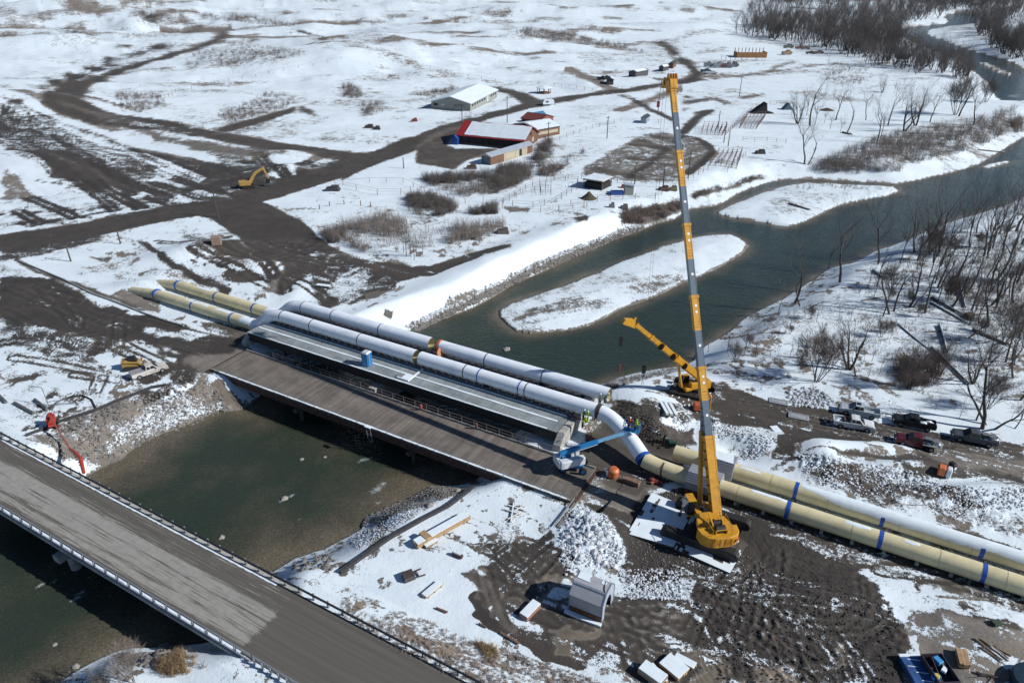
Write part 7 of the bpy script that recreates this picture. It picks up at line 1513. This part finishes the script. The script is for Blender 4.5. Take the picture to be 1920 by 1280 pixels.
# ------------------------------------------------------------------ fences and pens
PALE = M("fence_wood", (.16,.115,.10), .9, 0, .3, 2, 0); PICK = M("picket_brown", (.20,.13,.11), .9, 0, .3, 2, 0)
def fence(label, key, fl, gap=4.0, h=1.6, rails=2, r=.07, group=None, mat=PALE, thin=.03, name="fence"):
    P_ = gts(cp(key, fl)); cen = P_[0]; o = thing(name, label, "fence", (cen[0], cen[1], 0), 0, group); pr = MB(); k = 0; rl = MB(); pts = []
    for i in range(len(P_)-1):
        a, b = P_[i], P_[i+1]; L_ = math.hypot(b[0]-a[0], b[1]-a[1]); n = max(1, int(L_/gap))
        for j in range(n+(i == len(P_)-2)): u = j/n; pts.append((a[0]+(b[0]-a[0])*u, a[1]+(b[1]-a[1])*u))
    Z = T(np.array([p[0] for p in pts]), np.array([p[1] for p in pts])); Q = [Vector((p[0], p[1], z)) for p, z in zip(pts, Z)]
    for q in Q[:100]: MB().tube(q-Vector((0,0,.2)), q+Vector((0,0,h*R.uniform(.9,1.12))), r, r*.9, 4).build("fence_post", mat, o, False, True); k += 1
    for i in range(len(Q)-1):
        for e in range(rails): z_ = h*(.92-.38*e); rl.tube(Q[i]+Vector((0,0,z_)), Q[i+1]+Vector((0,0,z_)), thin, n=3)
    if rails: rl.build("rail", mat, o, False, True)
    return o
def pen(label, key, fl, h=2.0, gap=1.6, bars=3):            # closed pen of dense brown pickets
    P_ = cp(key, fl); f = fence(label, key, fl+fl[:2], gap, h, bars, .07, "brown picket pens", PICK, .05, "picket_pen")
    x = [p[0] for p in P_]; y = [p[1] for p in P_]; W_ = gts(P_); m = MB()
    for k in range(1, 5):
        u = k/5; a = Vector((*W_[0],0))*(1-u)+Vector((*W_[1],0))*u; b = Vector((*W_[3],0))*(1-u)+Vector((*W_[2],0))*u; n = 14
        for j in range(n):
            p = a+(b-a)*(j/n); z = float(T(np.array([p.x]), np.array([p.y]))[0]); m.tube((p.x,p.y,z),(p.x,p.y,z+h*.8),.045,n=3)
            if j: m.tube((pp.x,pp.y,pz+h*.8),(p.x,p.y,z+h*.8),.03,n=3)
            pp, pz = p, z
    m.build("inner_pickets", PICK, f, False, True); return f
pen("brown picket pen with dense bars left of the light pole", 'c1', [230,1150,480,1160,430,1250,210,1240])
pen("brown picket pen along the long diagonal fence, nearest the black heap", 'c1', [700,1050,900,1040,800,1180,620,1170])
pen("lowest brown picket pen, right of the arena's end", 'z3', [200,860,330,850,300,945,150,925])
fence("long diagonal pole fence leading up to the black heap", 'c1', [470,1240,560,1160,640,1090,750,980,800,960], 3, 1.8, 3, .09, thin=.05)
fence("wire fence round the paddock below the thicket", 'c4', [1110,500,1270,510,1440,400,1660,320,1850,340,1840,400,1680,500,1500,540,1340,530], 3, 1.7, 2)
fence("inner rail fence across the paddock", 'c4', [1260,520,1420,440,1510,420,1640,350], 3, 1.7, 2); fence("small gate pen inside the paddock", 'c4', [1555,400,1560,440,1640,445,1640,410,1555,400], 1.5, 1.7, 2)
fence("lower wire fence running to the cut bank", 'c4', [1260,545,1420,580,1560,575,1700,560,1920,540], 3.2, 1.6, 2); fence("lower wire fence continuing behind the tall boom", 'z2', [1280,1150,1500,1120,1640,1110,1750,1110,1860,1050,1905,1010], 3.2, 1.6, 2)
fence("wire fence along the arena's near side", 'z2', [1190,1010,1340,1000,1540,1020,1700,1030,1850,1020], 3.4, 1.6, 2); fence("wire fence along the arena's right side", 'z3', [30,1010,140,950,250,960,350,870], 3.4, 1.6, 2); fence("pole fence at the arena's far side", 'z2', [1180,800,1400,720,1560,680,1700,690,1840,690], 4, 1.6, 2)
fence("wire fence crossing the snow below the gravel junction", 'c2', [330,90,520,130,710,170,920,170,1010,150], 4.2, 1.8, 2); fence("wire fence above it, running to the snowy track", 'c2', [400,80,640,60,940,60,1130,150,1340,200,1500,250], 4.5, 1.5, 1)
fence("short row of fence posts on the snow slope", 'c2', [190,300,280,270,410,255,560,270,650,280], 4.5, 1.3, 0, .13); fence("long wire fence climbing the hill inside the road loop", 'z1', [900,560,1000,510,1200,470,1500,410,1750,370,1905,330], 7, 1.6, 1, .1); fence("wire fence along the hill top towards the barn", 'z2', [0,255,200,290,560,400,860,460,1100,470], 8, 1.6, 1, .1)
fence("rail fence by the far road behind the gazebo", 'z2', [1190,480,1400,510,1620,500], 5, 1.5, 1, .1); fence("picket fence row below the wood, far right", 'c1', [420,420,470,425,520,425,570,430], 4, 3, 2, .14); fence("second picket row beside the board corral", 'c1', [640,425,700,430,800,430], 4, 3, 2, .14); fence("pole fence between the far trees and the arena", 'c1', [950,900,1020,910,1160,905], 4, 1.6, 2)
fence("low rail fence by the trees at the flat's edge", 'z3', [335,785,400,795,470,790,575,800], 3, 1.5, 2)
co = thing("board_corral", "orange brown board corral with tall posts near the wood", "corral", gt(1406,107)); b = MB(); b.box((0,-4,1.6),(19,.3,3.2)); b.box((9.4,0,1.6),(.3,8,3.2)); b.box((-9.4,0,1.6),(.3,8,3.2)); b.build("board_wall", M("board_orange",(.30,.15,.06),.85,0,.3,1), co)
for k in range(9): MB().box((-9+k*2.25,3.5,2.6),(.35,.35,5.2)).build("post", M("board_orange",(.30,.15,.06)), co)
# ------------------------------------------------------------------ poles
POLE = M("pole_wood", (.085,.07,.06), .9, 0, .3)
for (x, y, hp, arm, lb) in ((409,408,46,0,"dark utility pole beside the main gravel road, left"),(133,490,30,0,"short grey pole on the snow left of the pipes"),(226,457,22,0,"short grey pole near the gravel road"),(867,240,40,1,"utility pole before the barn's right corner"),(951,230,42,1,"utility pole between the road and the middle wing"),(1028,266,32,1,"utility pole behind the middle wing"),(1138,260,36,1,"utility pole on the slope above the arena fence"),(1386,182,32,1,"utility pole standing alone on the far snow"),(1346,243,30,0,"thin pole among the brown pens"),(1365,275,26,0,"slim pole right of the arena"),(1290,334,44,0,"lamp pole right of the tall boom"),(1243,352,40,0,"slim pole beside the paddock"),(1190,345,36,0,"slim pole behind the cabin"),(757,316,18,0,"thick short post at the gravel lot's corner"),(966,276,14,1,"small lamp pole in front of the red roof"),(1357,268,34,0,"tall thin pole beside the light brown pens")):
    p = gt(x, y); c_ = p.y*CT+(CH-p.z)*ST; h_ = hp*c_/(F*CT); o = thing("utility_pole", lb, "pole", p); MB().path([(0,0,-.2),(0,0,h_)], [.17,.12], 8).build("pole_shaft", POLE, o)
    if arm: MB().box((0,0,h_-.5),(1.8,.12,.14),rz=.5).build("cross_arm", POLE, o)
# ------------------------------------------------------------------ things on the building site
tb_ = Vector((*gp(689,684,PZ), PZ)); to = thing("portable_toilet", "blue portable toilet on the grating walkway of the pipe bridge", "portable toilet", tb_, ANG)
MB().box((0,0,1.1),(1.15,1.15,2.2)).build("cabin", M("toilet_blue",(.02,.20,.48),.45), to, bev=.03); MB().box((0,-.585,1.05),(.75,.03,1.85)).build("door", M("toilet_door",(.05,.30,.60),.45), to); MB().loft([[(-.6,-.6,2.2),(.6,-.6,2.2),(.6,.6,2.2),(-.6,.6,2.2)],[(-.4,-.4,2.42),(.4,-.4,2.42),(.4,.4,2.42),(-.4,.4,2.42)]]).build("roof", M("toilet_white",(.6,.63,.66)), to)
for xx in (-.75,.75): MB().tube((xx,-.3,0),(xx,-.3,2.2),.05).build("lifting_post", CRY, to)
q = thing("equipment_platform", "snow dusted low platform projecting from the grating walkway", "platform", Vector((*gp(762,706,PZ), PZ)), ANG); MB().box((0,-.3,.12),(2.2,1.4,.2)).build("platform", SNOWM, q); MB().box((-.7,-.3,.26),(.9,.9,.08)).build("hatch", GRAT, q); MB().box((.9,1.4,.08),(.25,3.2,.12)).build("cable_duct", SNOWM, q)
q = thing("hose_bundle", "dark red hose bundle lying on the grating walkway near the workers", "hose", Vector((*gp(1078,784,PZ), PZ)), ANG); MB().path([(-.9,0,.12),(-.3,.15,.14),(.3,-.1,.12),(.9,.1,.1)], .12, 7).build("hose", M("hose_red",(.22,.03,.04)), q, True)
lad = thing("ladder", "red ladder leaning on the concrete abutment behind the blue boom", "ladder", gt(1112,832)); p0_ = Vector((*gp(1100,802,PZ), PZ))-Vector(lad.location); b = MB(); 
for sx in (-.22,.22): b.tube((sx,0,0), p0_+Vector((sx,0,.2)), .04)
for k in range(1,10): u = k/10; b.tube(p0_*u+Vector((-.22,0,.2*u)), p0_*u+Vector((.22,0,.2*u)), .025)
b.build("rungs", M("ladder_red",(.42,.05,.04),.5), lad)
lad = thing("ladder", "red ladder standing against the left bridge abutment", "ladder", gt(507,655)); b = MB()
for sx in (-.25,.25): b.tube((sx,0,0),(sx,.5,2.6),.05)
for k in range(1,9): b.tube((-.25,.06*k,.3*k),(.25,.06*k,.3*k),.03)
b.build("rungs", M("ladder_red",(.42,.05,.04)), lad)
def block(name, label, cat, px_, py_, dims, col, rz=0, bev=.03, snow=0, z=None, matn=None, rough=.8):
    p = gt(px_, py_); o = thing(name, label, cat, p, rz); MB().box((0,0,dims[2]/2), dims).build("body", M(matn or name+"_%d" % int(sum(col)*99), col, rough, 0, .25, 2), o, bev=bev)
    if snow: MB().box((0,0,dims[2]+snow/2+.003), (dims[0]*.96, dims[1]*.96, snow)).build("snow_cover", SNOWM, o, bev=.02)
    return o
q = thing("fuel_tank", "round orange tank on the brown slope beside the bridge end", "tank", gt(1150,892)); MB().path([(-.1,0,.0),(-.1,0,.25),(0,0,1.0),(0,0,1.25)], [.65,.75,.7,.45], 14).build("shell", M("orange_shell",(.62,.17,.06),.5), q, True); MB().box((-.75,.1,.5),(.3,.7,.8)).build("panel", WHI, q)
o = block("timber_crate", "long brown timber crate on the slope left of the yellow pipe", "crate", 1185,906,(1.9,.7,.6),(.22,.13,.09), ANG-.05)
q = thing("scrap_heap", "heap of red scrap and rags on the snow below the yellow elbow", "scrap", gt(1229,903)); m = MB(); [m.rock((R.uniform(-.6,.6), R.uniform(-.4,.4), .2), R.uniform(.2,.4), R) for _ in range(7)]; m.build("scrap", M("scrap_red",(.26,.06,.05),.8), q)
q = thing("orange_machine", "orange machine half hidden behind the tall boom", "machine", gt(1305,770)); MB().box((0,0,.8),(1.0,.9,1.2)).build("body", M("orange_body",(.5,.10,.03),.5), q, bev=.15); MB().box((-.6,0,.5),(.5,.6,.5)).build("motor", BLACK, q, bev=.05)
# arched shed at the bottom centre
sa, sb = gt(1066,1144), gt(1127,1169); ux_ = (sb-sa).normalized(); sr_ = math.atan2(ux_.y, ux_.x); Ls = (sb-sa).length
sh_ = thing("site_shed", "grey panelled shed with an arched end door and brown skirting", "shed", sa, sr_); Wp = 3.3; prof = [(0,0),(0,2.25),(.9,3.2),(2.4,3.2),(Wp,2.25),(Wp,0)]
b = MB(); n = len(prof); V = [(0,p[0],p[1]) for p in prof]+[(Ls,p[0],p[1]) for p in prof]; b.add(V, [(i, i+1, i+1+n, i+n) for i in range(n-1)]); V2 = [(.05,.06+p[0]*.964,p[1]*.98) for p in prof]+[(Ls-.05,.06+p[0]*.964,p[1]*.98) for p in prof]; b.add(V2, [(i, i+1, i+1+n, i+n) for i in range(n-1)]); b.build("shell", M("site_shed_panel",(.42,.42,.45),.5,.1,.10,.8,.05), sh_)
for xx, nm in ((0,"end_wall"),(Ls,"end_wall")):
    b = MB(); arch = [(.75,0),(.75,1.1),(.95,1.7),(1.35,2.1),(1.95,2.1),(2.35,1.7),(2.55,1.1),(2.55,0)]
    outer = [(0,0),(0,1.1),(0,2.25),(.9,3.2),(2.4,3.2),(Wp,2.25),(Wp,1.1),(Wp,0)]
    V = [(xx,p[0],p[1]) for p in outer]+[(xx,p[0],p[1]) for p in arch]; b.add(V, [(i, i+1, i+9, i+8) for i in range(7)]); V = [(xx-.06 if xx else .06,p[0],p[1]) for p in outer]+[(xx-.06 if xx else .06,p[0],p[1]) for p in arch]; b.add(V, [(i, i+1, i+9, i+8) for i in range(7)]); b.build(nm, M("site_shed_end",(.42,.47,.55),.5,.1,.1,.8,.05), sh_)
MB().box((Ls/2,-.02,.42),(Ls,.03,.84)).build("skirt_board", M("rust_board",(.14,.06,.03)), sh_); b = MB(); b.box((Ls/2,.88,3.19),(Ls+.1,.22,.06),rx=.4); b.build("ridge_trim", M("shed_trim",(.16,.22,.30)), sh_)
for xx in (0,Ls): b = MB(); [b.beam((xx,prof[i][0],prof[i][1]),(xx,prof[i+1][0],prof[i+1][1]),.09,.09) for i in range(5)]; b.build("edge_trim", M("shed_trim",(.16,.22,.30)), sh_)
b = MB(); b.slab([(.15,1.5),(Ls*.45,1.45),(Ls*.36,2.0),(Ls*.40,2.38),(.15,2.38)], 3.205, 3.27); b.slab([(Ls*.72,1.9),(Ls*.86,1.8),(Ls*.88,2.2),(Ls*.74,2.3)], 3.205, 3.25); b.build("snow_cover", SNOWM, sh_)
b = MB(); b.path([(Ls*.82,2.3,3.25),(Ls*.88,1.4,3.25),(Ls*.95,.9,3.25)], .04, 5); b.build("cable", BLACK, sh_)
b = MB(); b.slab([(-.3,-.5),(Ls*.5,-.55),(Ls+.1,-.45),(Ls+.1,-.08),(-.3,-.08)], 0, .22); o = b.build("snow_bank", SNOWM); o.location = sa; o.rotation_euler = (0,0,sr_); tag(o, "narrow bank of snow along the shed's brown skirting", "snow bank")
# lumber, pallets, boards
def lumber(label, a, b, w_, h_, nx, nz, snow=.06, mat=WOOD, name="lumber_stack"):
    p, q_ = gt(*a), gt(*b); L_ = (q_-p).length; o = thing(name, label, "lumber", (p+q_)/2, math.atan2(q_.y-p.y, q_.x-p.x)); m = MB()
    for i in range(nx):
        for k in range(nz): dl = R.uniform(-.1,.1); m.box((dl, -w_/2+w_*(i+.5)/nx, .12+h_*(k+.5)/nz), (L_, w_/nx*.94, h_/nz*.9))
    m.build("boards", mat, o)
    for sx in (-.38,0,.38): MB().box((L_*sx,0,.05),(.12,w_*1.05,.1)).build("bearer", LOG, o)
    if snow: MB().box((0,0,.12+h_+snow/2),(L_*.99,w_*.97,snow)).build("snow_cover", SNOWM, o, bev=.02)
    return o
lumber("long snow topped stack of sawn beams in the snowy yard", (779,1026), (877,971), 1.0, .62, 4, 3); lumber("short upright bundle of planks against the long stack", (793,1016), (803,1010), 1.4, .8, 3, 4, 0)
lumber("low pile of boards in front of the long stack", (797,1027), (820,1014), .5, .2, 3, 1); lumber("loose snow covered boards on the lower yard", (795,1120), (826,1094), .75, .18, 5, 1); lumber("single long plank lying across the yard", (938,1187), (973,1208), .22, .12, 1, 1, 0, M("old_boards",(.12,.085,.06))); lumber("thin plank lying left of the long one", (898,1170), (912,1177), .15, .1, 1, 1, 0, M("old_boards",(.12,.085,.06))); lumber("thin plank left at the slope", (816,1140), (838,1149), .2, .1, 1, 1, 0, M("old_boards",(.12,.085,.06)))
lumber("fan of snowy boards beside the snow topped crate", (1245,1238), (1282,1268), 1.7, .3, 7, 1); lumber("second layer of snowy boards to the right", (1265,1232), (1303,1252), .8, .2, 4, 1); lumber("narrow plank between the crate and the boards", (1222,1246), (1250,1280), .25, .15, 1, 1)
lumber("stack of orange brown timbers at the bottom right", (1799,1222), (1806,1255), .9, .5, 3, 2, 0); lumber("pair of white beams on the mud behind the left bridge end", (594,536), (619,540), .9, .3, 2, 1, .05, CONC)
for a, b in (((960,962),(985,948)),((952,975),(978,962)),((945,956),(975,966)),((950,948),(982,958)),((963,944),(958,980))): lumber("snow dusted skeletal board frame by the wooden bridge corner", a, b, .14, .1, 1, 1, .03); C.objects[-1]
for o in C.objects:
    if o.get("label") == "snow dusted skeletal board frame by the wooden bridge corner": o["label"] = "snow dusted loose board by the wooden bridge corner"; o["group"] = "loose boards by the wooden bridge corner"
pl = thing("pallet_stack", "dark stack of pallets with loose frame on the snowy yard", "pallets", gt(766,1083), .5)
for k in range(4):
    m = MB(); [m.box((-.5+.2*j, 0, .14+.15*k), (.13, 1.1, .03)) for j in range(6)]; [m.box((0, yy, .07+.15*k), (1.15,.1,.1)) for yy in (-.5,0,.5)]; m.build("pallet", M("pallet_dark",(.09,.075,.07)), pl)
m = MB(); m.beam((.6,-.4,.1),(1.7,-.5,.1),.12); m.beam((.6,.4,.1),(1.6,.5,.1),.12); m.beam((1.0,-.5,.15),(1.0,.5,.15),.1); m.build("loose_frame", M("pallet_dark",(.09,.075,.07)), pl)
q = thing("pipe_offcut", "short rusty pipe offcut lying alone in the snow", "pipe offcut", gt(858,1043), -.5); MB().path([(-.6,0,.25),(.6,0,.25)], .24, 14).build("shell", RUST, q, True); MB().path([(-.5,0,.45),(.4,0,.45)], .14, 8).build("snow_cover", SNOWM, q, True)
block("snow_topped_crate", "snow topped low crate beside the muddy tyre tracks", "crate", 994,1147,(2.3,1.0,.5),(.30,.17,.12), .9, snow=.10); block("snow_topped_crate", "snow topped wooden crate at the bottom edge", "crate", 1223,1268,(2.4,1.3,.7),(.24,.19,.14), -.75, snow=.08)
# black barrier across the snowy yard
def barrier(label, pts, h_, w_, mat, name="silt_fence", cat="barrier"):
    P_ = [gt(*p) for p in pts]; o = thing(name, label, cat, P_[0]); m = MB()
    for i in range(len(P_)-1): m.beam(P_[i]+Vector((0,0,h_/2)), P_[i+1]+Vector((0,0,h_/2)), w_, h_)
    m.build("fabric", mat, o, False, True)
    for p in P_[::1]: MB().box(p-Vector(o.location)+Vector((0,0,h_*.6)), (.07,.07,h_*1.3)).build("stake", LOG, o)
    return o
BF = M("silt_fabric", (.045,.045,.048), .9, 0, .3, 2)
def dense(pts, n): 
    out = []
    for i in range(len(pts)-1):
        for k in range(n): u = k/n; out.append((pts[i][0]*(1-u)+pts[i+1][0]*u, pts[i][1]*(1-u)+pts[i+1][1]*u))
    return out+[pts[-1]]
barrier("long black silt barrier crossing the snowy yard", dense([(638,1074),(680,1045),(730,1010),(790,976),(840,950),(870,928),(888,915)], 2), .42, .40, BF); barrier("black silt fence curving above the rocky left bank", dense([(50,818),(85,805),(112,792),(150,780),(180,771),(215,755),(250,742),(285,728),(312,724)], 2), .45, .12, BF)
q = thing("hose", "black hose arching over the snow near the left bank", "hose"," " and gt(100,762)); P_ = [gt(*p)+Vector((0,0,.12)) for p in ((92,765),(112,752),(135,744),(155,742),(172,750),(180,766))]; MB().path(P_, .10, 6).build("tube", BLACK, q, True, True)
q = thing("cable", "thin pale cable curling over the spoil bank above the pipes", "cable", gt(1640,950)); P_ = [gt(*p)+Vector((0,0,.08)) for p in ((1655,951),(1680,945),(1740,948),(1790,975),(1812,960),(1830,938))]; MB().path(P_, .045, 5).build("tube", CONC, q, True, True)
q = thing("conduit", "long pale pipe lying along the edge of the left dirt road", "pipe", gt(160,500)); P_ = [gt(*p)+Vector((0,0,.15)) for p in ((36,490),(70,504),(120,525),(170,550),(220,568),(270,588),(310,602),(345,612))]; MB().path(P_, .16, 8).build("tube", M("pale_conduit",(.30,.29,.28),.6), q, True, True)
for (a, b, lb) in (((28,757),(64,777),"grey steel pipe lying on the snow, leftmost of two"),((66,751),(89,769),"grey steel pipe lying on the snow beside the frame"),((0,744),(12,756),"grey pipe end at the left edge of the photo")):
    p, q_ = gt(*a), gt(*b); o = thing("steel_pipe", lb, "pipe", (p+q_)/2); MB().path([p+Vector((0,0,.22)), q_+Vector((0,0,.22))], .22, 12).build("shell", M("pipe_grey_green",(.12,.125,.12),.6), o, True, True)
q = thing("pipe_gate", "thin grey pipe frame standing on the snow by the left bank", "frame", gt(92,762)); m = MB(); m.tube((0,0,0),(-.3,.3,3.0),.06); m.tube((-.3,.3,3.0),(-2.0,.8,3.0),.05); m.tube((0,0,.8),(2.8,.6,.9),.05); m.tube((2.8,.6,.9),(2.9,.6,0),.05); m.tube((0,0,.25),(2.9,.6,.25),.05); m.tube((0,0,.3),(-3.2,.6,.3),.05); m.tube((1.4,.3,.25),(1.4,.3,.9),.05); m.build("tubes", STEEL, q)
for (x, y, lb) in ((1460,754,"pale metal road plate by the snow edge, farther of two"),(1497,782,"pale metal road plate on the mud, nearer of two")):
    q = thing("road_plate", lb, "road plate", gt(x, y), ANG+.12); MB().box((0,0,.10),(2.7,1.35,.2)).build("plate", M("plate_pale",(.42,.45,.46),.5,.2,.2,2), q, bev=.02); m = MB(); [m.box((0,yy,.21),(2.2,.08,.03)) for yy in (-.4,.4)]; [m.box((xx,0,.21),(.08,.8,.03)) for xx in (-1.1,1.1)]; m.build("rib", M("plate_dark",(.18,.19,.2)), q)
for k, (x, y, lb) in enumerate(((1245,768,"snowy concrete slab, first of the leaning row by the small crane"),(1253,769,"snowy concrete slab, second of the leaning row"),(1262,770,"snowy concrete slab, last of the leaning row"))):
    q = thing("concrete_slab", lb, "slab", gt(x, y), ANG-.9); MB().box((0,0,.2),(2.8,.42,.3),ry=.06).build("slab", CONC, q, bev=.02); MB().box((0,0,.38),(2.6,.4,.05),ry=.06).build("snow_cover", SNOWM, q)
log("red brown log lying in the snow by the slab row", (1256,778), (1288,771), .22, True, mat=M("log_red",(.22,.11,.07),.9), br=0)
q = thing("green_net", "dark green netting draped by the blank end of the back pipe", "netting", gt(1262,832)); m = MB(); [m.rock((R.uniform(-.7,.7),R.uniform(-.4,.4),.3),R.uniform(.3,.5),R,.6) for _ in range(5)]; m.build("net", M("net_green",(.015,.06,.045),.9), q); m = MB(); m.tube((-1.2,.3,0),(-1.1,.3,1.3),.14); m.build("stub_pipe", BLACK, q)
q = thing("blast_sheet", "white sheet lying at the corner of the open pit", "sheet", gt(1456,806), .2); MB().box((0,0,.05),(1.1,1.9,.07)).build("sheet", SNOWM, q, bev=.02)
q = thing("portable_tank", "white and orange tote tank beside the right access road", "tank", gt(1768,890), ANG); MB().box((-.3,0,.65),(.8,1.1,1.2)).build("orange_side", M("orange_shell",(.55,.13,.04)), q, bev=.1); MB().box((.5,0,.65),(.6,1.1,1.15)).build("white_side", LWH, q, bev=.12)
q = thing("black_generator", "small black generator standing right of the tote tank", "generator", gt(1783,881), .3); MB().box((0,0,.6),(.6,.8,1.1)).build("body", BLACK, q, bev=.05); MB().box((.1,-.42,.5),(.3,.03,.4)).build("panel", WHI, q)
# things at the bottom right corner
q = thing("blue_container", "open topped blue container with snow along its rim, bottom right", "container", gt(1719,1264), .02); q.scale = (.78,.85,.8); MB().box((0,0,.35),(2.4,3.6,.7)).build("shell", M("container_blue",(.03,.09,.25),.5,0,.3,1), q, bev=.04); m = MB(); m.box((0,1.85,.74),(2.5,.35,.10)); m.build("snow_cover", SNOWM, q); m = MB(); [m.box((R.uniform(-.6,.6),yy,.72),(R.uniform(.8,1.6),.08,.04),rz=-.15) for yy in (-1.3,-.3,.5,1.3)]; m.build("snow_streak", SNOWM, q)
q = thing("debris_skip", "dark skip full of blue and white scrap, bottom right", "skip", gt(1757,1266), .05); q.scale = (.85,.85,.8); m = MB(); m.box((0,0,.5),(2.2,3.4,.1)); [m.box((sx*1.1,0,.8),(.08,3.4,1.2)) for sx in (-1,1)]; [m.box((0,sy*1.7,.8),(2.2,.08,1.2)) for sy in (-1,1)]; m.build("shell", M("skip_dark",(.03,.025,.04),.7), q); MB().box((.35,1.0,1.1),(.7,.9,.6),rz=.3).build("scrap", M("toilet_door",(.05,.30,.60)), q, bev=.05); MB().box((.5,.0,1.0),(.8,.5,.3),rz=.7).build("scrap", WHI, q, bev=.05); MB().box((.8,.6,1.0),(.3,.6,.3),rz=-.5).build("scrap", WOOD, q); m = MB(); m.tube((-.6,-1.6,1),(-.3,1.2,1.5),.06); m.build("scrap", RUST, q)
q = thing("blue_barrel", "blue drum with a yellow lid at the bottom edge", "drum", gt(1751,1279)); MB().path([(0,0,0),(0,0,.9)], .38, 14).build("drum", M("toilet_door",(.05,.30,.60)), q, True); MB().path([(0,0,.9),(0,0,1.05)], [.3,.2], 12).build("lid", M("drum_lid",(.6,.45,.12),.6), q)
for i, (a, b, r) in enumerate((((1828,1198),(1880,1238),.12),((1840,1200),(1893,1236),.14),((1850,1206),(1890,1240),.1),((1862,1212),(1896,1232),.12),((1835,1212),(1878,1242),.10))): lg = log("peeled pole in the heap at the bottom right", a, b, r, i == 2, "pole_log", M("log_pale",(.24,.18,.12),.9), 1); lg["group"] = "poles heaped at the bottom right"
log("charred branch lying near the bottom right corner", (1830,1262), (1872,1272), .16, False, mat=M("charred",(.05,.035,.035),.9))
q = thing("round_tank", "dark round tank cut by the right bottom corner", "tank", gt(1938,1288)); MB().path([(0,0,0),(0,0,.9),(0,0,1.0)], [1.9,1.9,1.8], 30).build("shell", M("tank_navy",(.012,.03,.05),.4), q, True)
block("green_box", "small dark green box at the edge of the snow, lower right", "box", 1867,1170,(.9,.6,.4),(.04,.07,.04), .2)
# red buoys tied to the wooden bridge rail
for x, y, cl, lb in ((789,762,(.40,.08,.09),"red life vest hanging on the far railing of the wooden bridge"),(893,797,(.14,.07,.06),"brown life vest hanging on the far railing of the wooden bridge")):
    q = MB().box((0,0,0),(.4,.25,.8)).build("life_vest", M("vest_%d" % x, cl, .7), None, bev=.1); q.location = (*gp(x, y, .9), .9); tag(q, lb, "life vest")
